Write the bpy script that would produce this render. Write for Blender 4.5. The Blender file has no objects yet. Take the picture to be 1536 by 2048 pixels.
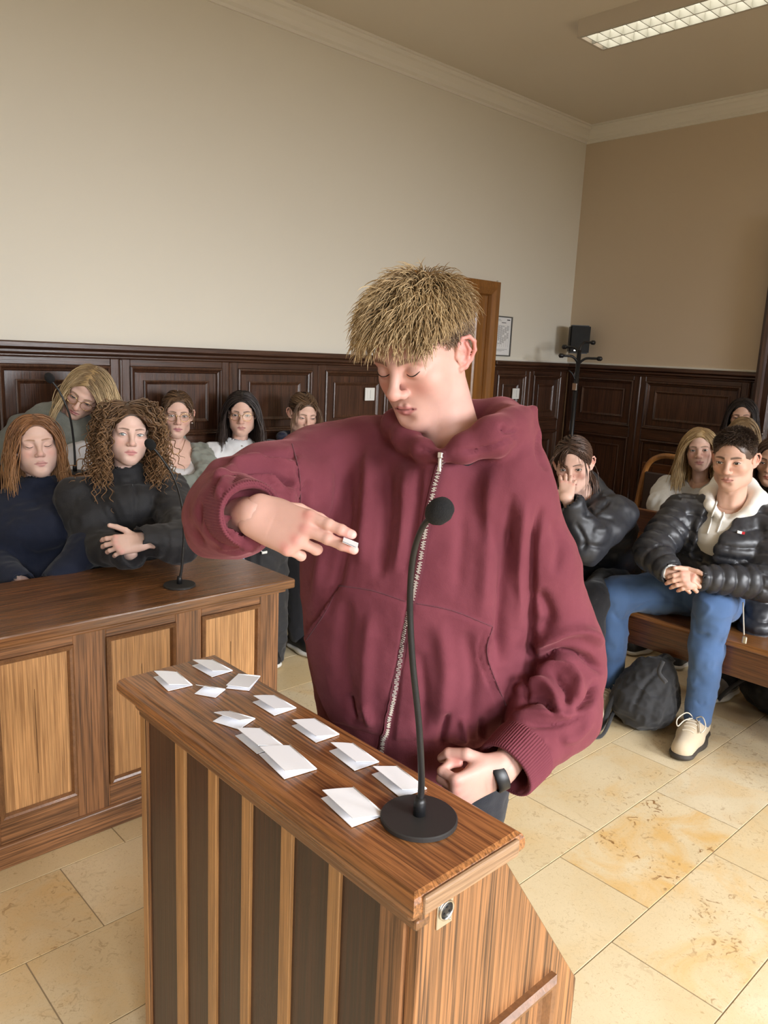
import bpy, bmesh, math, random
import numpy as np
from mathutils import Vector, Matrix
from mathutils.bvhtree import BVHTree

random.seed(7); rng = np.random.default_rng(7)
scene = bpy.context.scene
COL = scene.collection

# ---------------------------------------------------------------- camera
# room frame: +x runs along the left wall away from the viewer, +y towards the left wall, z up
F_PX = 1570.29
CAM = np.array([0.0, 0.0, 1.52])
RT = np.array([0.73189542, -0.67995773, 0.04457103])
UP = np.array([0.10356292, 0.17564601, 0.97899091])
FW = np.array([0.67350116, 0.71190306, -0.19897291])
cam_d = bpy.data.cameras.new('camera')
cam_d.sensor_fit = 'HORIZONTAL'; cam_d.sensor_width = 36.0
cam_d.lens = F_PX / 1536 * 36.0
cam_d.clip_start = 0.02
cam = bpy.data.objects.new('camera', cam_d); COL.objects.link(cam)
cam.matrix_world = Matrix(((RT[0], UP[0], -FW[0], CAM[0]), (RT[1], UP[1], -FW[1], CAM[1]), (RT[2], UP[2], -FW[2], CAM[2]), (0, 0, 0, 1)))
scene.camera = cam

# ---------------------------------------------------------------- world, lights, exposure
world = bpy.data.worlds.new('world'); scene.world = world; world.use_nodes = True
world.node_tree.nodes['Background'].inputs[0].default_value = (0.75, 0.87, 1.0, 1)
world.node_tree.nodes['Background'].inputs[1].default_value = 1.0
vs = scene.view_settings
vs.view_transform = 'Standard'; vs.look = 'None'; vs.gamma = 1.0; vs.use_curve_mapping = False
vs.exposure = 0.06
scene.cycles.max_bounces = 6; scene.cycles.diffuse_bounces = 4; scene.cycles.glossy_bounces = 2; scene.cycles.transmission_bounces = 4; scene.cycles.transparent_max_bounces = 8
scene.cycles.caustics_reflective = False; scene.cycles.caustics_refractive = False
ROOM = dict(x0=-2.6, x1=5.52, y0=-3.3, y1=3.75, zc=3.27)
WINDOWS = [(-1.9, -0.5), (0.5, 1.9), (2.9, 4.3)]     # daylight windows in the wall behind the viewer's right shoulder
def area_light(name, loc, rot, sx, sy, energy, color, spread=180):
    l = bpy.data.lights.new(name, 'AREA'); l.shape = 'RECTANGLE'; l.size = sx; l.size_y = sy
    l.energy = energy; l.color = color; l.spread = math.radians(spread)
    o = bpy.data.objects.new(name, l); COL.objects.link(o); o.location = loc; o.rotation_euler = rot
    return o
for i, (a, b) in enumerate(WINDOWS):
    area_light('window_daylight', ((a + b) / 2, ROOM['y0'] + 0.02, 1.85), (math.radians(90 - 36), 0, 0), b - a - 0.1, 1.7, 128, (0.95, 0.97, 1.0), 95)

# ---------------------------------------------------------------- pixel helpers (photo frame 1536 x 2048)
def ray(px, py): return RT * ((px - 768) / F_PX) - UP * ((py - 1024) / F_PX) + FW
def P(px, py, d): return CAM + ray(px, py) * d                      # d = distance along the optical axis
def PZ(px, py, z): v = ray(px, py); return CAM + v * ((z - CAM[2]) / v[2])
def PX(px, py, x): v = ray(px, py); return CAM + v * (x / v[0])
def PY(px, py, y): v = ray(px, py); return CAM + v * (y / v[1])
def project(pts):
    q = np.asarray(pts, float) - CAM
    z = q @ FW
    return np.stack([768 + F_PX * (q @ RT) / z, 1024 - F_PX * (q @ UP) / z, z], -1)

# ---------------------------------------------------------------- object helpers
def link(name, me, parent=None, mat=None, loc=None):
    o = bpy.data.objects.new(name, me); COL.objects.link(o)
    if mat is not None and me is not None and not me.materials: me.materials.append(mat)
    if parent is not None: o.parent = parent
    if loc is not None: o.location = Vector([float(c) for c in loc])
    return o
def thing(name, label, cat, loc=(0, 0, 0), group=None, rotz=0.0):
    o = bpy.data.objects.new(name, None); COL.objects.link(o); o.location = Vector([float(c) for c in loc])
    o.rotation_euler = (0, 0, rotz); o.empty_display_size = 0.1
    return tag(o, label, cat, group)
def tag(o, label, cat, group=None):
    o['label'] = label; o['category'] = cat
    if group: o['group'] = group
    return o
def structure(o): o['kind'] = 'structure'; return o
def mesh_from(name, verts, faces, smooth=False):
    me = bpy.data.meshes.new(name)
    me.from_pydata([tuple(map(float, v)) for v in verts], [], [tuple(map(int, f)) for f in faces])
    if smooth: me.polygons.foreach_set('use_smooth', [True] * len(me.polygons))
    me.update(); return me
def bm_mesh(name, bm, smooth=False):
    me = bpy.data.meshes.new(name); bm.to_mesh(me); bm.free()
    if smooth: me.polygons.foreach_set('use_smooth', [True] * len(me.polygons))
    return me
_box_cache = {}
def box_mesh(sx, sy, sz, bev=0.0, seg=1, key=''):
    k = (round(sx, 4), round(sy, 4), round(sz, 4), bev, seg, key)
    if k in _box_cache: return _box_cache[k]
    bm = bmesh.new(); bmesh.ops.create_cube(bm, size=1.0)
    bmesh.ops.scale(bm, vec=(sx, sy, sz), verts=bm.verts)
    if bev > 0: bmesh.ops.bevel(bm, geom=bm.edges[:], offset=min(bev, 0.45 * min(sx, sy, sz)), segments=seg, affect='EDGES', profile=0.5)
    me = bm_mesh('box', bm); _box_cache[k] = me
    return me
def wloc(o):
    p = np.zeros(3)
    while o is not None: p = p + np.array(o.location); o = o.parent
    return p
def piece(name, parent, lo, hi, mat, bev=0.002, seg=1):
    """box piece given by world lo/hi corners"""
    a, b = np.minimum(lo, hi).astype(float), np.maximum(lo, hi).astype(float)
    s = b - a; c = (a + b) / 2
    me = box_mesh(*s, bev, seg, mat.name)
    o = link(name, me, parent, mat, c - wloc(parent))
    return o
def tube_mesh(path, radii, n=8, caps=True, name='tube'):
    """swept tube through points with radius per point"""
    path = np.asarray(path, float); m = len(path)
    radii = np.full(m, radii) if np.isscalar(radii) else np.asarray(radii, float)
    T = np.gradient(path, axis=0); T /= np.linalg.norm(T, axis=1)[:, None] + 1e-12
    ref = np.array([0, 0, 1.0]) if abs(T[0][2]) < 0.9 else np.array([1.0, 0, 0])
    N = np.zeros_like(path); v = np.cross(T[0], ref); v /= np.linalg.norm(v); N[0] = v
    for i in range(1, m):
        v = N[i - 1] - T[i] * (N[i - 1] @ T[i]); N[i] = v / (np.linalg.norm(v) + 1e-12)
    B = np.cross(T, N)
    a = np.arange(n) * 2 * math.pi / n
    V = path[:, None] + radii[:, None, None] * (np.cos(a)[None, :, None] * N[:, None] + np.sin(a)[None, :, None] * B[:, None])
    V = V.reshape(-1, 3); Fc = []
    for i in range(m - 1):
        for j in range(n):
            k = (j + 1) % n
            Fc.append((i * n + j, i * n + k, (i + 1) * n + k, (i + 1) * n + j))
    if caps: Fc.append(tuple(range(n - 1, -1, -1))); Fc.append(tuple((m - 1) * n + j for j in range(n)))
    return V, Fc
def tube(name, parent, path, radii, mat, n=8, smooth=True):
    V, Fc = tube_mesh(np.asarray(path, float) - wloc(parent), radii, n)
    return link(name, mesh_from(name, V, Fc, smooth), parent, mat)
def spline(pts, n):
    """Catmull-Rom resample"""
    pts = np.asarray(pts, float); m = len(pts)
    q = np.vstack([2 * pts[0] - pts[1], pts, 2 * pts[-1] - pts[-2]])
    t = np.linspace(0, m - 1 - 1e-9, n); i = t.astype(int); u = (t - i)[:, None]
    p0, p1, p2, p3 = q[i], q[i + 1], q[i + 2], q[i + 3]
    return 0.5 * (2 * p1 + (p2 - p0) * u + (2 * p0 - 5 * p1 + 4 * p2 - p3) * u ** 2 + (3 * p1 - p0 - 3 * p2 + p3) * u ** 3)
def lathe_mesh(name, prof, n=32, smooth=True):
    """profile [(r,z)...] about z"""
    V = []; Fc = []
    a = np.arange(n) * 2 * math.pi / n
    for r, z in prof: V += [(r * math.cos(t), r * math.sin(t), z) for t in a]
    for i in range(len(prof) - 1):
        for j in range(n):
            k = (j + 1) % n; Fc.append((i * n + j, i * n + k, (i + 1) * n + k, (i + 1) * n + j))
    Fc.append(tuple(range(n - 1, -1, -1))); Fc.append(tuple((len(prof) - 1) * n + j for j in range(n)))
    return mesh_from(name, V, Fc, smooth)
def ring_mesh(name, u0, u1, v0, v1, profile, mp):
    """mitred frame: profile [(inset,height)...] swept round a rectangle; mp(u,v,h)->xyz"""
    V = []; Fc = []
    for ins, h in profile:
        for (u, v) in ((u0 + ins, v0 + ins), (u1 - ins, v0 + ins), (u1 - ins, v1 - ins), (u0 + ins, v1 - ins)): V.append(mp(u, v, h))
    for i in range(len(profile) - 1):
        for j in range(4):
            k = (j + 1) % 4; Fc.append((i * 4 + j, i * 4 + k, i * 4 + 4 + k, i * 4 + 4 + j))
    me = mesh_from(name, V, Fc)
    bm = bmesh.new(); bm.from_mesh(me); bmesh.ops.recalc_face_normals(bm, faces=bm.faces); bm.to_mesh(me); bm.free()
    return me

# ---------------------------------------------------------------- materials
def new_mat(name):
    m = bpy.data.materials.new(name); m.use_nodes = True
    return m, m.node_tree, m.node_tree.nodes['Principled BSDF']
def srgb(r, g, b):
    f = lambda c: (c / 255 / 12.92) if c / 255 <= 0.04045 else ((c / 255 + 0.055) / 1.055) ** 2.4
    return (f(r), f(g), f(b), 1.0)
def plain(name, col, rough=0.5, metal=0.0, spec=0.5, bump=0.0, bscale=200.0, sheen=0.0, var=0.0, vscale=6.0, coat=0.0, attr=None):
    m, nt, b = new_mat(name)
    b.inputs['Base Color'].default_value = col; b.inputs['Roughness'].default_value = rough
    b.inputs['Metallic'].default_value = metal; b.inputs['Specular IOR Level'].default_value = spec
    b.inputs['Sheen Weight'].default_value = sheen; b.inputs['Coat Weight'].default_value = coat
    tc = nt.nodes.new('ShaderNodeTexCoord')
    src = None
    if attr:
        a = nt.nodes.new('ShaderNodeAttribute'); a.attribute_name = attr; src = a.outputs['Color']
        nt.links.new(src, b.inputs['Base Color'])
    if var > 0:
        n = nt.nodes.new('ShaderNodeTexNoise'); n.inputs['Scale'].default_value = vscale; n.inputs['Detail'].default_value = 4
        nt.links.new(tc.outputs['Object'], n.inputs['Vector'])
        mr = nt.nodes.new('ShaderNodeMapRange'); mr.inputs[3].default_value = 1 - var; mr.inputs[4].default_value = 1 + var
        nt.links.new(n.outputs['Fac'], mr.inputs[0])
        mx = nt.nodes.new('ShaderNodeVectorMath'); mx.operation = 'SCALE'
        if src is not None: nt.links.new(src, mx.inputs[0])
        else: mx.inputs[0].default_value = col[:3]
        nt.links.new(mr.outputs[0], mx.inputs['Scale']); nt.links.new(mx.outputs[0], b.inputs['Base Color'])
    if bump > 0:
        n = nt.nodes.new('ShaderNodeTexNoise'); n.inputs['Scale'].default_value = bscale; n.inputs['Detail'].default_value = 3
        nt.links.new(tc.outputs['Object'], n.inputs['Vector'])
        bp = nt.nodes.new('ShaderNodeBump'); bp.inputs['Strength'].default_value = bump; bp.inputs['Distance'].default_value = 0.002
        nt.links.new(n.outputs['Fac'], bp.inputs['Height']); nt.links.new(bp.outputs[0], b.inputs['Normal'])
    return m
def wood(name, light, dark, axis='z', rough=0.35, fine=70.0, along=2.2, contrast=0.5, coat=0.15, spec=0.5, wander=0.35):
    """oak-like grain running along an object axis"""
    m, nt, b = new_mat(name); N = nt.nodes; L = nt.links
    tc = N.new('ShaderNodeTexCoord'); oi = N.new('ShaderNodeObjectInfo')
    off = N.new('ShaderNodeVectorMath'); off.operation = 'SCALE'; off.inputs[0].default_value = (7.1, 3.3, 5.7)
    L.new(oi.outputs['Random'], off.inputs['Scale'])
    ad = N.new('ShaderNodeVectorMath'); ad.operation = 'ADD'; L.new(tc.outputs['Object'], ad.inputs[0]); L.new(off.outputs[0], ad.inputs[1])
    fine *= 2.7; along *= 2.2
    def aniso(across, al):
        v = N.new('ShaderNodeVectorMath'); v.operation = 'MULTIPLY'
        s = [across] * 3; s['xyz'.index(axis)] = al; v.inputs[1].default_value = s
        L.new(ad.outputs[0], v.inputs[0]); return v.outputs[0]
    n1 = N.new('ShaderNodeTexNoise'); n1.inputs['Scale'].default_value = 1; n1.inputs['Detail'].default_value = 5; n1.inputs['Distortion'].default_value = wander
    L.new(aniso(fine, along), n1.inputs['Vector'])
    n2 = N.new('ShaderNodeTexNoise'); n2.inputs['Scale'].default_value = 1; n2.inputs['Detail'].default_value = 3; n2.inputs['Distortion'].default_value = 1.2
    L.new(aniso(fine * 0.10, along * 0.40), n2.inputs['Vector'])
    n3 = N.new('ShaderNodeTexNoise'); n3.inputs['Scale'].default_value = 1; n3.inputs['Detail'].default_value = 2
    L.new(aniso(fine * 3.0, along * 4), n3.inputs['Vector'])
    r1 = N.new('ShaderNodeValToRGB'); e = r1.color_ramp.elements
    e[0].position = 0.5 - 0.14; e[0].color = (0, 0, 0, 1); e[1].position = 0.5 + 0.10; e[1].color = (1, 1, 1, 1)
    L.new(n1.outputs['Fac'], r1.inputs[0])
    mx = N.new('ShaderNodeMix'); mx.data_type = 'RGBA'; mx.inputs['A'].default_value = dark; mx.inputs['B'].default_value = light
    mrr = N.new('ShaderNodeMapRange'); mrr.inputs[3].default_value = 1 - contrast; mrr.inputs[4].default_value = 1.0
    L.new(r1.outputs[0], mrr.inputs[0]); L.new(mrr.outputs[0], mx.inputs['Factor'])
    mr = N.new('ShaderNodeMapRange'); mr.inputs[1].default_value = 0.3; mr.inputs[2].default_value = 0.7; mr.inputs[3].default_value = 0.78; mr.inputs[4].default_value = 1.15
    L.new(n2.outputs['Fac'], mr.inputs[0])
    mr3 = N.new('ShaderNodeMapRange'); mr3.inputs[1].default_value = 0.3; mr3.inputs[2].default_value = 0.7; mr3.inputs[3].default_value = 0.86; mr3.inputs[4].default_value = 1.1
    L.new(n3.outputs['Fac'], mr3.inputs[0])
    pr = N.new('ShaderNodeMath'); pr.operation = 'MULTIPLY'; L.new(mr.outputs[0], pr.inputs[0]); L.new(mr3.outputs[0], pr.inputs[1])
    sc = N.new('ShaderNodeVectorMath'); sc.operation = 'SCALE'; L.new(mx.outputs['Result'], sc.inputs[0]); L.new(pr.outputs[0], sc.inputs['Scale'])
    L.new(sc.outputs[0], b.inputs['Base Color'])
    bp = N.new('ShaderNodeBump'); bp.inputs['Strength'].default_value = 0.25; bp.inputs['Distance'].default_value = 0.0008
    L.new(r1.outputs[0], bp.inputs['Height']); L.new(bp.outputs[0], b.inputs['Normal'])
    b.inputs['Roughness'].default_value = rough; b.inputs['Coat Weight'].default_value = coat; b.inputs['Coat Roughness'].default_value = 0.25
    b.inputs['Specular IOR Level'].default_value = spec
    return m
# ================================================================ THE ROOM
X0, X1, Y0, Y1, ZC = ROOM['x0'], ROOM['x1'], ROOM['y0'], ROOM['y1'], ROOM['zc']
M_plaster_shade = plain('plaster_shade_tint', srgb(216, 200, 178), 0.9, spec=0.2, bump=0.06, bscale=160, var=0.02, vscale=2)  # right wall's weaker, warmer light put into the plaster colour
M_plaster = plain('plaster', srgb(232, 227, 214), 0.9, spec=0.2, bump=0.06, bscale=160, var=0.015, vscale=2)
M_ceil = plain('ceiling_paint', srgb(228, 220, 206), 0.9, spec=0.2)
M_cornice = plain('cornice_paint', srgb(240, 236, 226), 0.8, spec=0.3)
W_dark = wood('dark_oak_vertical', srgb(84, 54, 38), srgb(40, 24, 17), 'z', 0.32, 60, 2.0, 0.75, 0.25)
W_darkx = wood('dark_oak_along_x', srgb(84, 54, 38), srgb(40, 24, 17), 'x', 0.32, 60, 2.0, 0.75, 0.25)
W_darky = wood('dark_oak_along_y', srgb(84, 54, 38), srgb(40, 24, 17), 'y', 0.32, 60, 2.0, 0.75, 0.25)
W_top = wood('desk_top_oak', srgb(132, 90, 56), srgb(72, 46, 28), 'x', 0.24, 75, 2.5, 0.7, 0.4)
W_mid = wood('oak_frame_vertical', srgb(150, 104, 68), srgb(70, 45, 28), 'z', 0.4, 70, 2.0, 0.85, 0.15)
W_midx = wood('oak_frame_horizontal', srgb(150, 104, 68), srgb(70, 45, 28), 'x', 0.4, 70, 2.0, 0.85, 0.15)
W_light = wood('light_oak_panel', srgb(206, 156, 104), srgb(140, 96, 58), 'z', 0.42, 90, 2.0, 0.7, 0.15)
W_mould = wood('oak_moulding', srgb(128, 88, 56), srgb(92, 60, 38), 'z', 0.35, 40, 20.0, 0.35, 0.25)
W_mouldy = wood('oak_moulding_y', srgb(128, 88, 56), srgb(80, 52, 32), 'y', 0.35, 60, 2.0, 0.6, 0.25)
W_ltop = wood('lectern_top_oak', srgb(164, 108, 62), srgb(80, 48, 26), 'y', 0.26, 95, 3.0, 0.8, 0.4)
W_ledge = wood('worn_oak_edge', srgb(160, 128, 98), srgb(104, 76, 54), 'x', 0.5, 90, 3.0, 0.6, 0.05)
W_ldark = wood('lectern_dark_board', srgb(64, 36, 23), srgb(30, 17, 11), 'z', 0.4, 70, 1.6, 0.7, 0.2)
W_lslat = wood('lectern_light_slat', srgb(176, 130, 82), srgb(120, 82, 48), 'z', 0.42, 90, 2.0, 0.5, 0.15)
W_lside = wood('lectern_side_oak', srgb(156, 108, 68), srgb(62, 39, 24), 'z', 0.42, 62, 1.2, 0.95, 0.12, wander=0.9)
W_bench = wood('bench_wood', srgb(104, 62, 34), srgb(56, 31, 18), 'y', 0.3, 60, 2.0, 0.7, 0.35)
W_bseat = wood('bench_seat_wood', srgb(150, 98, 50), srgb(92, 56, 28), 'y', 0.28, 60, 2.0, 0.7, 0.4)
W_door = wood('door_wood', srgb(158, 106, 52), srgb(120, 76, 34), 'z', 0.35, 55, 1.6, 0.6, 0.3)
M_black = plain('black_metal', srgb(26, 26, 28), 0.42)
M_blackm = plain('black_matt_metal', srgb(46, 44, 43), 0.5, spec=0.4)
M_foam = plain('black_foam', srgb(22, 22, 24), 0.95, bump=1.0, bscale=900)
M_white = plain('white_plastic', srgb(236, 236, 232), 0.4)
M_chrome = plain('brushed_metal', srgb(206, 204, 198), 0.28, metal=1.0)

# floor: mortar bed and single limestone slabs
def stone_mat():
    m, nt, b = new_mat('jura_limestone'); N = nt.nodes; L = nt.links
    tc = N.new('ShaderNodeTexCoord'); oi = N.new('ShaderNodeObjectInfo'); sp = N.new('ShaderNodeSeparateColor'); L.new(oi.outputs['Color'], sp.inputs[0])
    off = N.new('ShaderNodeVectorMath'); off.operation = 'SCALE'; off.inputs[0].default_value = (37.0, 21.0, 11.0); L.new(sp.outputs[2], off.inputs['Scale'])
    ad = N.new('ShaderNodeVectorMath'); ad.operation = 'ADD'; L.new(tc.outputs['Object'], ad.inputs[0]); L.new(off.outputs[0], ad.inputs[1])
    def noise(scale, detail, dist=0.0, rough=0.5):
        n = N.new('ShaderNodeTexNoise'); n.inputs['Scale'].default_value = scale; n.inputs['Detail'].default_value = detail
        n.inputs['Distortion'].default_value = dist; n.inputs['Roughness'].default_value = rough; L.new(ad.outputs[0], n.inputs['Vector']); return n.outputs['Fac']
    def ramp(f, p0, p1, c0=0.0, c1=1.0):
        r = N.new('ShaderNodeMapRange'); r.inputs[1].default_value = p0; r.inputs[2].default_value = p1; r.inputs[3].default_value = c0; r.inputs[4].default_value = c1
        L.new(f, r.inputs[0]); return r.outputs[0]
    def mul(a, bb):
        k = N.new('ShaderNodeMath'); k.operation = 'MULTIPLY'
        for i, q in enumerate((a, bb)):
            if isinstance(q, (int, float)): k.inputs[i].default_value = q
            else: L.new(q, k.inputs[i])
        return k.outputs[0]
    def mix(f, a, bb):
        x = N.new('ShaderNodeMix'); x.data_type = 'RGBA'; L.new(f, x.inputs['Factor'])
        for s, q in (('A', a), ('B', bb)):
            if isinstance(q, tuple): x.inputs[s].default_value = q
            else: L.new(q, x.inputs[s])
        return x.outputs['Result']
    base = mix(ramp(noise(3.0, 5, 0.4), 0.35, 0.65), srgb(208, 187, 146), srgb(224, 207, 172))
    tone = mix(sp.outputs[0], srgb(212, 186, 140), srgb(222, 208, 180))
    col = N.new('ShaderNodeMix'); col.data_type = 'RGBA'; col.inputs['Factor'].default_value = 0.5; L.new(base, col.inputs['A']); L.new(tone, col.inputs['B'])
    c = col.outputs['Result']
    # yellow-brown clouds, on some slabs more than on others
    amount = sp.outputs[1]
    cloud = mul(ramp(noise(5.0, 6, 0.9, 0.62), 0.46, 0.66), amount)
    c = mix(mul(cloud, 0.75), c, srgb(214, 168, 92))
    fleck = mul(ramp(noise(30, 5, 1.4, 0.6), 0.57, 0.64), ramp(noise(4.6, 3, 0.5), 0.46, 0.58))
    c = mix(mul(mul(fleck, amount), 0.9), c, srgb(132, 88, 40))
    speck = ramp(noise(60, 4, 2.0, 0.6), 0.60, 0.70)
    c = mix(mul(speck, 0.5), c, srgb(164, 132, 86))
    vein = ramp(noise(34, 2, 3.0), 0.485, 0.5); vein2 = ramp(noise(34, 2, 3.0), 0.515, 0.5)
    c = mix(mul(mul(vein, vein2), 0.30), c, srgb(150, 128, 96))
    L.new(c, b.inputs['Base Color'])
    b.inputs['Roughness'].default_value = 0.42; b.inputs['Specular IOR Level'].default_value = 0.35
    bp = N.new('ShaderNodeBump'); bp.inputs['Strength'].default_value = 0.12; bp.inputs['Distance'].default_value = 0.001
    L.new(noise(90, 4), bp.inputs['Height']); L.new(bp.outputs[0], b.inputs['Normal'])
    return m
M_stone = stone_mat()
M_grout = plain('grout', srgb(150, 132, 104), 0.9)
floor = structure(link('floor', box_mesh(X1 - X0, Y1 - Y0, 0.05, 0, 1, 'grout'), None, M_grout, ((X0 + X1) / 2, (Y0 + Y1) / 2, -0.0265)))
TW, TH, JT = 0.60, 0.3035, 0.0035
tile_me = box_mesh(TW - JT, TH - JT, 0.02, 0.0005, 1, 'tile'); tile_me.materials.append(M_stone)
row0 = 0.882
for r in range(-6, 10):
    ya = row0 + r * TH
    off = 0.145 + 0.2 * (r % 3)
    for c in range(-2, 9):
        xa = off - 0.6 + c * TW
        if xa + TW > X1 + 0.02 or ya + TH > Y1 + 0.03 or xa < -1.1: continue
        if (xa + TW / 2) * FW[0] + (ya + TH / 2) * FW[1] < -0.35: continue
        t = link('tile', tile_me, floor, None); am_ = {(0, 4): 1.0, (-1, 3): 0.8, (3, 1): 0.55, (0, 5): 0.45, (1, 4): 0.5}.get((r, c), 0.12 + 0.33 * random.random() ** 2); t.color = (random.random(), am_, random.random(), 1); t.location = Vector((xa + TW / 2, ya + TH / 2, -0.01)) - floor.location

# walls
wall_left = structure(link('wall_left', box_mesh(X1 - X0 + 0.4, 0.2, ZC, 0, 1, 'pl'), None, M_plaster, ((X0 + X1) / 2, Y1 + 0.1, ZC / 2)))
wall_right = structure(link('wall_right', box_mesh(0.2, Y1 - Y0 + 0.4, ZC, 0, 1, 'pl2'), None, M_plaster_shade, (X1 + 0.1, (Y0 + Y1) / 2, ZC / 2)))
wall_back = structure(link('wall_back', box_mesh(0.2, Y1 - Y0 + 0.4, ZC, 0, 1, 'pl'), None, M_plaster, (X0 - 0.1, (Y0 + Y1) / 2, ZC / 2)))
ceiling = structure(link('ceiling', box_mesh(X1 - X0 + 0.4, Y1 - Y0 + 0.4, 0.1, 0, 1, 'ce'), None, M_ceil, ((X0 + X1) / 2, (Y0 + Y1) / 2, ZC + 0.05)))
# window wall behind the viewer: piers, parapet, lintel in one wall, three windows in it
bm = bmesh.new()
def bmbox(bm, lo, hi):
    r = bmesh.ops.create_cube(bm, size=1.0)['verts']; lo = np.array(lo, float); hi = np.array(hi, float)
    bmesh.ops.scale(bm, vec=hi - lo, verts=r); bmesh.ops.translate(bm, vec=(lo + hi) / 2, verts=r)
edges = [X0 - 0.2] + [e for w in WINDOWS for e in w] + [X1 + 0.2]
for i in range(0, len(edges), 2): bmbox(bm, (edges[i], Y0 - 0.2, 0), (edges[i + 1], Y0, ZC))
for a, b in WINDOWS:
    bmbox(bm, (a, Y0 - 0.2, 0), (b, Y0, 0.95)); bmbox(bm, (a, Y0 - 0.2, 2.75), (b, Y0, ZC))
structure(link('wall_front', bm_mesh('wall_front', bm), None, M_plaster))
m_glass, nt, gb = new_mat('window_glass'); gb.inputs['Transmission Weight'].default_value = 1.0; gb.inputs['Roughness'].default_value = 0.0; gb.inputs['IOR'].default_value = 1.05
for i, (a, b) in enumerate(WINDOWS):
    w = structure(link('window_%d' % (i + 1), ring_mesh('window_frame', a, b, 0.95, 2.75, [(0, 0), (0, 0.06), (0.06, 0.06), (0.06, 0)], lambda u, v, h: (u, Y0 - 0.16 + h, v)), None, M_white))
    piece('pane', w, (a + 0.06, Y0 - 0.135, 1.01), (b - 0.06, Y0 - 0.13, 2.69), m_glass, 0)
    piece('mullion', w, ((a + b) / 2 - 0.03, Y0 - 0.16, 1.01), ((a + b) / 2 + 0.03, Y0 - 0.10, 2.69), M_white)

# cornice mouldings, swept along the walls
def cornice(name, p0, p1, nrm):
    prof = [(0, -0.11), (0.012, -0.11), (0.012, -0.095), (0.03, -0.085), (0.035, -0.06), (0.06, -0.035), (0.075, -0.03), (0.08, -0.012), (0.095, -0.012), (0.095, 0), (0, 0)]
    V = []; n = np.array(nrm, float)
    for s, q in ((0, p0), (1, p1)):
        for o, z in prof: V.append(np.array(q, float) + n * o + np.array([0, 0, z]) + (np.array(p1, float) - np.array(p0, float)) / np.linalg.norm(np.array(p1) - np.array(p0)) * (-o if s else 0))
    k = len(prof); Fc = [(i, (i + 1) % k, k + (i + 1) % k, k + i) for i in range(k)]
    return structure(link(name, mesh_from(name, V, Fc), None, M_cornice))
cornice('trim_1', (X0, Y1, ZC), (X1, Y1, ZC), (0, -1, 0))
cornice('trim_2', (X1, Y0, ZC), (X1, Y1, ZC), (-1, 0, 0))

# ---------------------------------------------------------------- wainscot
M_edge_gleam = plain('white_edge_and_gleam', srgb(236, 232, 222), 0.5)
PROF_OUT = [(0, 0), (0.0, 0.020), (0.008, 0.024), (0.014, 0.020), (0.018, 0.012), (0.026, 0.008), (0.030, 0.0)]
PROF_IN = [(0, 0), (0.0, 0.007), (0.006, 0.010), (0.012, 0.006), (0.020, 0.002)]
def wainscot(name, bays, mp, axis, width_range, matr, zsplit=1.0, blocks=()):
    """bays: list of (a,b) along the wall; mp(u,z,h) -> world with h out of the wall"""
    root = structure(link(name, None)) if False else None
    a0, a1 = width_range
    bmk = bmesh.new(); lo = np.array(mp(a0, 0.0, 0.0)); hi = np.array(mp(a1, 1.46, 0.012)); bmbox(bmk, np.minimum(lo, hi), np.maximum(lo, hi))
    root = structure(link(name, bm_mesh(name, bmk), None, W_dark))
    def pc(nm, u0, u1, z0, z1, h0, h1, mat, bev=0.003): return piece(nm, root, mp(u0, z0, h0), mp(u1, z1, h1), mat, bev)
    pc('cap', a0, a1, 1.47, 1.50, 0.0, 0.062, matr, 0.006); pc('cap_moulding', a0, a1, 1.445, 1.47, 0.0, 0.045, matr, 0.008); pc('frieze_bead', a0, a1, 1.432, 1.445, 0.0, 0.030, matr, 0.004)
    pc('skirting', a0, a1, 0.0, 0.13, 0.0, 0.035, matr)
    for (u0, u1) in bays:
        zt, zm0, zm1, zb = 1.432, zsplit - 0.035, zsplit + 0.045, 0.13
        st = 0.05
        for (s0, s1) in ((u0 + 0.004, u0 + st), (u1 - st, u1 - 0.004)): pc('stile', s0, s1, zb, zt, 0.012, 0.027, W_dark)
        for (z0, z1) in ((zt - 0.035, zt), (zm0, zm1), (zb, zb + 0.06)): pc('rail', u0 + st, u1 - st, z0, z1, 0.012, 0.026, matr)
        pc('batten', u0 - 0.010, u0 + 0.010, zb, zt, 0.012, 0.036, W_dark, 0.006)
        for (z0, z1) in ((zm1, zt - 0.035), (zb + 0.06, zm0)):
            link('moulding', ring_mesh('moulding', u0 + st, u1 - st, z0, z1, [(i, h + 0.014) for i, h in PROF_OUT], mp), root, W_dark)
            ins = 0.075
            pn = link('panel', ring_mesh('panel', u0 + st + ins, u1 - st - ins, z0 + ins * .9, z1 - ins * .9, [(0, 0.012)] + [(i, h + 0.014) for i, h in PROF_IN] + [(min(u1 - u0 - 2 * (st + ins), z1 - z0 - 1.8 * ins) / 2 - 0.001, 0.016)], mp), root, W_dark)
    return root
DX0, DX1 = 3.62, 4.545                  # door in the left wall, with its frame
mpL = lambda u, z, h: (u, Y1 - h, z)
mpR = lambda u, z, h: (X1 - h, u, z)
lb = [1.71 - 0.613 * k for k in (3, 2, 1, 0)] + [2.33, 2.94, 3.56]
wainscot('trim_3', list(zip(lb[:-1], lb[1:])), mpL, 'x', (-0.6, DX0), W_darkx)
wainscot('trim_4', [(4.56, 5.0), (5.0, 5.46)], mpL, 'x', (DX1 + 0.005, X1), W_darkx)
wainscot('trim_5', [(3.07, 3.70), (2.26, 3.07)], mpR, 'y', (2.20, Y1 - 0.03), W_darky)
structure(piece('trim_6', None, (X1 - 0.02, 2.20, 1.5), (X1, Y1, 1.514), M_edge_gleam, 0.002))  # light caught along the cap, added as a white strip
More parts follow.
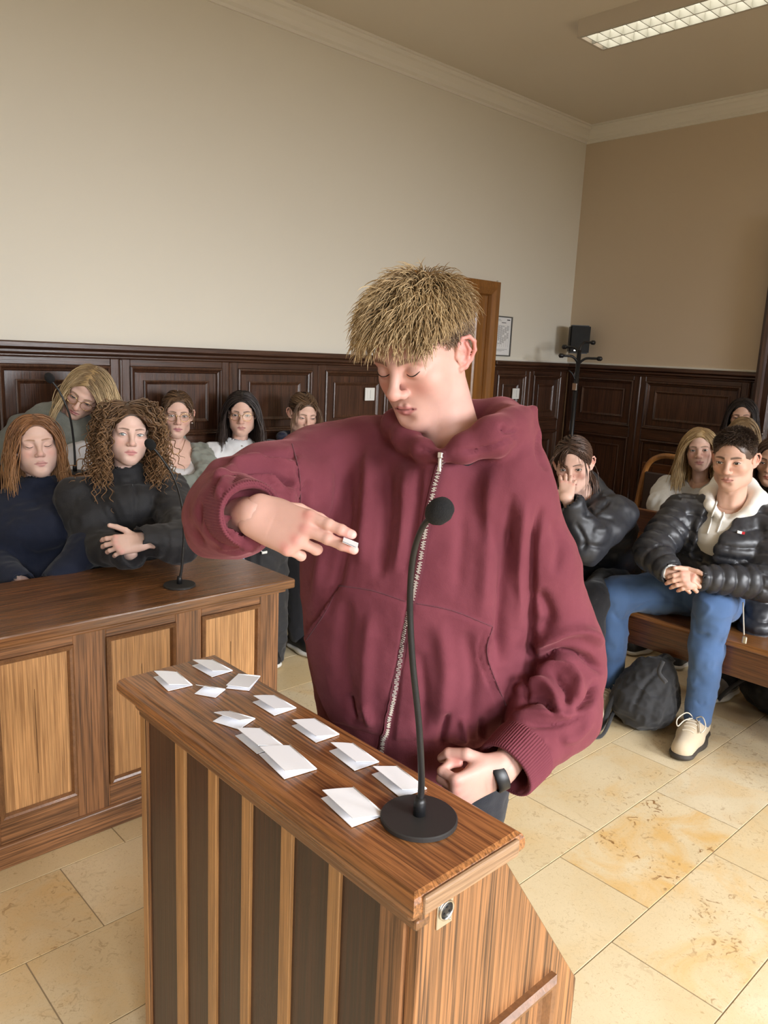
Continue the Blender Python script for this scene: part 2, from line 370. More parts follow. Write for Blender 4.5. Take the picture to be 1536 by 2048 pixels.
structure(piece('trim_7', None, (DX1 + 0.005, Y1 - 0.02, 1.5), (X1 - 0.02, Y1, 1.514), M_edge_gleam, 0.002))  # same painted light line on the left wall's cap
structure(piece('trim_8', None, (DX1 + 0.004, Y1 - 0.02, 1.514), (DX1 + 0.022, Y1, 2.06), M_edge_gleam, 0.002))

# door in the left wall
door = structure(link('door_1', ring_mesh('door_frame', DX0, DX1, -0.05, 2.045, [(0, 0), (0, 0.05), (0.05, 0.06), (0.09, 0.05), (0.10, 0.03), (0.10, 0)], mpL), None, W_door))
piece('leaf', door, (DX0 + 0.09, Y1 - 0.022, 0), (DX1 - 0.09, Y1, 1.95), W_door)
for (z0, z1) in ((0.2, 0.95), (1.1, 1.85)):
    link('panel', ring_mesh('panel', DX0 + 0.2, DX1 - 0.2, z0, z1, [(0, 0.02), (0.0, 0.03), (0.015, 0.034), (0.03, 0.026), (0.26, 0.026)], mpL), door, W_door)
h = link('door_handle', mesh_from('door_handle', *tube_mesh([(DX0 + 0.15, Y1 - 0.022, 1.05), (DX0 + 0.15, Y1 - 0.07, 1.05), (DX0 + 0.26, Y1 - 0.07, 1.05)], 0.009, 8), True), door, M_chrome)
# dark portal at the right end of the far wall
portal = structure(link('door_2', ring_mesh('door_frame', 1.09, 2.20, -0.05, 2.5, [(0, 0), (0, 0.09), (0.02, 0.10), (0.04, 0.09), (0.05, 0.07), (0.09, 0.075), (0.11, 0.05), (0.13, 0.0)], mpR), None, W_dark))
piece('leaf', portal, (X1 - 0.03, 1.20, 0), (X1 - 0.002, 2.09, 2.39), W_dark)
for (z0, z1) in ((0.2, 0.95), (1.1, 2.25)):
    link('panel', ring_mesh('panel', 1.34, 1.96, z0, z1, [(0, 0.028), (0.0, 0.04), (0.015, 0.044), (0.03, 0.034), (0.3, 0.034)], mpR), portal, W_dark)

# ---------------------------------------------------------------- ceiling lamps
def emission(name, col, s):
    m = bpy.data.materials.new(name); m.use_nodes = True; nt = m.node_tree; nt.nodes.clear()
    o = nt.nodes.new('ShaderNodeOutputMaterial'); e = nt.nodes.new('ShaderNodeEmission'); e.inputs[0].default_value = col; e.inputs[1].default_value = s
    nt.links.new(e.outputs[0], o.inputs[0]); return m
M_tubeon = emission('lit_tube', (1.0, 0.97, 0.88, 1), 3.0)
M_louvre = plain('louvre_metal', srgb(176, 176, 166), 0.5)
M_lampbody = plain('lamp_body', srgb(206, 196, 182), 0.5)
def ceiling_lamp(x, y0, y1, label, z=ZC, watts=60):
    w, hgt = 0.235, 0.085
    t = thing('ceiling_lamp', label, 'lamp', (x, (y0 + y1) / 2, z), 'fluorescent ceiling lamps')
    zb = z - hgt
    bm = bmesh.new()
    bmbox(bm, (-w / 2, -(y1 - y0) / 2, -0.02), (w / 2, (y1 - y0) / 2, 0))
    for s in (-1, 1): bmbox(bm, (s * w / 2 - 0.006, -(y1 - y0) / 2, -hgt), (s * w / 2 + 0.006, (y1 - y0) / 2, -0.0))
    for s in (-1, 1): bmbox(bm, (-w / 2, s * (y1 - y0) / 2 - 0.008, -hgt), (w / 2, s * (y1 - y0) / 2 + 0.008, 0))
    link('housing', bm_mesh('housing', bm), t, M_lampbody)
    for s in (-1, 1):
        V, Fc = tube_mesh([(s * 0.055, -(y1 - y0) / 2 + 0.03, -0.030), (s * 0.055, (y1 - y0) / 2 - 0.03, -0.030)], 0.008, 10)
        link('tube', mesh_from('tube', V, Fc, True), t, M_tubeon)
    n = int((y1 - y0) / 0.075)
    cells = [('louvre_rib', (-w / 2 + 0.006, -0.0015), (w / 2 - 0.006, 0.0015), -(y1 - y0) / 2 + (k + .5) * (y1 - y0) / n) for k in range(n)]
    me = box_mesh(w - 0.014, 0.004, 0.04, 0, 1, 'lv'); me.materials.append(M_louvre) if not me.materials else None
    for c in cells: link('louvre_blade', me, t, None, (0, c[3], -hgt + 0.02))
    for s in (-1, 0, 1): link('louvre_rail', box_mesh(0.007, y1 - y0 - 0.02, 0.042, 0, 1, 'lvr'), t, M_louvre, (s * (w / 2 - 0.010), 0, -hgt + 0.02))
    l = area_light('lamp_glow', (x, (y0 + y1) / 2, zb - 0.004), (0, 0, 0), w - 0.03, y1 - y0 - 0.05, watts, (1.0, 0.92, 0.80), 120); l.parent = t; l.location = (0, 0, -0.040)
    return t
ceiling_lamp(3.90, 1.22, 2.68, 'white louvred fluorescent ceiling lamp above the benches', watts=5)
ceiling_lamp(1.50, 1.22, 2.68, 'added unseen louvred ceiling lamp above the long desk', watts=5)  # this lamp and the next two are unseen, added as room lights
ceiling_lamp(1.50, -1.9, -0.44, 'added unseen louvred ceiling lamp near the window wall', watts=5)
ceiling_lamp(3.90, -1.9, -0.44, 'added unseen louvred ceiling lamp at the far end of the window wall', watts=5)
# ================================================================ FURNITURE
# long desk on the left
DT = 0.72; DF = 2.20; DXE = 1.585; DXS = -0.55
desk = thing('long_desk', 'long oak desk with raised light panels in front of the seated girls', 'desk', (0.6, 2.4, 0))
piece('desk_top', desk, (DXS - 0.03, 2.155, DT - 0.034), (1.622, 2.66, DT), W_top, 0.006, 2)
piece('top_moulding', desk, (DXS, DF - 0.018, DT - 0.052), (DXE + 0.018, DF + 0.02, DT - 0.034), W_midx, 0.006, 2)
piece('plinth', desk, (DXS, DF - 0.012, 0), (DXE + 0.008, DF + 0.03, 0.075), W_midx, 0.006, 2)
piece('end_panel', desk, (DXE - 0.022, DF + 0.0185, 0), (DXE, 2.64, DT - 0.034), W_mid)
piece('back_board', desk, (DXS, DF + 0.012, 0.02), (DXE - 0.02, DF + 0.03, DT - 0.04), W_mid, 0)
pan = [(1.272, 1.503), (0.946, 1.178), (0.62, 0.846), (0.294, 0.52), (-0.03, 0.194)]
stiles = [DXE - 0.001] + [v for p in pan for v in (p[1], p[0])] + [DXS]
for i in range(0, len(stiles), 2): piece('stile', desk, (stiles[i + 1], DF, 0.07), (stiles[i], DF + 0.018, DT - 0.05), W_mid, 0.0015)
for (a, b) in pan:
    piece('rail', desk, (a, DF, 0.638), (b, DF + 0.018, DT - 0.05), W_midx, 0.0015)
    piece('rail', desk, (a, DF, 0.07), (b, DF + 0.018, 0.15), W_midx, 0.0015)
    mpD = lambda u, z, h: (u - 0.6, DF - h - 2.4, z)
    link('panel', ring_mesh('panel', a, b, 0.15, 0.638, [(0, -0.01), (0.001, -0.006), (0.010, -0.004), (0.2, -0.004)][:3] + [((b - a) / 2 - 0.001, -0.004)], mpD), desk, W_light)
    link('moulding', ring_mesh('moulding', a, b, 0.15, 0.638, [(0, -0.006), (0, 0.006), (0.006, 0.011), (0.013, 0.008), (0.018, -0.003)], mpD), desk, W_mould)

# lectern
LX0, LX1, LY0, LY1, LZ = 0.592, 0.805, 0.545, 1.335, 0.90
lect = thing('lectern', 'oak lectern with dark boards and light slats carrying the folded papers', 'lectern', (0.75, 0.94, 0))
def lect_top():
    # slab with a rounded nose all round: mitred profile ring plus top and bottom
    prof = [(0.030, -0.034), (0.010, -0.034), (0.004, -0.031), (0.0005, -0.025), (0.0, -0.018), (0.001, -0.010), (0.004, -0.004), (0.010, 0.0), (0.016, 0.0), (0.1064, 0.0)]
    me = ring_mesh('lectern_top', LX0, LX1, LY0, LY1, prof, lambda u, v, h: (u - 0.75, v - 0.94, LZ + h))
    return link('lectern_top', me, lect, W_ltop)
lect_top()
piece('end_lipping', lect, (LX0 + 0.016, LY0 - 0.0035, LZ - 0.029), (LX1 - 0.016, LY0 + 0.004, LZ - 0.004), W_ledge, 0.006, 2)
FX = 0.632
piece('under_moulding', lect, (FX - 0.016, 0.5695, LZ - 0.062), (FX + 0.02, LY1 - 0.02, LZ - 0.034), W_mouldy, 0.007, 2)
piece('under_moulding', lect, (FX - 0.007, 0.5695, LZ - 0.078), (FX + 0.02, LY1 - 0.02, LZ - 0.062), W_mouldy, 0.004, 2)
# boards and slats of the front (facing the viewer)
slats = [(1.302, 1.322), (1.152, 1.186), (1.045, 1.072), (0.942, 0.968), (0.833, 0.861), (0.722, 0.748)]
bounds = [(1.186, 1.302), (1.072, 1.152), (0.968, 1.045), (0.861, 0.942), (0.748, 0.833), (0.637, 0.722)]
for a, b in slats: piece('slat', lect, (FX - 0.001, a, 0), (FX + 0.016, b, LZ - 0.07), W_lslat, 0.0015)
for a, b in bounds: piece('board', lect, (FX + 0.0045, a - 0.002, 0.0), (FX + 0.034, b + 0.002, LZ - 0.07), W_ldark, 0.001)
piece('corner_post', lect, (FX - 0.006, 0.590, 0), (FX + 0.03, 0.637, LZ - 0.07), W_mid, 0.002)
def side_panel(y0, y1, nm, mat):
    pts = [(FX + 0.0, 0), (1.022, 0), (1.022, 0.527), (0.787, 0.862), (0.787, LZ - 0.036), (FX, LZ - 0.036)]
    V = [(x - 0.75, y - 0.94, z) for y in (y0, y1) for x, z in pts]; n = len(pts)
    Fc = [tuple(range(n)), tuple(range(2 * n - 1, n - 1, -1))] + [(i, n + i, n + (i + 1) % n, (i + 1) % n) for i in range(n)]
    me = mesh_from(nm, V, Fc); bm = bmesh.new(); bm.from_mesh(me); bmesh.ops.recalc_face_normals(bm, faces=bm.faces)
    bmesh.ops.bevel(bm, geom=bm.edges[:], offset=0.002, segments=1, affect='EDGES'); bm.to_mesh(me); bm.free()
    return link(nm, me, lect, mat)
side_panel(0.570, 0.592, 'side_panel', W_lside); side_panel(1.296, 1.318, 'side_panel', W_lside)
piece('shelf', lect, (FX + 0.04, 0.592, 0.50), (0.84, 1.296, 0.52), W_midx)
piece('shelf', lect, (FX + 0.04, 0.592, 0.10), (0.84, 1.296, 0.12), W_midx)
# moulding of the sunk panel low on the side
link('side_moulding', ring_mesh('side_moulding', 0.69, 0.945, 0.08, 0.585, [(0, 0.0), (0, 0.010), (0.008, 0.016), (0.016, 0.014), (0.024, 0.004), (0.030, 0.0)], lambda u, z, h: (u - 0.75, 0.57 - h - 0.94, z)), lect, W_mould)
# socket plate in the side
sk = piece('socket_plate', lect, (0.661, 0.567, 0.808), (0.690, 0.5705, 0.862), M_chrome, 0.001)
sm = lathe_mesh('socket_ring', [(0.0135, 0), (0.0135, 0.003), (0.0115, 0.0035), (0.0115, 0.001)], 24)
rg = link('socket_ring', sm, sk, M_chrome, (0, -0.0017, -0.003)); rg.rotation_euler = (math.radians(90), 0, 0)
fc = link('socket_insert', lathe_mesh('socket_insert', [(0.0112, 0), (0.0112, 0.0022), (0.004, 0.0024)], 24), sk, M_black, (0, -0.0017, -0.003)); fc.rotation_euler = (math.radians(90), 0, 0)
for a in (90, 210, 330):
    q = link('socket_hole', lathe_mesh('socket_hole', [(0.0018, 0), (0.0018, 0.0005)], 10), sk, M_foam, (0.0055 * math.cos(math.radians(a)), -0.0041, -0.003 + 0.0055 * math.sin(math.radians(a)))); q.rotation_euler = (math.radians(90), 0, 0)
for s in (-1, 1): q = link('screw', lathe_mesh('screw', [(0.002, 0), (0.0015, 0.001)], 8), sk, M_chrome, (s * 0.0095, -0.0017, s * -0.021)); q.rotation_euler = (math.radians(90), 0, 0)
piece('socket_tab', sk, (0.6685, 0.5645, 0.849), (0.6825, 0.567, 0.857), M_chrome, 0.0008)

# gooseneck microphones
def microphone(label, base, pxpath, radius_base, foam_r, dplane, r0=0.0042):
    base = np.array(base, float)
    t = thing('gooseneck_microphone', label, 'microphone', base, 'gooseneck microphones')
    R = radius_base
    link('base', lathe_mesh('base', [(R * 0.97, 0), (R, 0.001), (R, 0.006), (R * 0.97, 0.0075), (0.012, 0.0085)], 64, True), t, M_blackm).data.polygons.foreach_set('use_smooth', [False] * len(t.children[0].data.polygons))
    link('base_collar', lathe_mesh('base_collar', [(0.0085, 0.008), (0.0085, 0.028), (0.0062, 0.034)], 16), t, M_black)
    pts = [base + np.array([0, 0, 0.02])]
    nh = np.array([FW[0], FW[1], 0]); nh /= np.linalg.norm(nh)
    for k, (x, y, dv) in enumerate(pxpath):
        v = ray(x, y); pl = base @ nh + dv
        pts.append(CAM + v * ((pl - CAM @ nh) / (v @ nh)))
    path = spline(pts, 60)
    tube('gooseneck', t, path, np.linspace(r0 * 1.15, r0 * 0.85, 60), M_black, 10)
    d = path[-1] - path[-3]; d /= np.linalg.norm(d)
    a = path[-1] - d * foam_r * 0.5
    prof = [(-1.25, .45), (-1.1, .75), (-0.6, 1.0), (0.2, 1.06), (0.8, .86), (1.15, .5), (1.25, .12)]
    tube('foam_windshield', t, [a + d * foam_r * (p + 1.1) for p, _ in prof], [foam_r * q for _, q in prof], M_foam, 20)
    return t
microphone('black gooseneck microphone on its round base on the lectern', (0.71, 0.654, LZ),
           [(843, 1560, 0), (838, 1450, -.005), (825, 1320, -.01), (820, 1200, -.015), (827, 1110, -.03), (846, 1053, -.05), (872, 1028, -.07)], 0.0525, 0.0145, 0)
microphone('black gooseneck microphone standing on the long desk', PZ(359, 1172, DT),
           [(364, 1130, 0), (368, 1060, 0), (362, 1000, 0), (345, 950, -.01), (322, 915, -.02), (304, 893, -.03)], 0.053, 0.0155, 0)

# stand between the two girls with a third microphone
LB = np.array([1.235, 3.12])
stand = thing('wooden_stand', 'narrow wooden stand behind the two front girls carrying a microphone', 'stand', (LB[0], LB[1], 0))
piece('stand_top', stand, (LB[0] - 0.22, LB[1] - 0.10, 0.955), (LB[0] + 0.22, LB[1] + 0.14, 0.98), W_door, 0.004)
piece('stand_body', stand, (LB[0] - 0.19, LB[1] - 0.05, 0), (LB[0] + 0.19, LB[1] + 0.12, 0.955), W_dark)
piece('stand_plinth', stand, (LB[0] - 0.20, LB[1] - 0.06, 0), (LB[0] + 0.20, LB[1] + 0.13, 0.06), W_dark)
m3 = PZ(150, 946, 0.98)
microphone('black gooseneck microphone beside the bending blonde woman', m3,
           [(150, 920, 0), (147, 880, 0), (139, 830, -.01), (120, 785, -.02), (102, 760, -.03)], 0.05, 0.017, 0)

# benches on the right
def bench(label, xf, y0, y1, grp='wooden benches on the right'):
    t = thing('bench', label, 'bench', (xf + 0.25, (y0 + y1) / 2, 0), grp)
    piece('seat', t, (xf, y0, 0.425), (xf + 0.44, y1, 0.45), W_bseat, 0.008, 2)
    piece('seat_apron', t, (xf + 0.015, y0 + 0.02, 0.30), (xf + 0.04, y1 - 0.02, 0.425), W_bench)
    for (z0, z1, dx) in ((0.695, 0.815, 0.03), (0.525, 0.65, 0.012)):
        piece('back_board', t, (xf + 0.455 + dx, y0, z0), (xf + 0.478 + dx, y1, z1), W_bench, 0.004)
    for y in (y0 + 0.06, 0.72 + (y0 > 0.5), y1 - 0.06):
        piece('leg', t, (xf + 0.04, y - 0.025, 0), (xf + 0.09, y + 0.025, 0.425), W_bench)
        piece('back_post', t, (xf + 0.478, y - 0.025, 0), (xf + 0.52, y + 0.025, 0.79), W_bench)
        piece('seat_bearer', t, (xf + 0.09, y - 0.02, 0.36), (xf + 0.478, y + 0.02, 0.425), W_bench)
    return t
bench('long brown wooden bench with two back boards under the boy in the puffer jacket', 3.085, 0.2, 2.15)
bench('brown wooden bench in the second row behind the puffer jacket boy', 3.98, 0.2, 1.97)
bench('brown wooden bench in the rearmost row by the panelled far wall', 4.86, 0.9, 2.9)
# bench along the left wall
t = thing('wall_bench', 'dark wooden bench along the left wall under the three seated women', 'bench', (2.25, 3.5, 0))
piece('seat', t, (1.45, 3.30, 0.42), (3.25, 3.69, 0.45), W_darkx, 0.006, 2)
piece('seat_apron', t, (1.47, 3.32, 0.30), (3.23, 3.345, 0.42), W_darkx)
piece('back_board', t, (1.45, 3.672, 0.55), (3.25, 3.692, 0.86), W_darkx, 0.004)
for x in (1.52, 2.3, 3.18):
    piece('leg', t, (x - 0.025, 3.345, 0), (x + 0.025, 3.39, 0.42), W_dark); piece('leg', t, (x - 0.025, 3.65, 0), (x + 0.025, 3.69, 0.42), W_dark)
# bench of the two front girls
t = thing('wooden_bench', 'dark wooden bench the two front girls sit on behind the long desk', 'bench', (1.0, 2.95, 0))
piece('seat', t, (0.2, 2.76, 0.42), (1.75, 3.0, 0.45), W_darkx, 0.006, 2)
for x in (0.3, 1.0, 1.65):
    piece('leg', t, (x - 0.025, 2.78, 0), (x + 0.025, 2.83, 0.42), W_dark); piece('leg', t, (x - 0.025, 2.94, 0), (x + 0.025, 2.99, 0.42), W_dark)

# chair with a curved wooden back beside the blonde girl
ch = PX(1340, 965, 4.44); cy = ch[1]
t = thing('wooden_chair', 'empty chair with a curved light wooden back frame beside the blonde girl', 'chair', (4.24, cy, 0))
M_cane = plain('chair_pad', srgb(52, 36, 30), 0.7)
pth = spline([(4.46, cy + 0.20, 0.02), (4.43, cy + 0.20, 0.45), (4.44, cy + 0.195, 0.70), (4.46, cy + 0.17, 0.905), (4.47, cy + 0.10, 0.975), (4.47, cy, 0.985), (4.47, cy - 0.10, 0.975), (4.46, cy - 0.17, 0.905), (4.44, cy - 0.195, 0.70), (4.43, cy - 0.20, 0.45), (4.46, cy - 0.20, 0.02)], 60)
tube('back_frame', t, pth, 0.017, W_door, 8)
piece('back_pad', t, (4.425, cy - 0.165, 0.60), (4.445, cy + 0.165, 0.88), M_cane, 0.008)
piece('seat', t, (4.02, cy - 0.21, 0.43), (4.44, cy + 0.21, 0.46), M_cane, 0.01, 2)
for s in (-1, 1): piece('leg', t, (4.04, cy + s * 0.18 - 0.015, 0), (4.07, cy + s * 0.18 + 0.015, 0.43), W_door)

# ---------------------------------------------------------------- wall things
def switch(label, x, mp):
    t = thing('light_switch', label, 'switch', mp(x, 1.258, 0.027), 'light switches')
    for nm, (w, hh, d0, d1), m in (('plate', (0.040, 0.040, 0.0, 0.009), M_white), ('rocker', (0.026, 0.028, 0.009, 0.012), M_white)):
        piece(nm, t, mp(x - w, 1.258 - hh, 0.026 + d0), mp(x + w, 1.258 + hh, 0.026 + d1), m, 0.002)
    piece('rocker_gap', t, mp(x - 0.0008, 1.232, 0.0381), mp(x + 0.0008, 1.284, 0.0385), plain('switch_gap', srgb(120, 120, 118), 0.6), 0)
    return t
switch('white double light switch on the panelling left of the door', 3.348, mpL)
switch('white double light switch on the panelling right of the door', 4.836, mpL)

pf = thing('framed_notice', 'framed white printed notice hanging on the wall beside the door', 'notice', (4.657, Y1, 1.675))
M_frame = plain('frame_grey', srgb(92, 92, 90), 0.4)
M_paper = plain('paper', srgb(240, 240, 240), 0.7)
M_ink = plain('ink', srgb(70, 70, 72), 0.8); M_inkl = plain('ink_light', srgb(150, 150, 152), 0.8)
mpN = lambda u, z, h: (u - 4.657, -h, z - 1.675)
link('frame', ring_mesh('frame', 4.557, 4.757, 1.532, 1.818, [(0, 0), (0, 0.014), (0.008, 0.014), (0.008, 0.006)], mpN), pf, M_frame)
piece('sheet', pf, (4.562, Y1 - 0.006, 1.537), (4.752, Y1, 1.813), M_paper, 0)
bm = bmesh.new(); bm2 = bmesh.new()
def prt(b, u0, u1, z0, z1): bmbox(b, mpN(u0, z0, 0.0062), mpN(u1, z1, 0.0066))
prt(bm, 4.70, 4.735, 1.79, 1.797); prt(bm, 4.64, 4.69, 1.770, 1.7745)
for k in range(3): prt(bm2, 4.585, 4.62 + 0.01 * k, 1.795 - k * 0.006, 1.797 - k * 0.006)
for k in range(26):
    z = 1.748 - k * 0.0052
    for c in range(6):
        if c and (k + c * 3) % 11 < (3 if c > 2 else 0) + (k > 20) * 5: continue
        u = 4.582 + c * 0.025; prt(bm2, u, u + 0.014 + 0.006 * ((k * 7 + c * 5) % 3) / 2, z, z + 0.0026)
for c in range(7): prt(bm2, 4.579 + c * 0.025, 4.580 + c * 0.025, 1.60, 1.755)
for k in range(3): prt(bm2, 4.585, 4.72 - 0.03 * k, 1.58 - k * 0.006, 1.582 - k * 0.006)
link('printed_heading', bm_mesh('ph', bm), pf, M_ink); link('printed_table', bm_mesh('pt', bm2), pf, M_inkl)

# loudspeaker in the corner
sp = P(1155, 679, 6.15)
t = thing('loudspeaker', 'small black loudspeaker mounted on the wall in the room corner', 'speaker', (sp[0], sp[1], sp[2]), rotz=math.radians(225 - 180 + 8))
def taper_box(nm, w0, w1, d, hgt, parent, mat, bev=0.01):
    bm = bmesh.new()
    V = [bm.verts.new(v) for v in [(d / 2, -w1 / 2, -hgt / 2), (-d / 2, -w0 / 2, -hgt / 2), (-d / 2, w0 / 2, -hgt / 2), (d / 2, w1 / 2, -hgt / 2), (d / 2, -w1 / 2, hgt / 2), (-d / 2, -w0 / 2, hgt / 2), (-d / 2, w0 / 2, hgt / 2), (d / 2, w1 / 2, hgt / 2)]]
    for f in [(0, 1, 2, 3), (7, 6, 5, 4), (0, 4, 5, 1), (1, 5, 6, 2), (2, 6, 7, 3), (3, 7, 4, 0)]: bm.faces.new([V[i] for i in f])
    bmesh.ops.recalc_face_normals(bm, faces=bm.faces); bmesh.ops.bevel(bm, geom=bm.edges[:], offset=bev, segments=2, affect='EDGES')
    return link(nm, bm_mesh(nm, bm), parent, mat)
taper_box('cabinet', 0.165, 0.11, 0.13, 0.215, t, plain('speaker_case', srgb(36, 36, 38), 0.5), 0.012)
g = taper_box('grille', 0.15, 0.15, 0.006, 0.20, t, plain('speaker_grille', srgb(20, 21, 22), 0.6, bump=0.8, bscale=700), 0.002); g.location = (-0.067, 0, 0)
b_ = link('badge', box_mesh(0.002, 0.014, 0.007, 0, 1, 'bdg'), t, M_chrome, (-0.071, 0.04, -0.085))
br = tube('wall_bracket', None, [(0.06, 0, 0), (0.14, 0, 0)], 0.014, M_black); br.parent = t
# coat stand
cb = PX(1143, 870, 5.02)
t = thing('coat_stand', 'black metal coat stand with knobbed arms in the room corner', 'coat stand', (cb[0], cb[1], 0))
ctop = P(1156, 690, float((PX(1150, 760, 5.02) - CAM) @ FW))
tube('pole', t, [(cb[0], cb[1], 0.02), (cb[0], cb[1], 1.60)], 0.016, M_black, 12)
link('foot_plate', lathe_mesh('foot_plate', [(0.17, 0), (0.17, 0.012), (0.02, 0.022)], 32), t, M_black)
rtv = np.array([RT[0], RT[1], 0]); rtv /= np.linalg.norm(rtv); fwv = np.array([FW[0], FW[1], 0]); fwv /= np.linalg.norm(fwv)
for dirv, z, ln in ((-rtv * 0.95 - fwv * 0.25, 1.555, 0.15), (rtv * 0.95 - fwv * 0.25, 1.545, 0.16), (rtv * 0.75 + fwv * 0.65, 1.66, 0.17), (-rtv * 0.6 + fwv * 0.8, 1.62, 0.15)):
    c0 = np.array([cb[0], cb[1], z - 0.07])
    p = spline([c0, c0 + dirv * 0.012 + [0, 0, 0.035], c0 + dirv * 0.05 + [0, 0, 0.066], c0 + dirv * 0.1 + [0, 0, 0.07], c0 + dirv * ln + [0, 0, 0.07]], 20)
    a = tube('arm', t, p, 0.009, M_black, 8)
    kb = tube('knob', None, [p[-1] - dirv * 0.03, p[-1] - dirv * 0.02, p[-1] + dirv * 0.004, p[-1] + dirv * 0.012], [0.008, 0.016, 0.016, 0.007], M_black, 12)
    kb.parent = a; kb.location = -Vector(t.location)
lp = [np.array([cb[0], cb[1], 1.0]) - rtv * 0.016 + [0, 0, 0.33 + 0.0], ]
a = piece('label_tag', t, np.array([cb[0] - 0.006, cb[1] - 0.018, 1.31]), np.array([cb[0] - 0.022, cb[1] + 0.018, 1.36]), M_chrome, 0.001)
hk = tube('lower_hook', t, spline([np.array([cb[0], cb[1], 1.36]), np.array([cb[0], cb[1], 1.42]) - rtv * 0.03, np.array([cb[0], cb[1], 1.45]) - rtv * 0.06], 12), 0.006, M_black, 8)

# ---------------------------------------------------------------- folded papers on the lectern
M_note = plain('note_paper', srgb(250, 251, 255), 0.75, spec=0.2, bump=0.05, bscale=120)
def note(label, cx, cy, w, d, ang, open_deg, warp=0.0, inset=0.0, z0=LZ):
    """folded sheet: lower leaf flat, upper leaf hinged at the spine; ang = direction from open side to spine, in photo degrees"""
    c = PZ(cx, cy, z0)
    # local frame on the table: image-right and image-down directions on the plane
    t = thing('folded_note', label, 'paper', (c[0], c[1], z0 + 0.0004), 'folded paper notes on the lectern', rotz=ang)
    n = 8
    def leaf(nm, tilt, th, curl):
        V = []; Fc = []
        for s in (0, 1):
            for i in range(n + 1):
                u = w * i / n                       # distance from the spine
                a = math.radians(tilt); 
                x = -u * math.cos(a) ; z = u * math.sin(a) + curl * math.sin(math.pi * i / n) * w + 0.0008
                for y in (-d / 2, d / 2): V.append((x + w / 2, y + (inset if tilt else 0) * (1 if y > 0 else 0), z + (0.0007 if s else 0)))
        m_ = 2 * (n + 1)
        for i in range(n):
            a0 = 2 * i
            Fc.append((a0, a0 + 1, a0 + 3, a0 + 2)); Fc.append((m_ + a0, m_ + a0 + 2, m_ + a0 + 3, m_ + a0 + 1))
            Fc.append((a0, a0 + 2, m_ + a0 + 2, m_ + a0)); Fc.append((a0 + 1, m_ + a0 + 1, m_ + a0 + 3, a0 + 3))
        Fc.append((0, m_, m_ + 1, 1)); Fc.append((2 * n, 2 * n + 1, m_ + 2 * n + 1, m_ + 2 * n))
        return link(nm, mesh_from(nm, V, Fc, False), t, M_note)
    leaf('lower_leaf', 0.0, 0, 0.0); leaf('upper_leaf', open_deg, 0, warp)
    tube('fold', None, [(w / 2, -d / 2, 0.0016), (w / 2, d / 2, 0.0016)], 0.0013, M_note, 8).parent = t
    return t
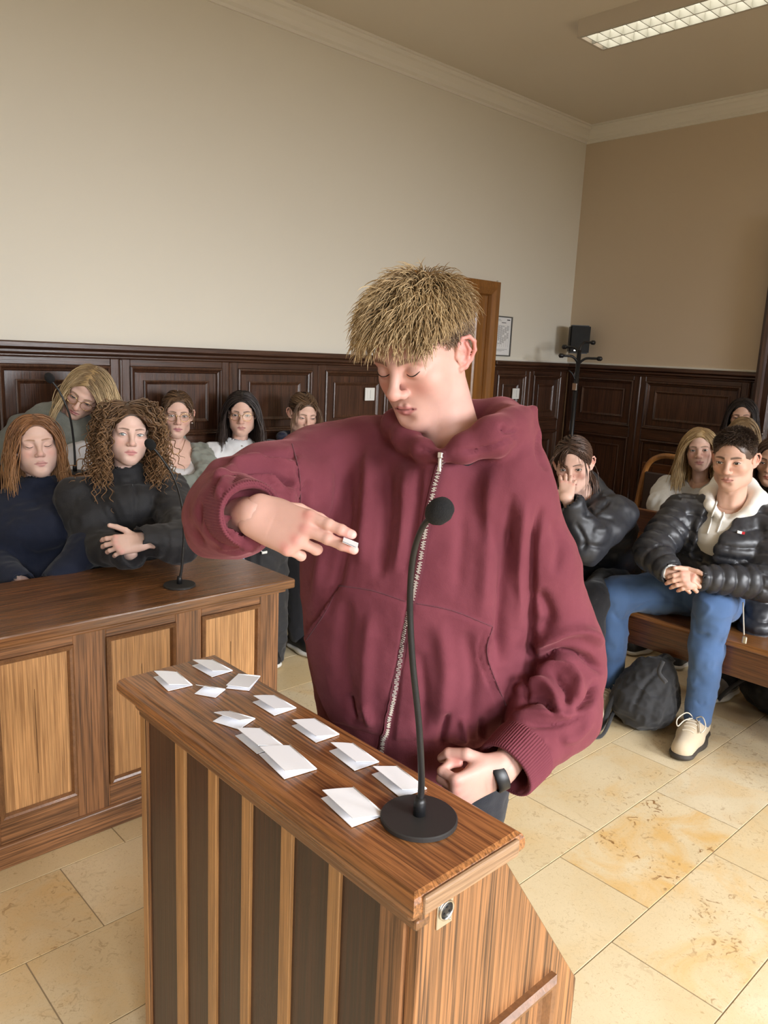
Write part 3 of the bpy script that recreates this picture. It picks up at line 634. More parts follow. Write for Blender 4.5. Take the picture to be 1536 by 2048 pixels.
# ================================================================ SCULPTING TOOLS (signed distance volumes -> meshes)
class Vol:
    def __init__(s, lo, hi, h):
        s.h = h; s.lo = np.array(lo, np.float32); n = np.ceil((np.array(hi) - np.array(lo)) / h).astype(int) + 1
        s.n = n; s.ax = [s.lo[i] + h * np.arange(n[i], dtype=np.float32) for i in range(3)]
        s.d = np.full(n, 0.05, np.float32)
    def _sub(s, lo, hi):
        a = np.clip(np.floor((np.array(lo) - s.lo) / s.h).astype(int), 0, s.n - 1); b = np.clip(np.ceil((np.array(hi) - s.lo) / s.h).astype(int) + 1, 1, s.n)
        if np.any(b <= a): return None, None
        sl = tuple(slice(a[i], b[i]) for i in range(3))
        g = (s.ax[0][sl[0]][:, None, None], s.ax[1][sl[1]][None, :, None], s.ax[2][sl[2]][None, None, :])
        return sl, g
    def _comb(s, sl, b, k, op):
        a = s.d[sl]
        if op == 'u':
            hh = np.maximum(k - np.abs(a - b), 0) / max(k, 1e-6); s.d[sl] = np.minimum(a, b) - hh * hh * k * 0.25
        else:
            b = -b; hh = np.maximum(k - np.abs(a - b), 0) / max(k, 1e-6); s.d[sl] = np.maximum(a, b) + hh * hh * k * 0.25
    def ell(s, c, r, k=0.01, op='u', R=None):
        c = np.array(c, float); r = np.array([r] * 3 if np.isscalar(r) else r, float); m = r.max() + k + 2 * s.h
        sl, g = s._sub(c - m, c + m)
        if sl is None: return s
        X, Y, Z = g[0] - c[0], g[1] - c[1], g[2] - c[2]
        if R is not None:
            R = np.array(R, float)            # columns = local axes
            X, Y, Z = (X * R[0, 0] + Y * R[1, 0] + Z * R[2, 0], X * R[0, 1] + Y * R[1, 1] + Z * R[2, 1], X * R[0, 2] + Y * R[1, 2] + Z * R[2, 2])
        k0 = np.sqrt((X / r[0]) ** 2 + (Y / r[1]) ** 2 + (Z / r[2]) ** 2); k1 = np.sqrt((X / r[0] ** 2) ** 2 + (Y / r[1] ** 2) ** 2 + (Z / r[2] ** 2) ** 2)
        s._comb(sl, (k0 * (k0 - 1) / np.maximum(k1, 1e-6)).astype(np.float32), k, op); return s
    def cone(s, a, b, ra, rb, k=0.01, op='u', side=None, flat=1.0):
        """round cone; side+flat: thickness across 'side' kept, the third axis scaled by flat"""
        a = np.array(a, float); b = np.array(b, float); m = max(ra, rb) * max(1, flat) + k + 2 * s.h
        sl, g = s._sub(np.minimum(a, b) - m, np.maximum(a, b) + m)
        if sl is None: return s
        ab = b - a; L2 = max(ab @ ab, 1e-12)
        X, Y, Z = g[0] - a[0], g[1] - a[1], g[2] - a[2]
        t = np.clip((X * ab[0] + Y * ab[1] + Z * ab[2]) / L2, 0, 1)
        qx, qy, qz = X - t * ab[0], Y - t * ab[1], Z - t * ab[2]
        r = ra + (rb - ra) * t
        if side is None or flat == 1.0:
            v = np.sqrt(qx * qx + qy * qy + qz * qz) - r
        else:
            ax = ab / math.sqrt(L2); sd = np.array(side, float); sd = sd - ax * (sd @ ax); sd /= np.linalg.norm(sd); th = np.cross(ax, sd)
            w = qx * th[0] + qy * th[1] + qz * th[2]
            f = 1.0 / flat - 1.0
            qx, qy, qz = qx + w * f * th[0], qy + w * f * th[1], qz + w * f * th[2]
            v = (np.sqrt(qx * qx + qy * qy + qz * qz) - r) * min(1.0, flat) 
        s._comb(sl, v.astype(np.float32), k, op); return s
    def chain(s, pts, rad, k=0.01, op='u', side=None, flat=1.0):
        rad = [rad] * len(pts) if np.isscalar(rad) else rad
        for i in range(len(pts) - 1): s.cone(pts[i], pts[i + 1], rad[i], rad[i + 1], k, op, side, flat)
        return s
    def box(s, c, half, rad=0.005, k=0.01, op='u', R=None):
        c = np.array(c, float); half = np.array(half, float); m = np.linalg.norm(half) + rad + k + 2 * s.h
        sl, g = s._sub(c - m, c + m)
        if sl is None: return s
        X, Y, Z = g[0] - c[0], g[1] - c[1], g[2] - c[2]
        if R is not None:
            R = np.array(R, float)
            X, Y, Z = (X * R[0, 0] + Y * R[1, 0] + Z * R[2, 0], X * R[0, 1] + Y * R[1, 1] + Z * R[2, 1], X * R[0, 2] + Y * R[1, 2] + Z * R[2, 2])
        qx, qy, qz = np.abs(X) - half[0] + rad, np.abs(Y) - half[1] + rad, np.abs(Z) - half[2] + rad
        v = np.sqrt(np.maximum(qx, 0) ** 2 + np.maximum(qy, 0) ** 2 + np.maximum(qz, 0) ** 2) + np.minimum(np.maximum(qx, np.maximum(qy, qz)), 0) - rad
        s._comb(sl, v.astype(np.float32), k, op); return s
    def plane_cut(s, p, n, k=0.004):
        """remove everything on the +n side of the plane"""
        p = np.array(p, float); n = np.array(n, float); n /= np.linalg.norm(n)
        v = ((s.ax[0] - p[0]) * n[0])[:, None, None] + ((s.ax[1] - p[1]) * n[1])[None, :, None] + ((s.ax[2] - p[2]) * n[2])[None, None, :]
        s._comb((slice(None),) * 3, (-v).astype(np.float32), k, 's'); return s
    def mesh(s, smooth=1):
        d = s.d; d = np.pad(d, 1, constant_values=0.05); lo = s.lo - s.h
        ins = d < 0
        nx, ny, nz = [k - 1 for k in d.shape]
        cs = sum(ins[i:i + nx, j:j + ny, k:k + nz].astype(np.int8) for i in (0, 1) for j in (0, 1) for k in (0, 1))
        act = (cs > 0) & (cs < 8)
        idx = np.full(act.shape, -1, np.int64); ii = np.argwhere(act); idx[act] = np.arange(len(ii))
        acc = np.zeros((len(ii), 3)); cnt = np.zeros(len(ii))
        cor = [(i, j, k) for i in (0, 1) for j in (0, 1) for k in (0, 1)]
        for c0 in cor:
            for a in range(3):
                if c0[a]: continue
                c1 = list(c0); c1[a] = 1
                d0 = d[ii[:, 0] + c0[0], ii[:, 1] + c0[1], ii[:, 2] + c0[2]]; d1 = d[ii[:, 0] + c1[0], ii[:, 1] + c1[1], ii[:, 2] + c1[2]]
                m = (d0 < 0) != (d1 < 0); t = np.where(m, d0 / np.where(m, d0 - d1, 1), 0)
                p = np.tile(np.array(c0, float), (len(ii), 1)); p[:, a] += t
                acc[m] += p[m]; cnt[m] += 1
        V = lo + s.h * (ii + acc / cnt[:, None])
        Q = []
        for a in range(3):
            b, c = (a + 1) % 3, (a + 2) % 3
            s0 = [slice(1, -1)] * 3; s0[a] = slice(0, -1); s1 = list(s0); s1[a] = slice(1, None)
            i0 = ins[tuple(s0)]; i1 = ins[tuple(s1)]; e = np.argwhere(i0 != i1); fl = i0[i0 != i1]
            base = e + 1; base[:, a] -= 1
            def at(db, dc):
                q = base.copy(); q[:, b] -= db; q[:, c] -= dc; return idx[q[:, 0], q[:, 1], q[:, 2]]
            q = np.stack([at(1, 1), at(0, 1), at(0, 0), at(1, 0)], 1); q[~fl] = q[~fl][:, ::-1]
            Q.append(q)
        Q = np.concatenate(Q)
        for _ in range(smooth): V = laplace(V, Q, 0.5)
        return V, Q
def laplace(V, Q, w=0.5):
    acc = np.zeros_like(V); cnt = np.zeros(len(V))
    for a, b in ((0, 1), (1, 2), (2, 3), (3, 0)):
        for i, j in ((a, b), (b, a)):
            for k in range(3): acc[:, k] += np.bincount(Q[:, i], V[Q[:, j], k], len(V))
            cnt += np.bincount(Q[:, i], minlength=len(V))
    return V + w * (acc / np.maximum(cnt, 1)[:, None] - V)
def vnormals(V, Q):
    n = np.cross(V[Q[:, 2]] - V[Q[:, 0]], V[Q[:, 3]] - V[Q[:, 1]]); N = np.zeros_like(V)
    for i in range(4):
        for k in range(3): N[:, k] += np.bincount(Q[:, i], n[:, k], len(V))
    return N / (np.linalg.norm(N, axis=1)[:, None] + 1e-12)
_perm = np.random.default_rng(3).random((64, 64, 64)).astype(np.float32)
def vnoise(p, scale):
    q = np.asarray(p) * scale + 100.0; i = np.floor(q).astype(int); f = q - i; f = f * f * (3 - 2 * f); i %= 64; j = (i + 1) % 64; r = 0
    for a in (0, 1):
        for b in (0, 1):
            for c in (0, 1):
                w = (f[:, 0] if a else 1 - f[:, 0]) * (f[:, 1] if b else 1 - f[:, 1]) * (f[:, 2] if c else 1 - f[:, 2])
                r = r + w * _perm[(j if a else i)[:, 0], (j if b else i)[:, 1], (j if c else i)[:, 2]]
    return r * 2 - 1
def quad_obj(name, V, Q, parent, mat, smooth=True, cols=None, sub=0, base=None):
    base = np.array(parent.location) if base is None else base
    me = bpy.data.meshes.new(name); V = np.asarray(V, float) - base; nv, nq = len(V), len(Q)
    me.vertices.add(nv); me.vertices.foreach_set('co', V.astype(np.float32).ravel())
    k = Q.shape[1]
    me.loops.add(nq * k); me.loops.foreach_set('vertex_index', Q.astype(np.int32).ravel())
    me.polygons.add(nq); me.polygons.foreach_set('loop_start', np.arange(0, nq * k, k, dtype=np.int32))
    me.update(calc_edges=True)
    me.polygons.foreach_set('use_smooth', [smooth] * nq)
    if cols is not None:
        a = me.color_attributes.new('tint', 'FLOAT_COLOR', 'POINT'); c4 = np.ones((nv, 4), np.float32); c4[:, :3] = cols; a.data.foreach_set('color', c4.ravel())
    me.validate(); me.update()
    return link(name, me, parent, mat)
def join_q(parts):
    """[(V,Q,cols)] -> one"""
    Vs, Qs, Cs, n = [], [], [], 0
    for V, Q, C in parts:
        Vs.append(V); Qs.append(Q + n); n += len(V); Cs.append(np.broadcast_to(np.asarray(C, float), (len(V), 3)))
    return np.concatenate(Vs), np.concatenate(Qs), np.concatenate(Cs)
def smoothstep(a, b, x): t = np.clip((x - a) / (b - a), 0, 1); return t * t * (3 - 2 * t)
def seg_dist2(p, poly):
    """distance of 2-D points to a polyline, with the parameter along it"""
    p = np.asarray(p, float); best = np.full(len(p), 1e9); par = np.zeros(len(p)); side = np.zeros(len(p)); m = len(poly) - 1
    for i in range(m):
        a = np.array(poly[i], float); b = np.array(poly[i + 1], float); ab = b - a
        t = np.clip(((p - a) @ ab) / max(ab @ ab, 1e-9), 0, 1); q = p - (a + t[:, None] * ab); dd = np.sqrt((q ** 2).sum(1))
        u = dd < best; best[u] = dd[u]; par[u] = (i + t[u]) / m; side[u] = np.sign(ab[0] * q[u, 1] - ab[1] * q[u, 0])
    return best, par, side
def sculpt(V, Q, strokes, facing=0.1):
    """push the surface in or out along strokes traced on the side that faces the viewer: (polyline px, width px, height m)"""
    N = vnormals(V, Q); pr = project(V); vd = V - CAM; vd /= np.linalg.norm(vd, axis=1)[:, None]
    face = smoothstep(facing, facing + 0.3, -(N * vd).sum(1))
    disp = np.zeros(len(V))
    for st in strokes:
        poly, w, hgt = st[:3]; mode = st[3] if len(st) > 3 else 'g'
        pl = np.array(poly, float)
        if mode == 'p':
            lo = pl.min(0) - 4 * w; hi = pl.max(0) + 4 * w
            s = np.flatnonzero((pr[:, 0] > lo[0]) & (pr[:, 0] < hi[0]) & (pr[:, 1] > lo[1]) & (pr[:, 1] < hi[1]) & (face > 0))
            if not len(s): continue
            cl = np.vstack([pl, pl[:1]]); dd, _, _ = seg_dist2(pr[s, :2], cl); ins = np.zeros(len(s), bool); q = pr[s, :2]
            for i in range(len(pl)):
                a, b = cl[i], cl[i + 1]
                c = ((a[1] > q[:, 1]) != (b[1] > q[:, 1])) & (q[:, 0] < (b[0] - a[0]) * (q[:, 1] - a[1]) / (b[1] - a[1] + 1e-9) + a[0]); ins ^= c
            disp[s] += hgt * smoothstep(-w, w, np.where(ins, dd, -dd)) * face[s]; continue
        if len(pl) > 2: pl = spline(pl, 4 * len(pl))
        lo = pl.min(0) - 3 * w; hi = pl.max(0) + 3 * w
        s = np.flatnonzero((pr[:, 0] > lo[0]) & (pr[:, 0] < hi[0]) & (pr[:, 1] > lo[1]) & (pr[:, 1] < hi[1]) & (face > 0))
        if not len(s): continue
        dd, par, side = seg_dist2(pr[s, :2], pl)
        taper = np.clip(np.minimum(par, 1 - par) * 5, 0, 1) ** 0.7 if mode != 'e' else 1.0
        if mode == 's':     # step: one side (right of the stroke) raised, falling off over 4 widths
            g = np.where(side > 0, np.exp(-dd / (2.2 * w)), np.exp(-(dd / (0.25 * w)) ** 2)) 
            g = g * smoothstep(-0.3 * w, 0.3 * w, dd * side)
        else: g = np.exp(-(dd / w) ** 2)
        disp[s] += hgt * g * taper * face[s]
    return V + N * disp[:, None]

# ---------------------------------------------------------------- heads
def frame(fwd, up=(0, 0, 1), roll=0.0):
    """columns: right of the person, forward, up"""
    f = np.array(fwd, float); f /= np.linalg.norm(f); u = np.array(up, float); u = u - f * (u @ f); u /= np.linalg.norm(u); r = np.cross(f, u)
    if roll:
        c, s_ = math.cos(roll), math.sin(roll); r, u = c * r + s_ * u, -s_ * r + c * u
    return np.stack([r, f, u], 1)
SKIN = dict(fair=(0.80, 0.53, 0.43), warm=(0.72, 0.44, 0.33), light=(0.83, 0.58, 0.48))
def head_vol(male=False, h=0.0021, closed=False, smile=0.0, jaw=1.0, nose=1.0, ear=True, ear_out=1.0, lips=1.0, cheek=1.0, neck=None, neck_r=None, plump=0.0):
    lo, hi = np.array((-0.105, -0.14, -0.215)), np.array((0.105, 0.132, 0.132))
    if neck is not None: lo = np.minimum(lo, np.array(neck) - 0.075); hi = np.maximum(hi, np.array(neck) + 0.075)
    v = Vol(lo, hi, h)
    v.ell((0, -0.018, 0.034), (0.0735, 0.097, 0.081), 0.01)
    v.ell((0, 0.032, 0.046), (0.056, 0.050, 0.050), 0.03)
    v.ell((0, 0.030, -0.028), (0.0575, 0.056, 0.066), 0.03)
    for s in (-1, 1):
        v.ell((s * 0.041, 0.052, -0.024), (0.023 * cheek, 0.026, 0.022), 0.025)
        jw = (0.051 if male else 0.046) * jaw
        v.cone((s * jw, -0.006, -0.040), (s * jw * 0.93, 0.004, -0.076), 0.019, 0.016, 0.03)
        v.cone((s * jw * 0.93, 0.004, -0.076), (s * 0.014, 0.062, -0.099), 0.017, 0.0165, 0.03)
        v.cone((s * 0.044, 0.072, 0.020), (s * 0.012, 0.084, 0.018), 0.0105 if male else 0.009, 0.0105 if male else 0.009, 0.02)
        if plump: v.ell((s * 0.036, 0.042, -0.054), (0.022 + plump, 0.028, 0.027), 0.025)
    v.ell((0, 0.070, -0.099), (0.019 if male else 0.016, 0.0155, 0.0165), 0.02)
    v.ell((0, 0.068, -0.066), (0.030, 0.021, 0.026), 0.022)
    v.ell((0, 0.035, -0.085), (0.035, 0.045, 0.024), 0.03)          # floor of the chin
    for s in (-1, 1):
        v.ell((s * 0.0325, 0.103, 0.0005), (0.020, 0.0185, 0.0135), 0.016, 's')
        v.ell((s * 0.0320, 0.0725, -0.0010), (0.0172, 0.0155, 0.0145), 0.005)
        if closed: v.ell((s * 0.0320, 0.0735, -0.003), (0.0165, 0.0155, 0.0125), 0.004)
        v.chain([(s * 0.018, 0.0905, 0.0085), (s * 0.031, 0.0905, 0.0118), (s * 0.046, 0.082, 0.0085)], 0.0012, 0.003, 's')   # lid crease
    n = nose
    v.cone((0, 0.083, 0.014), (0, 0.088 + 0.020 * n, -0.028), 0.0085, 0.0095, 0.014)
    v.ell((0, 0.090 + 0.020 * n, -0.0335), (0.0118, 0.0115, 0.0105), 0.008)
    for s in (-1, 1):
        v.ell((s * 0.0118 * n, 0.098, -0.0375), (0.0083, 0.0115, 0.0080), 0.006)
    for s in (-1, 1): v.ell((s * 0.0060, 0.1025, -0.0455), (0.0040, 0.0062, 0.0040), 0.003, 's')
    # lips
    sm = smile
    L = lips
    v.chain([(-0.0235, 0.0775, -0.0685 + sm), (-0.0075, 0.0905, -0.0635), (0, 0.0905, -0.0648), (0.0075, 0.0905, -0.0635), (0.0235, 0.0775, -0.0685 + sm)], [0.0022, 0.0042 * L, 0.0040 * L, 0.0042 * L, 0.0022], 0.004)
    v.chain([(-0.0215, 0.0775, -0.0705 + sm), (0, 0.0880, -0.0752), (0.0215, 0.0775, -0.0705 + sm)], [0.0022, 0.0062 * L, 0.0022], 0.005)
    v.chain([(-0.0245, 0.0815, -0.0690 + sm), (-0.010, 0.0935, -0.0690), (0.010, 0.0935, -0.0690), (0.0245, 0.0815, -0.0690 + sm)], 0.0015, 0.0025, 's')
    v.ell((0, 0.096, -0.0865), (0.016, 0.008, 0.006), 0.012, 's')     # dip under the lower lip
    v.cone((0, 0.0965, -0.0500), (0, 0.0955, -0.0575), 0.0018, 0.0025, 0.004, 's')
    if ear:
        for s in (-1, 1):
            a = math.radians(17 * ear_out); rz = np.array([[math.cos(s * a), -math.sin(s * a), 0], [math.sin(s * a), math.cos(s * a), 0], [0, 0, 1]])
            rx = np.array([[1, 0, 0], [0, math.cos(0.22), -math.sin(0.22)], [0, math.sin(0.22), math.cos(0.22)]])
            R = rz @ rx; o = np.array([s * 0.0715, -0.014, -0.006])
            T = lambda x, y, z: o + R @ np.array([s * x, y, z])
            # helix rim, lobe, bowl
            rim = [(0.004, 0.012, 0.004), (0.008, 0.014, 0.018), (0.011, 0.006, 0.029), (0.014, -0.008, 0.031), (0.016, -0.018, 0.022), (0.015, -0.020, 0.006), (0.011, -0.014, -0.010), (0.007, -0.004, -0.022), (0.004, 0.005, -0.027)]
            v.ell(T(0.004, -0.003, 0.003), (0.0045, 0.0165, 0.027), 0.004, 'u', R)
            v.chain([T(*q) for q in rim], [0.003, 0.0033, 0.0035, 0.0036, 0.0036, 0.0034, 0.0036, 0.005, 0.005], 0.003)
            v.chain([T(0.010, -0.004, 0.020), T(0.0115, -0.0105, 0.008), T(0.009, -0.007, -0.008), T(0.006, 0.001, -0.013)], [0.0025, 0.0032, 0.003, 0.0028], 0.003)
            v.ell(T(0.0115, 0.001, -0.002), (0.006, 0.0072, 0.010), 0.003, 's', R)
            v.ell(T(0.003, 0.0115, -0.003), (0.004, 0.0042, 0.006), 0.003, 'u', R)
    nr = neck_r or (0.054 if male else 0.044)
    ne = np.array(neck if neck is not None else (0, -0.040, -0.20)); nu = np.array([0, -0.024, -0.05])
    v.cone(nu, ne, nr * 0.97, nr * 1.04, 0.025)
    for s in (-1, 1): v.cone((s * 0.042, -0.012, -0.045), ne + np.array([s * 0.014, nr * 0.85, 0]), 0.009, 0.010, 0.02)
    if male: v.ell(nu + (ne - nu) * 0.55 + np.array([0, nr * 0.95, 0]), (0.009, 0.010, 0.013), 0.012)
    return v
_head_cache = {}
def head_mesh(**kw):
    key = tuple(sorted(kw.items()))
    if key not in _head_cache: _head_cache[key] = head_vol(**kw).mesh(1)
    V, Q = _head_cache[key]; return V.copy(), Q
def head_colors(V, skin, lipcol=None, blush=0.25, male=False, brow=None, brow_t=1.0, brow_arch=0.0, stubble=0.0):
    skin = np.array(skin); C = np.tile(skin, (len(V), 1)); x, y, z = V[:, 0], V[:, 1], V[:, 2]; ax = np.abs(x)
    red = skin * np.array([1.04, 0.66, 0.64])
    def mixc(w, col): 
        nonlocal C; C = C * (1 - w[:, None]) + np.array(col) * w[:, None]
    front = smoothstep(0.02, 0.06, y)
    mixc(blush * front * np.exp(-(((ax - 0.040) / 0.018) ** 2 + ((z + 0.032) / 0.018) ** 2)), red)
    mixc(blush * 0.9 * front * np.exp(-((ax / 0.014) ** 2 + ((z + 0.036) / 0.012) ** 2)), red)
    mixc(0.55 * smoothstep(0.072, 0.086, ax) * smoothstep(0.05, 0.0, np.abs(z)), red)
    mixc(0.22 * front * np.exp(-(((ax - 0.032) / 0.018) ** 2 + ((z + 0.004) / 0.010) ** 2)), skin * np.array([0.86, 0.70, 0.72]))
    lc = np.array(lipcol if lipcol is not None else skin * np.array([0.88, 0.50, 0.50]))
    # lips
    zt = -0.0600 - 0.0022 * np.exp(-(ax / 0.0035) ** 2) - 0.0065 * smoothstep(0.006, 0.024, ax)
    zb = -0.0815 + 0.0105 * smoothstep(0.003, 0.025, ax)
    w = smoothstep(0.0012, -0.0012, z - zt) * smoothstep(-0.0012, 0.0012, z - zb) * smoothstep(0.0255, 0.0235, ax) * smoothstep(0.07, 0.076, y)
    mixc(0.85 * w, lc)
    mixc(0.75 * np.exp(-((z + 0.0690) / 0.0012) ** 2) * smoothstep(0.0255, 0.023, ax) * smoothstep(0.07, 0.076, y), lc * 0.35)  # shade of the mouth crease painted into the lip colour
    if stubble: mixc(stubble * smoothstep(0.03, 0.06, y) * smoothstep(0.05, 0.03, ax) * np.exp(-((z + 0.053) / 0.005) ** 2), skin * 0.45)
    if brow is not None:
        bz = 0.0185 + (0.0035 + brow_arch) * np.sin(np.clip((ax - 0.012) / 0.036, 0, 1) * math.pi * 0.8)
        th = (0.0042 if male else 0.0030) * brow_t * (1 - 0.55 * smoothstep(0.03, 0.05, ax))
        w = smoothstep(th * 1.3, th * 0.6, np.abs(z - bz)) * smoothstep(0.009, 0.013, ax) * smoothstep(0.052, 0.045, ax) * smoothstep(0.05, 0.06, y)
        mixc(0.85 * w, brow)
    return C
def eye_patch(s, open_=1.0, look=(0, 0), iris=(0.12, 0.17, 0.20), ir=0.0060):
    """visible almond of an eye on the lid surface, coloured by distance to the iris centre, plus a painted glint"""
    n, m = 25, 15; V = []; C = []
    for i in range(n):
        a = -1 + 2 * i / (n - 1); x = a * 0.0142
        up = 0.0058 * open_ * (1 - abs(a) ** 2.2) ; dn = -0.0042 * open_ * (1 - abs(a) ** 2.0); cant = 0.0012 * a
        for j in range(m):
            t = j / (m - 1); z = dn + (up - dn) * t + cant - 0.0006
            zz = z; k = 1 - (x / 0.0178) ** 2 - (zz / 0.0150) ** 2
            y = 0.0163 * math.sqrt(max(k, 0.02))
            V.append((s * (0.0320 + x), 0.0725 + y + 0.0004, z - 0.0004)); 
            dx, dz = x * 1.0 - s * look[0], z - 0.0004 - look[1]
            r = math.hypot(dx, dz)
            c = np.array((0.78, 0.74, 0.72)) * (1 - 0.35 * abs(a) ** 3)
            if r < ir * 1.06: c = np.array(iris) * (0.35 if r > ir * 0.86 else 1.0)
            if r < ir * 0.45: c = np.array((0.008, 0.007, 0.007))
            if math.hypot(dx + 0.0018, dz - 0.0020) < 0.0011: c = np.array((0.9, 0.9, 0.9))  # catchlight painted as a white dot
            C.append(c)
    Q = [((i * m + j), (i + 1) * m + j, (i + 1) * m + j + 1, i * m + j + 1) for i in range(n - 1) for j in range(m - 1)]
    Q = np.array(Q)
    if s < 0: Q = Q[:, ::-1]
    return np.array(V), Q, np.array(C)
def lash_path(s, open_=1.0, closed=False, lower=False, ofs=0.0009):
    p = []
    for i in range(13):
        a = -1 + i / 6.0; x = a * 0.0150
        z = ((-0.0058 if lower is False else -0.0042) * (1 - abs(a) ** 2)) if (closed or lower) else 0.0058 * open_ * (1 - abs(a) ** 2.2)
        if lower: z = -0.0042 * open_ * (1 - a * a)
        z += 0.0012 * a - 0.0010
        k = 1 - (x / 0.0178) ** 2 - (z / 0.0150) ** 2
        p.append((s * (0.0320 + x), 0.0725 + 0.0163 * math.sqrt(max(k, 0.02)) + ofs, z))
    return np.array(p)
def tubes_q(paths, radii, n=4):
    """many tubes of equal point count -> quads (vectorised). paths (k,m,3), radii (m,) or (k,m)"""
    paths = np.asarray(paths, float); k, m, _ = paths.shape
    T = np.gradient(paths, axis=1); T /= np.linalg.norm(T, axis=2)[..., None] + 1e-12
    ref = np.broadcast_to(np.array([0.31, 0.23, 0.92]), T.shape).copy(); N = np.cross(T, ref); N /= np.linalg.norm(N, axis=2)[..., None] + 1e-9; B = np.cross(T, N)
    r = np.broadcast_to(np.asarray(radii, float), (k, m))
    a = np.arange(n) * 2 * math.pi / n
    V = paths[:, :, None] + r[:, :, None, None] * (np.cos(a)[None, None, :, None] * N[:, :, None] + np.sin(a)[None, None, :, None] * B[:, :, None])
    i = np.arange(m - 1)[:, None] * n; j = np.arange(n)[None]; jn = (j + 1) % n
    q = np.stack(np.broadcast_arrays(i + j, i + jn, i + n + jn, i + n + j), -1).reshape(-1, 4)
    Q = (q[None] + (np.arange(k) * m * n)[:, None, None]).reshape(-1, 4)
    return V.reshape(-1, 3), Q

# ---------------------------------------------------------------- hair
SC_C = np.array([0, -0.010, 0.036]); SC_R = np.array([0.0760, 0.1075, 0.0840])
def push_out(p, ells):
    for c, r, R in ells:
        q = (p - c) @ R; k = np.sqrt(((q / r) ** 2).sum(-1)); ins = k < 1
        if ins.any(): q[ins] = q[ins] / np.maximum(k[ins], 1e-3)[:, None]; p[ins] = q[ins] @ R.T + c
    return p
def grow(roots, dirs, length, hd, R, s, ells, grav=0.25, n=16, keep=0.75, face_w=0.060, wave=0.0, wfreq=9.0, curl=0.0, cfreq=60.0, spread=0.0, gdir=(0, 0, -1), layer=None, face=True, seed=1, part=None):
    """grow strands in world space from roots (head frame) over the head; returns (k,n,3)"""
    rg = np.random.default_rng(seed); k = len(roots); p = roots * s @ R.T + hd; d = dirs @ R.T; g = np.array(gdir, float)
    L = np.broadcast_to(np.asarray(length, float), (k,)); st = L / (n - 1)
    lay = rg.random(k) * 0.012 if layer is None else layer
    sgn = np.where(roots[:, 0] >= (part or 0.0), 1.0, -1.0)
    out = [p.copy()]; jit = rg.normal(size=(k, 3)) * spread
    for i in range(1, n):
        d = d * keep + g * grav + jit * (0.2 if i < n / 2 else 0.35); d /= np.linalg.norm(d, axis=1)[:, None]
        p = p + d * st[:, None]
        hl = (p - hd) @ R / s                                # head frame
        le = lay * min(1.0, i / (0.35 * n)); kk = np.sqrt((((hl - SC_C) / (SC_R + 0.001 + le[:, None])) ** 2).sum(1))
        m = kk < 1; c0 = SC_C; hl[m] = (hl[m] - c0) / kk[m][:, None] + c0
        if face:
            xw = (face_w + le * 0.8) * np.clip((0.092 - hl[:, 2]) / 0.050, 0, 1)
            m = (hl[:, 1] > -0.005) & (hl[:, 2] > -0.13) & (hl[:, 0] * sgn < xw) & (hl[:, 1] < 0.24)
            hl[m, 0] = (sgn * xw)[m]
        p2 = hl * s @ R.T + hd
        p = push_out(p2, ells)
        d2 = p - out[-1]; ln = np.linalg.norm(d2, axis=1)[:, None]; d = d2 / (ln + 1e-9)
        out.append(p.copy())
    P3 = np.stack(out, 1)
    t = np.linspace(0, 1, n)[None, :]
    if wave or curl:
        T = np.gradient(P3, axis=1); T /= np.linalg.norm(T, axis=2)[..., None] + 1e-9
        A = np.cross(T, np.array([0.2, 0.3, 0.93])); A /= np.linalg.norm(A, axis=2)[..., None] + 1e-9; B = np.cross(T, A)
        ph = rg.random(k)[:, None] * 6.28; ln = L[:, None] * t; am = smoothstep(0.05, 0.35, t)
        if wave: P3 = P3 + (A * np.sin(ln * wfreq * 6.28 / 1 + ph)[..., None] + B * np.cos(ln * wfreq * 5.1 + ph * 2)[..., None]) * (wave * am)[..., None]
        if curl:
            f = cfreq * (0.8 + 0.4 * rg.random(k))[:, None]; hand = np.where(rg.random(k) < 0.5, 1, -1)[:, None]
            P3 = P3 + (A * np.cos(ln * f + ph)[..., None] + B * (hand * np.sin(ln * f + ph))[..., None]) * (curl * am)[..., None]
    return P3
def scalp_roots(k, seed=1, zmin=-0.05, front=0.055, ztop_front=0.072, side_front=0.02, grow_=0.002):
    """random roots on the skull in the head frame, behind the hairline"""
    rg = np.random.default_rng(seed); out = np.zeros((0, 3)); c = SC_C; r = SC_R + grow_ - 0.002
    while len(out) < k:
        u = rg.normal(size=(4 * k, 3)); u /= np.linalg.norm(u, axis=1)[:, None]; q = u * r + c
        # hairline: y limit as function of height
        yl = np.where(q[:, 2] > ztop_front, 0.085, np.where(q[:, 2] > 0.02, side_front + (q[:, 2] - 0.02) * 1.0, -0.012))
        m = (q[:, 2] > zmin) & (q[:, 1] < yl) & ~((q[:, 2] < 0.03) & (q[:, 1] > -0.03) & (np.abs(q[:, 0]) > 0.05) & (q[:, 2] < 0.0))
        out = np.concatenate([out, q[m]])
    out = out[:k]; nrm = (out - c) / r ** 2; nrm /= np.linalg.norm(nrm, axis=1)[:, None]
    return out, nrm
def strand_cols(k, m, n, cols, seed=2, tip=None, root=None):
    rg = np.random.default_rng(seed); a, b = np.array(cols[0]), np.array(cols[1]); w = rg.random(k)[:, None]; C = a * (1 - w) + b * w
    C = C[:, None, :] * np.ones((1, m, 1)); t = np.linspace(0, 1, m)[None, :, None]
    if tip is not None: C = C * (1 - 0.8 * t ** 1.5) + np.array(tip) * (0.8 * t ** 1.5)
    if root is not None: C = C * (1 - np.exp(-t * 5)) + np.array(root) * np.exp(-t * 5)
    return np.repeat(C.reshape(-1, 3), n, 0)
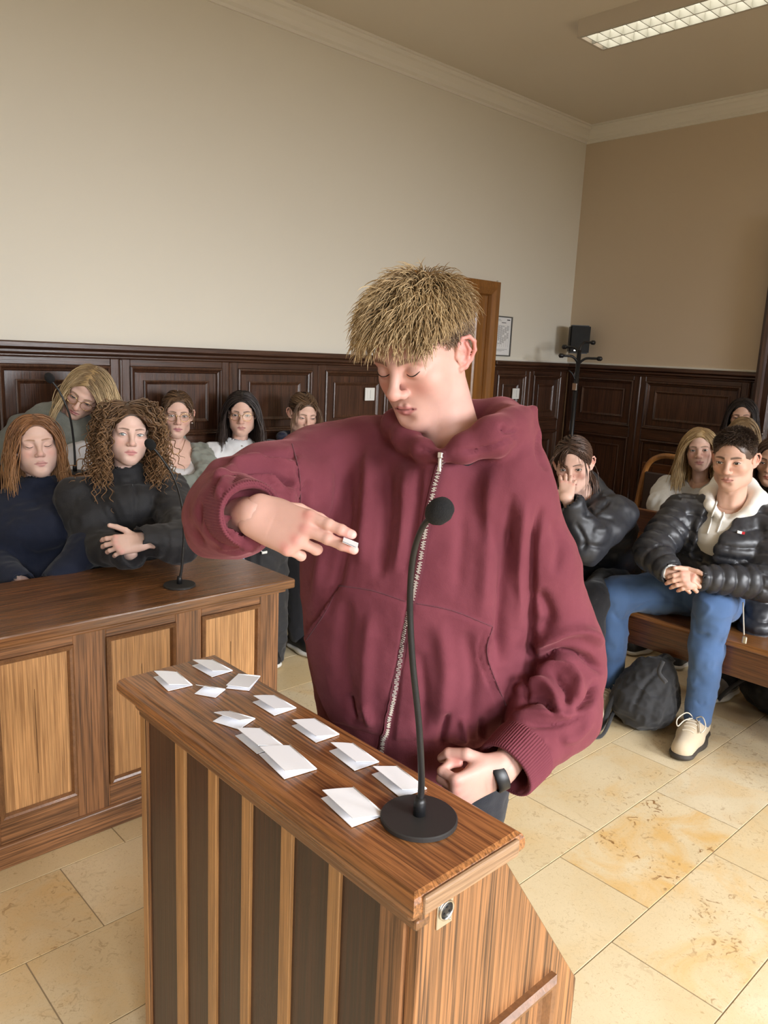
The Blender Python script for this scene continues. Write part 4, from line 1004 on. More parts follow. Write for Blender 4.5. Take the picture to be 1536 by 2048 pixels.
def hair_cap(hd, R, s, col, thick=0.004, hairline=0.074, low=-0.06, h=0.004, fringe=0.0):
    v = Vol((-0.11, -0.15, -0.12), (0.11, 0.13, 0.15), h)
    v.ell(SC_C, SC_R + thick - 0.002, 0.01)
    v.ell((0, 0.105, -0.040), (0.066, 0.090, hairline + 0.040), 0.010, 's')
    for sg in (-1, 1): v.ell((sg * 0.085, 0.005, -0.035), (0.03, 0.035, 0.045), 0.01, 's')
    v.plane_cut((0, -0.02, low), (0, 0.5, -1), 0.01)
    V, Q = v.mesh(1)
    return V * s @ R.T + hd, Q, np.array(col)
# ---------------------------------------------------------------- shared people materials
def skin_mat():
    m, nt, b = new_mat('skin'); N = nt.nodes; L = nt.links
    a = N.new('ShaderNodeAttribute'); a.attribute_name = 'tint'
    tc = N.new('ShaderNodeTexCoord'); n = N.new('ShaderNodeTexNoise'); n.inputs['Scale'].default_value = 60; n.inputs['Detail'].default_value = 4; L.new(tc.outputs['Object'], n.inputs['Vector'])
    mr = N.new('ShaderNodeMapRange'); mr.inputs[3].default_value = 0.94; mr.inputs[4].default_value = 1.06; L.new(n.outputs['Fac'], mr.inputs[0])
    sc = N.new('ShaderNodeVectorMath'); sc.operation = 'SCALE'; L.new(a.outputs['Color'], sc.inputs[0]); L.new(mr.outputs[0], sc.inputs['Scale']); L.new(sc.outputs[0], b.inputs['Base Color'])
    b.inputs['Roughness'].default_value = 0.5; b.inputs['Specular IOR Level'].default_value = 0.35
    b.inputs['Subsurface Weight'].default_value = 0.12; b.inputs['Subsurface Radius'].default_value = (0.010, 0.004, 0.002); b.inputs['Subsurface Scale'].default_value = 0.6
    n2 = N.new('ShaderNodeTexNoise'); n2.inputs['Scale'].default_value = 500; L.new(tc.outputs['Object'], n2.inputs['Vector'])
    bp = N.new('ShaderNodeBump'); bp.inputs['Strength'].default_value = 0.08; bp.inputs['Distance'].default_value = 0.001; L.new(n2.outputs['Fac'], bp.inputs['Height']); L.new(bp.outputs[0], b.inputs['Normal'])
    return m
M_skin = skin_mat()
M_hair = plain('hair', (0.2, 0.1, 0.05, 1), 0.42, spec=0.45, attr='tint')
M_eye = plain('eye', (0.8, 0.8, 0.8, 1), 0.12, attr='tint', spec=0.6)
M_lash = plain('lash', srgb(36, 24, 18), 0.8)
M_gold = plain('gold_wire', srgb(212, 178, 120), 0.25, metal=1.0)
def fabric(name, col, rough=0.85, bump=0.35, bscale=420.0, sheen=0.2, var=0.06, vscale=9.0, spec=0.25): return plain(name, col, rough, spec=spec, bump=bump, bscale=bscale, sheen=sheen, var=var, vscale=vscale)

# ---------------------------------------------------------------- hands
def hand_mesh(side=1, curl=((10, 15, 10),) * 4, spread=(6, 1, -4, -10), thumb=((0.75, 0.62, -0.25), (0.45, 0.85, -0.30), (0.25, 0.92, -0.30)), s=1.0, h=0.0019, arm=(0, -1, 0), arm_len=0.06):
    """wrist at origin, fingers along +y, back of the hand +z, thumb towards +x*side. returns V,Q,colour weights"""
    v = Vol((-0.09, -0.11, -0.11), (0.095, 0.205, 0.09), h)
    ad = np.array(arm, float); ad /= np.linalg.norm(ad); ad[0] *= side
    v.cone(ad * arm_len + np.array([0, 0, -0.002]), (0, 0.0, -0.002), 0.0285, 0.0245, 0.01, 'u', (1, 0, 0), 0.80)
    fx = [0.029, 0.0095, -0.0105, -0.028]; fy = [0.090, 0.094, 0.088, 0.078]; fl = [0.072, 0.079, 0.073, 0.057]; fr = [0.0092, 0.0094, 0.0088, 0.0078]
    for i in range(4):
        v.cone((fx[i] * 0.55, 0.004, -0.003), (fx[i], fy[i], -0.001), 0.0155, 0.0108, 0.018, 'u', (1, 0, 0), 0.86)
    v.ell((0.020, 0.035, -0.012), (0.018, 0.032, 0.013), 0.012); v.ell((-0.022, 0.035, -0.010), (0.013, 0.034, 0.012), 0.012)
    tips = []; nail = []
    for i in range(4):
        p = np.array([fx[i], fy[i], 0.0]); ang = 0.0; sp = math.radians(spread[i]); L = fl[i] * np.array([0.47, 0.29, 0.24]); r = fr[i]
        for j in range(3):
            ang += math.radians(curl[i][j]); dr = np.array([math.sin(sp) * math.cos(ang), math.cos(sp) * math.cos(ang), -math.sin(ang)])
            q = p + dr * L[j]; r1 = r * (0.94 if j < 2 else 0.86)
            v.cone(p, q, r, r1, 0.0045 if j == 0 else 0.002)
            if j < 2: v.ell(q + np.array([0, 0, r * 0.12]), r1 * 1.03, 0.003)
            r = r1; p = q
        nz = np.array([math.sin(sp) * math.sin(ang), math.cos(sp) * math.sin(ang), math.cos(ang)]); nail.append((p + nz * r * 0.55, dr)); tips.append(p)
    p = np.array([0.021, 0.022, -0.009]); r = 0.0125
    for j, (dv, ln) in enumerate(zip(thumb, (0.042, 0.034, 0.024))):
        dv = np.array(dv, float); dv /= np.linalg.norm(dv); q = p + dv * ln; v.cone(p, q, r, r * 0.88, 0.006 if j == 0 else 0.003); p = q; r *= 0.88
    nail.append((p + np.array([0.0, 0.0, r * 0.6]), dv))
    V, Q = v.mesh(1)
    w = np.zeros(len(V))                                  # redness: knuckles and tips
    for i in range(4): w = np.maximum(w, np.exp(-(((V - np.array([fx[i], fy[i], 0.008])) ** 2).sum(1)) / 0.010 ** 2) * 0.8)
    for t in tips: w = np.maximum(w, np.exp(-(((V - t) ** 2).sum(1)) / 0.014 ** 2))
    nw = np.zeros(len(V))
    for c, dv in nail: nw = np.maximum(nw, smoothstep(0.0075, 0.0060, np.linalg.norm(V - c, axis=1)))
    V = V * s
    if side < 0: V[:, 0] *= -1; Q = Q[:, ::-1]
    return V, Q, w, nw
def place_hand(skin, wrist, fdir, back, elbow=None, **kw):
    f = np.array(fdir, float); f /= np.linalg.norm(f); b = np.array(back, float); b -= f * (b @ f); b /= np.linalg.norm(b); r = np.cross(f, b)
    if elbow is not None: e = np.array(elbow) - np.array(wrist); kw['arm'] = (e @ r, e @ f, e @ b)
    V, Q, w, nw = hand_mesh(**kw)
    skin = np.array(skin); C = skin * (1 - 0.30 * w[:, None] * np.array([0.0, 1.0, 0.9])); C = C * (1 - 0.5 * nw[:, None]) + np.array([0.86, 0.62, 0.56]) * 0.5 * nw[:, None]
    return V @ np.stack([r, f, b]) + np.array(wrist), Q, C

# ---------------------------------------------------------------- a dressed figure
def make_head(root, hd, R, s, skin, hair_cols, male=False, eyes=True, open_=1.0, look=(0, 0), iris=(0.10, 0.14, 0.17), brow=(0.16, 0.09, 0.05), closed=False, lash=0.0011, extra=(), hkw=None, ckw=None):
    """head and neck geometry in world space; adds eyes and lashes as children of root, returns skin piece"""
    V, Q = head_mesh(male=male, closed=closed, **(hkw or {}))
    C = head_colors(V, skin, brow=brow, male=male, **(ckw or {}))
    W = lambda p: np.asarray(p) * s @ R.T + hd
    if eyes:
        for sg in (-1, 1):
            if not closed:
                ev, eq, ec = eye_patch(sg, open_, look, iris); quad_obj('eye', W(ev), eq, root, M_eye, True, ec)
                p = W(lash_path(sg, open_)); lv, lq = tubes_q([p], [lash * s * x for x in (.5, .8, 1, 1.1, 1.1, 1.1, 1.1, 1.1, 1.1, 1.1, 1, .8, .4)], 5); quad_obj('eyelashes', lv, lq, root, M_lash)
                p = W(lash_path(sg, open_, lower=True, ofs=0.0004)); lv, lq = tubes_q([p], 0.0004 * s, 4); quad_obj('lower_lashes', lv, lq, root, M_lash)
            else:
                p = W(lash_path(sg, 1.0, True, ofs=0.0016)); lv, lq = tubes_q([p], [lash * s * x for x in (.4, .8, 1, 1.1, 1.1, 1.1, 1.1, 1.1, 1.1, 1.1, 1, .8, .4)], 5); quad_obj('eyelashes', lv, lq, root, M_lash)
    return W(V), Q, C
def glasses(root, hd, R, s, mat, w=0.0245, hgt=0.0215, y=0.1005):
    W = lambda p: np.asarray(p, float) * s @ R.T + hd
    t = []
    for sg in (-1, 1):
        a = np.linspace(0, 2 * math.pi, 33); c = np.array([sg * 0.0325, y, -0.006])
        ring = np.stack([c[0] + w * np.cos(a), c[1] - 0.006 * (np.cos(a) * sg) - 0.002 * np.ones_like(a), c[2] + hgt * np.sin(a)], 1); t.append(W(ring))
    g0 = quad_obj('glasses_frame', *join_q([(*tubes_q([r], 0.0011 * s, 6), (1, 1, 1)) for r in t] + [(*tubes_q([W(spline(q, 12))], 0.0011 * s, 6), (1, 1, 1)) for q in
         ([(-0.009, y - 0.001, 0.0), (0, y + 0.004, 0.003), (0.009, y - 0.001, 0.0)], [(-0.0565, y - 0.008, 0.0), (-0.070, y - 0.03, 0.002), (-0.079, 0.0, 0.004), (-0.081, -0.015, 0.0)], [(0.0565, y - 0.008, 0.0), (0.070, y - 0.03, 0.002), (0.079, 0.0, 0.004), (0.081, -0.015, 0.0)])])[:2], root, mat)
    for sg, r in zip((-1, 1), t):
        c = r[:-1].mean(0); V = np.vstack([c, r[:-1]]); n = 32
        Fc = [(0, 1 + i, 1 + (i + 1) % n) for i in range(n)]; lens = link('lens', mesh_from('lens', V - np.array(root.location), Fc, True), root, M_lens)
    return g0
M_lens, nt_, lb_ = new_mat('spectacle_lens'); nt_.nodes.clear()
_o = nt_.nodes.new('ShaderNodeOutputMaterial'); _t = nt_.nodes.new('ShaderNodeBsdfTransparent'); _g = nt_.nodes.new('ShaderNodeBsdfGlossy'); _g.inputs['Roughness'].default_value = 0.02
_m = nt_.nodes.new('ShaderNodeMixShader'); _m.inputs[0].default_value = 0.10; nt_.links.new(_t.outputs[0], _m.inputs[1]); nt_.links.new(_g.outputs[0], _m.inputs[2]); nt_.links.new(_m.outputs[0], _o.inputs[0])

def hair_obj(root, parts, name='hair', label=None):
    o = quad_obj(name, *join_q(parts)[:2], root, M_hair, True, join_q(parts)[2])
    if label: o['label'] = label
    return o
def garment(root, name, v, mat, disp=(), smooth=1, label=None, strokes=None, post=None):
    """disp: [(noise scale or (sx,sy,sz), amplitude)]"""
    V, Q = v.mesh(smooth); N = vnormals(V, Q)
    for sc, am in disp:
        n = vnoise(V * np.asarray(sc, float), 1.0); V = V + N * (am * (1 - 2 * np.abs(n)) if am > 0 else -am * n)[:, None]
    if strokes: V = sculpt(V, Q, strokes)
    if post: V = post(V, Q)
    o = quad_obj(name, V, Q, root, mat)
    if label: o['label'] = label
    return o
def seated_vol(lo, hi, h=0.008): return Vol(lo, hi, h)
# ================================================================ THE BOY AT THE LECTERN
NH = np.array([FW[0], FW[1], 0.0]); NH /= np.linalg.norm(NH)
RH = np.array([RT[0], RT[1], 0.0]); RH /= np.linalg.norm(RH)
ZU = np.array([0, 0, 1.0])
def PV(px, py, v):                                    # point at horizontal distance v from the viewer
    r = ray(px, py); return CAM + r * (v / (r @ NH))
def dirv(right, toward, up): d = RH * right - NH * toward + ZU * up; return d / np.linalg.norm(d)
def bvh_of(V, Q): return BVHTree.FromPolygons([tuple(v) for v in V], [tuple(int(i) for i in q) for q in Q])
def hits(bvh, pxs, out=0.0):
    r = []
    for x, y in pxs:
        d = Vector(ray(x, y)).normalized(); h = bvh.ray_cast(Vector(CAM), d)
        if h[0] is None: continue
        n = h[1] if h[1].dot(d) < 0 else -h[1]
        r.append((np.array(h[0]) + np.array(n) * out, np.array(n)))
    return r
boy = thing('person', 'blond boy in a maroon zip hoodie dropping a folded note at the lectern', 'person', (1.12, 0.93, 0))
skin_b = np.array((0.69, 0.405, 0.335))
# ---- head
G = 1.11
def B(px, py, v): return PV(px, py, v * G)
class VolG(Vol):
    def cone(s, a, b, ra, rb, *r, **k): return Vol.cone(s, a, b, ra * G, rb * G, *r, **k)
sB = 0.96
hdB = PV(847, 709, 1.41)
yaw, pit = math.radians(36.5), math.radians(22.6)
fwdB = dirv(-math.sin(yaw) * math.cos(pit), math.cos(yaw) * math.cos(pit), -math.sin(pit))
RB = frame(fwdB, (0, 0, 1), math.radians(-3.5))
neckB = RB.T @ (B(912, 905, 1.275) - hdB) / sB
Vh, Qh = head_vol(male=True, h=0.0016, closed=True, neck=tuple(neckB), neck_r=0.053, nose=1.05, lips=1.1, ear_out=1.1, plump=0.001).mesh(1)
skin_scalp = np.array((0.40, 0.27, 0.19))
Ch = head_colors(Vh, skin_b, lipcol=(0.54, 0.20, 0.20), blush=0.42, male=True, brow=(0.20, 0.12, 0.07), brow_t=1.15)
_ew = (smoothstep(0.073, 0.081, np.abs(Vh[:, 0])) * (np.abs(Vh[:, 2]) < 0.05) * 0.55)[:, None]
Ch = Ch * (1 - _ew) + np.array((0.66, 0.25, 0.22)) * _ew
_sc = (smoothstep(-0.05, -0.01, Vh[:, 2]) * smoothstep(0.0, -0.012, Vh[:, 1] - 0.020 - np.clip(Vh[:, 2] - 0.02, -0.03, 0.055)) * (np.abs(Vh[:, 0]) < 0.0765))[:, None] * 0.75
Ch = Ch * (1 - _sc) + skin_scalp * _sc
WB = lambda p: np.asarray(p) * sB @ RB.T + hdB
for sg in (-1, 1):
    p = WB(lash_path(sg, 1.0, True, ofs=0.0014)); lv, lq = tubes_q([p], [0.0010 * x for x in (.4, .8, 1, 1.1, 1.1, 1.1, 1.1, 1.1, 1.1, 1.1, 1, .8, .4)], 5); quad_obj('eyelashes', lv, lq, boy, M_lash)
# ---- his right hand (between two fingers a note) and left fist
SHr, SHl = B(650, 955, 1.36), B(1010, 990, 1.27); ELr, ELl = B(428, 1040, 1.15), B(1138, 1325, 1.265)
wr = B(508, 1028, 0.985); tipm = B(714, 1092, 0.91)
fd = B(706, 1114, 0.915) - wr
hr = place_hand(skin_b, wr, fd, -NH * 0.9 + ZU * 0.28 - RH * 0.05, elbow=ELr, side=-1, curl=((6, 5, 3), (9, 6, 3), (52, 62, 40), (58, 62, 40)), spread=(0.5, 0.5, -3, -6), thumb=((0.3, 0.6, -0.75), (0.0, 0.9, -0.45), (-0.1, 0.95, -0.3)), s=0.93, h=0.0016)
wl = B(1008, 1538, 1.09); fl_ = B(935, 1575, 1.07) - wl
hl_ = place_hand(skin_b, wl, fl_, -NH * 0.75 - ZU * 0.35 - RH * 0.35, elbow=ELl, side=1, curl=((68, 88, 55), (70, 90, 55), (70, 92, 55), (68, 92, 55)), spread=(2, 0, -2, -4), thumb=((0.5, 0.75, -0.55), (-0.1, 0.75, -0.7), (-0.7, 0.45, -0.5)), s=0.95, h=0.002)
# ---- hidden body under the clothes, coarse
sd = RH * math.cos(0.36) - NH * math.sin(0.36)
vb = Vol((0.55, 0.40, 0.02), (1.8, 1.7, 1.55), 0.012)
hips = PV(850, 1540, 1.53); hips[2] = 0.88
ch_ = B(850, 1050, 1.33)
vb.cone(ch_, B(860, 1030, 1.36), 0.14, 0.11, 0.03, 'u', sd, 0.5); vb.cone(hips, ch_, 0.14, 0.15, 0.03, 'u', sd, 0.6); vb.cone(B(905, 960, 1.32), B(915, 890, 1.285), 0.06, 0.05, 0.03)
vb.cone(ch_ + ZU * 0.02, SHr, 0.06, 0.045, 0.03); vb.cone(ch_ + ZU * 0.02, SHl, 0.06, 0.045, 0.03)
vb.chain([SHr, ELr, wr], [0.05, 0.04, 0.026], 0.01); vb.chain([SHl, ELl, wl], [0.042, 0.036, 0.026], 0.01)
FTr = hips - sd * 0.11 + NH * 0.03; FTr[2] = 0.05; FTl = hips + sd * 0.07 + NH * 0.03; FTl[2] = 0.05
vb.chain([hips + sd * -0.09, (FTr + hips - sd * .09) / 2 + NH * -0.01, FTr], [0.09, 0.06, 0.04], 0.02); vb.chain([hips + sd * 0.09, (FTl + hips + sd * .09) / 2, FTl], [0.09, 0.06, 0.04], 0.02)
Vb, Qb = vb.mesh(1)
body_parts = [(WB(Vh), Qh, Ch), hr, hl_, (Vb, Qb, skin_b)]
quad_obj('body', *join_q(body_parts)[:2], boy, M_skin, True, join_q(body_parts)[2])

# ---- hoodie
def hoodie_mat():
    m, nt, b = new_mat('maroon_fleece'); N = nt.nodes; L = nt.links
    tc = N.new('ShaderNodeTexCoord')
    def noise(sc, det): n = N.new('ShaderNodeTexNoise'); n.inputs['Scale'].default_value = sc; n.inputs['Detail'].default_value = det; L.new(tc.outputs['Object'], n.inputs['Vector']); return n.outputs['Fac']
    mx = N.new('ShaderNodeMix'); mx.data_type = 'RGBA'; mx.inputs['A'].default_value = srgb(102, 48, 58); mx.inputs['B'].default_value = srgb(124, 64, 74); L.new(noise(14, 5), mx.inputs['Factor']); L.new(mx.outputs['Result'], b.inputs['Base Color'])
    b.inputs['Roughness'].default_value = 0.9; b.inputs['Sheen Weight'].default_value = 0.35; b.inputs['Sheen Roughness'].default_value = 0.4; b.inputs['Sheen Tint'].default_value = srgb(220, 150, 150); b.inputs['Specular IOR Level'].default_value = 0.2
    w = N.new('ShaderNodeTexNoise'); w.inputs['Scale'].default_value = 900; L.new(tc.outputs['Object'], w.inputs['Vector'])
    bp = N.new('ShaderNodeBump'); bp.inputs['Strength'].default_value = 0.35; bp.inputs['Distance'].default_value = 0.0012; L.new(w.outputs['Fac'], bp.inputs['Height'])
    bp2 = N.new('ShaderNodeBump'); bp2.inputs['Strength'].default_value = 0.25; bp2.inputs['Distance'].default_value = 0.01; L.new(noise(22, 4), bp2.inputs['Height']); L.new(bp.outputs[0], bp2.inputs['Normal']); L.new(bp2.outputs[0], b.inputs['Normal'])
    return m
M_hood = hoodie_mat()
hv = VolG((0.45, 0.40, 0.72), (1.70, 1.66, 1.66), 0.0052)
secs = [(1050, 846, 238, 1.352, .118), (1110, 843, 248, 1.335, .138), (1200, 840, 246, 1.335, .15), (1300, 838, 236, 1.345, .15), (1400, 842, 222, 1.355, .15), (1470, 848, 212, 1.36, .15), (1530, 852, 188, 1.365, .135)]
prev = None
for (py, cx, hw, v_, th) in secs:
    c = B(cx, py, v_); r = hw / F_PX * v_
    if prev is not None: hv.cone(prev[0], c, prev[1], r, 0.03, 'u', sd, th / r)
    prev = (c, r)
# shoulders
hv.chain([B(820, 905, 1.37), B(720, 912, 1.38), B(640, 932, 1.37)], [0.048, 0.058, 0.070], 0.04)
hv.chain([B(960, 905, 1.28), B(1014, 940, 1.25), B(1026, 985, 1.24)], [0.052, 0.056, 0.060], 0.04)
# his right sleeve: upper arm, slack elbow, pushed-up forearm
hv.chain([B(640, 950, 1.36), B(545, 985, 1.26), B(462, 1020, 1.165)], [0.080, 0.072, 0.062], 0.03)
hv.chain([B(462, 1022, 1.165), B(452, 1040, 1.12)], [0.060, 0.054], 0.03)
hv.chain([B(452, 1024, 1.12), B(466, 1022, 1.05)], [0.058, 0.052], 0.02)
hv.chain([B(600, 925, 1.32), B(520, 935, 1.25), B(446, 948, 1.19), B(402, 1040, 1.165), B(412, 1080, 1.15), B(500, 1072, 1.15)], [0.03, 0.024, 0.014, 0.014, 0.014, 0.022], 0.035)
CUFFS = []
def cuff(a, e, r0, r1):
    d = (e - a) / np.linalg.norm(e - a); x = np.cross(d, ZU); x /= np.linalg.norm(x); R = np.stack([x, d, np.cross(x, d)], 1)
    hv.cone(a, e + d * 0.03, r0, r1, 0.006)
    hv.box(e + d * 0.062, (0.085, 0.06, 0.085), 0.002, 0.002, 's', R)
    CUFFS.append((a, e, r0 * G, r1 * G))
    hv.cone(e - d * 0.02, e + d * 0.1, r1 - 0.008, r1 - 0.008, 0.002, 's')
cuff(B(462, 1018, 1.055), B(502, 1028, 0.99), 0.048, 0.042)
# his left sleeve
hv.chain([B(1030, 990, 1.24), B(1076, 1130, 1.25), B(1126, 1290, 1.265), B(1134, 1335, 1.265)], [0.060, 0.064, 0.064, 0.062], 0.025)
hv.chain([B(1138, 1345, 1.26), B(1110, 1420, 1.20), B(1085, 1455, 1.17)], [0.060, 0.072, 0.060], 0.02)
cuff(B(1070, 1478, 1.15), B(1012, 1538, 1.10), 0.050, 0.047)
# neck opening and hood
hv.cone(B(890, 905, 1.25), B(915, 800, 1.26), 0.055, 0.075, 0.012, 's')
hv.cone(B(888, 892, 1.15), B(878, 820, 1.16), 0.016, 0.06, 0.01, 's')
hv.chain([B(884, 935, 1.225), B(872, 990, 1.25), B(856, 1060, 1.285)], [0.028, 0.052, 0.075], 0.045)
hv.cone(B(893, 893, 1.15), B(893, 860, 1.15), 0.008, 0.03, 0.006, 's')
hood = [(889, 912, 1.178, .009), (925, 898, 1.180, .022), (985, 874, 1.185, .030), (1018, 858, 1.23, .031), (1030, 850, 1.30, .032), (1000, 842, 1.38, .040), (915, 838, 1.42, .036), (835, 840, 1.40, .028), (794, 846, 1.31, .024), (814, 876, 1.262, .023), (846, 900, 1.212, .016), (882, 914, 1.178, .008)]
hv.chain([B(a, b, c) for a, b, c, _ in hood], [r for *_, r in hood], 0.014)
hv.chain([B(1000, 866, 1.20), B(1040, 835, 1.25), B(1066, 816, 1.27)], [0.024, 0.018, 0.004], 0.012)
hv.chain([B(1066, 822, 1.27), B(1066, 872, 1.26), B(1040, 885, 1.24)], [0.006, 0.010, 0.02], 0.02)
Vg, Qg = hv.mesh(2)
Ng = vnormals(Vg, Qg)
STRK = [
    # armhole seam and chest folds
    ([(583, 888), (598, 950), (599, 1030), (590, 1100)], 4, -0.003), ([(573, 890), (588, 960), (588, 1040)], 7, 0.002),
    ([(655, 910), (652, 1010), (645, 1110), (625, 1220)], 15, 0.005), ([(690, 905), (694, 1010), (684, 1120), (655, 1230)], 13, -0.005),
    ([(738, 890), (734, 1000), (722, 1130)], 15, 0.006), ([(775, 915), (772, 1040), (756, 1160)], 15, -0.006),
    ([(812, 930), (806, 1050), (790, 1150)], 12, 0.004), ([(838, 930), (830, 1030), (812, 1150)], 9, -0.004),
    ([(930, 950), (925, 1060), (915, 1200)], 16, -0.003), ([(985, 930), (975, 1070), (962, 1240)], 20, 0.006),
    ([(1022, 985), (1012, 1120), (1000, 1250), (1000, 1330)], 15, -0.008), ([(1050, 1000), (1040, 1130), (1036, 1260)], 12, 0.005),
    ([(1085, 1010), (1065, 1100), (1064, 1220), (1062, 1330), (1040, 1430)], 9, -0.009),
    ([(1105, 1040), (1120, 1090), (1110, 1150)], 14, -0.004), ([(1075, 1180), (1100, 1230), (1080, 1265)], 16, -0.007),
    # left sleeve folds
    ([(1062, 1300), (1110, 1270), (1165, 1262), (1208, 1290)], 13, 0.009), ([(1066, 1325), (1120, 1305), (1170, 1315), (1206, 1345)], 8, -0.013),
    ([(1070, 1345), (1120, 1330), (1150, 1355), (1160, 1400)], 11, 0.009), ([(1105, 1345), (1135, 1380), (1135, 1410)], 7, -0.008),
    ([(1190, 1360), (1180, 1400), (1150, 1425)], 8, -0.010), ([(1030, 1385), (1075, 1365), (1105, 1385), (1120, 1430)], 12, 0.008),
    ([(1045, 1405), (1085, 1400), (1110, 1430)], 7, -0.008), ([(1025, 1430), (1080, 1425), (1150, 1435)], 10, 0.006), ([(1050, 1448), (1110, 1450), (1180, 1425)], 6, -0.005),
    ([(1035, 1462), (1075, 1480), (1108, 1512)], 5, -0.0035), ([(1120, 1480), (1150, 1475), (1185, 1440)], 10, 0.004), ([(1060, 1462), (1070, 1490)], 4, 0.002), ([(1085, 1475), (1092, 1500)], 4, 0.002),
    # right sleeve folds
    ([(425, 965), (470, 935), (530, 925), (600, 935)], 9, 0.0095), ([(445, 960), (500, 945), (560, 955), (600, 990)], 7, -0.0121), ([(430, 1000), (470, 955), (520, 950), (565, 975)], 8, 0.0081),
    ([(455, 972), (485, 955), (530, 960), (560, 985)], 4, -0.0054), ([(595, 960), (575, 1000), (600, 1050)], 12, 0.0081), ([(620, 960), (612, 1010), (622, 1060)], 10, -0.0095),
    ([(398, 1000), (392, 1050), (405, 1095)], 8, -0.0054), ([(430, 1030), (425, 1060), (450, 1085)], 12, -0.0149), ([(455, 1060), (490, 1075), (530, 1078)], 9, 0.0068), ([(452, 970), (448, 1010), (462, 1055)], 4, -0.0027),
    ([(425, 1090), (470, 1100), (520, 1090)], 10, 0.0054), ([(600, 905), (560, 915), (520, 920)], 10, -0.0054),
    # pocket: raised patch, seams
    ([(678, 1172), (745, 1182), (815, 1205), (800, 1300), (782, 1400), (770, 1470), (660, 1440), (625, 1350), (611, 1280)], 3, 0.006, 'p'), ([(826, 1206), (905, 1222), (985, 1254), (974, 1312), (1012, 1412), (985, 1480), (790, 1478), (805, 1330)], 3, 0.005, 'p'),
    ([(678, 1172), (650, 1225), (611, 1280), (612, 1310), (630, 1370)], 3, 0.003), ([(985, 1254), (974, 1312), (1012, 1412)], 3, 0.003), ([(968, 1254), (958, 1312), (996, 1415)], 3, -0.002),
    ([(700, 1200), (690, 1300), (700, 1420)], 18, -0.005), ([(745, 1220), (735, 1330), (730, 1440)], 18, 0.005), ([(880, 1240), (890, 1340), (880, 1450)], 20, 0.006), ([(930, 1260), (945, 1350), (935, 1450)], 16, -0.005), ([(840, 1300), (850, 1400), (840, 1470)], 14, -0.004),
    # gathers above the hem
    ([(700, 1390), (715, 1440)], 8, -0.006), ([(735, 1400), (745, 1450)], 8, 0.005), ([(895, 1420), (880, 1490)], 8, -0.007), ([(925, 1430), (930, 1490)], 8, 0.006), ([(960, 1430), (962, 1480)], 7, -0.006), ([(880, 1485), (920, 1500), (960, 1502), (1000, 1470)], 6, -0.006),
    # hood seams
    ([(905, 905), (960, 900), (1020, 880), (1045, 862)], 4, -0.005), ([(835, 893), (860, 903), (880, 915)], 4, -0.004), ([(1000, 850), (1015, 862), (1035, 858)], 5, -0.006), ([(1085, 850), (1078, 900), (1095, 940)], 6, -0.004),
]
STRK = [(s_[0], s_[1] * 0.8, s_[2] * 2.1, *s_[3:]) if len(s_) == 3 else s_ for s_ in STRK]
Vg = sculpt(Vg, Qg, STRK, 0.05)
Ng = vnormals(Vg, Qg)
Vg = Vg + Ng * (0.0018 * vnoise(Vg, 26) + 0.0010 * vnoise(Vg, 55))[:, None]
hoodie = quad_obj('hoodie', Vg, Qg, boy, M_hood); hoodie['label'] = 'oversized maroon zip hoodie'
bvg = bvh_of(Vg, Qg)
# knitted rib cuffs
for (a, e, r0, r1) in CUFFS:
    d = (e - a) / np.linalg.norm(e - a); x = np.cross(d, ZU); x /= np.linalg.norm(x); y = np.cross(x, d); n_ = 288; th_ = np.arange(n_) * 2 * math.pi / n_
    rip = 1 + 0.022 * np.sin(th_ * 72); L0 = np.linalg.norm(e - a); V = []
    for t, rr in ((0.30, 0.99), (0.36, 1.035), (0.6, 1.04), (0.85, 1.035), (1.0, 1.03), (1.03, 1.00), (1.03, 0.93), (0.95, 0.88), (0.6, 0.86)):
        r = (r0 + (r1 - r0) * min(t, 1)) * rr; V.append(a + d * (L0 * t) + r * (rip[:, None] * (np.cos(th_)[:, None] * x + np.sin(th_)[:, None] * y)))
    m_ = len(V); V = np.concatenate(V); i_ = np.arange(m_ - 1)[:, None] * n_; j_ = np.arange(n_)[None]; jn = (j_ + 1) % n_
    Q = np.stack(np.broadcast_arrays(i_ + j_, i_ + jn, i_ + n_ + jn, i_ + n_ + j_), -1).reshape(-1, 4)
    cf = quad_obj('cuff', V, Q, boy, M_hood); cf.parent = hoodie
# zip
M_zip = plain('zip_teeth', srgb(214, 208, 198), 0.3, metal=0.35)
zp = spline([(886, 905), (880, 935), (866, 990), (852, 1060), (840, 1130), (826, 1200), (806, 1300), (786, 1390), (773, 1450), (766, 1500)], 240)
zh = hits(bvg, zp, 0.004)
zc = np.array([q for q, _ in zh]); zn = np.array([n for _, n in zh])
for _ in range(6): zc[1:-1] = (zc[:-2] + 2 * zc[1:-1] + zc[2:]) / 4; zn[1:-1] = (zn[:-2] + 2 * zn[1:-1] + zn[2:]) / 4
zn /= np.linalg.norm(zn, axis=1)[:, None]
T = np.gradient(zc, axis=0); T /= np.linalg.norm(T, axis=1)[:, None]; S = np.cross(T, zn)
M_tape = fabric('zip_tape', srgb(96, 44, 54))
tw = 0.0075
V = np.concatenate([zc + S * tw, zc + zn * 0.0015 + S * tw * .5, zc + zn * 0.0015 - S * tw * .5, zc - S * tw]); n = len(zc)
Q = np.array([(k * n + i, k * n + i + 1, (k + 1) * n + i + 1, (k + 1) * n + i) for k in range(3) for i in range(n - 1)])
tp = quad_obj('zip_tape', V, Q, boy, M_tape); tp.parent = hoodie; tp.location = (0, 0, 0)
bm = bmesh.new(); L_ = np.concatenate([[0], np.cumsum(np.linalg.norm(np.diff(zc, axis=0), axis=1))]); k = 0
pos = np.arange(0.004, L_[-1], 0.0026)
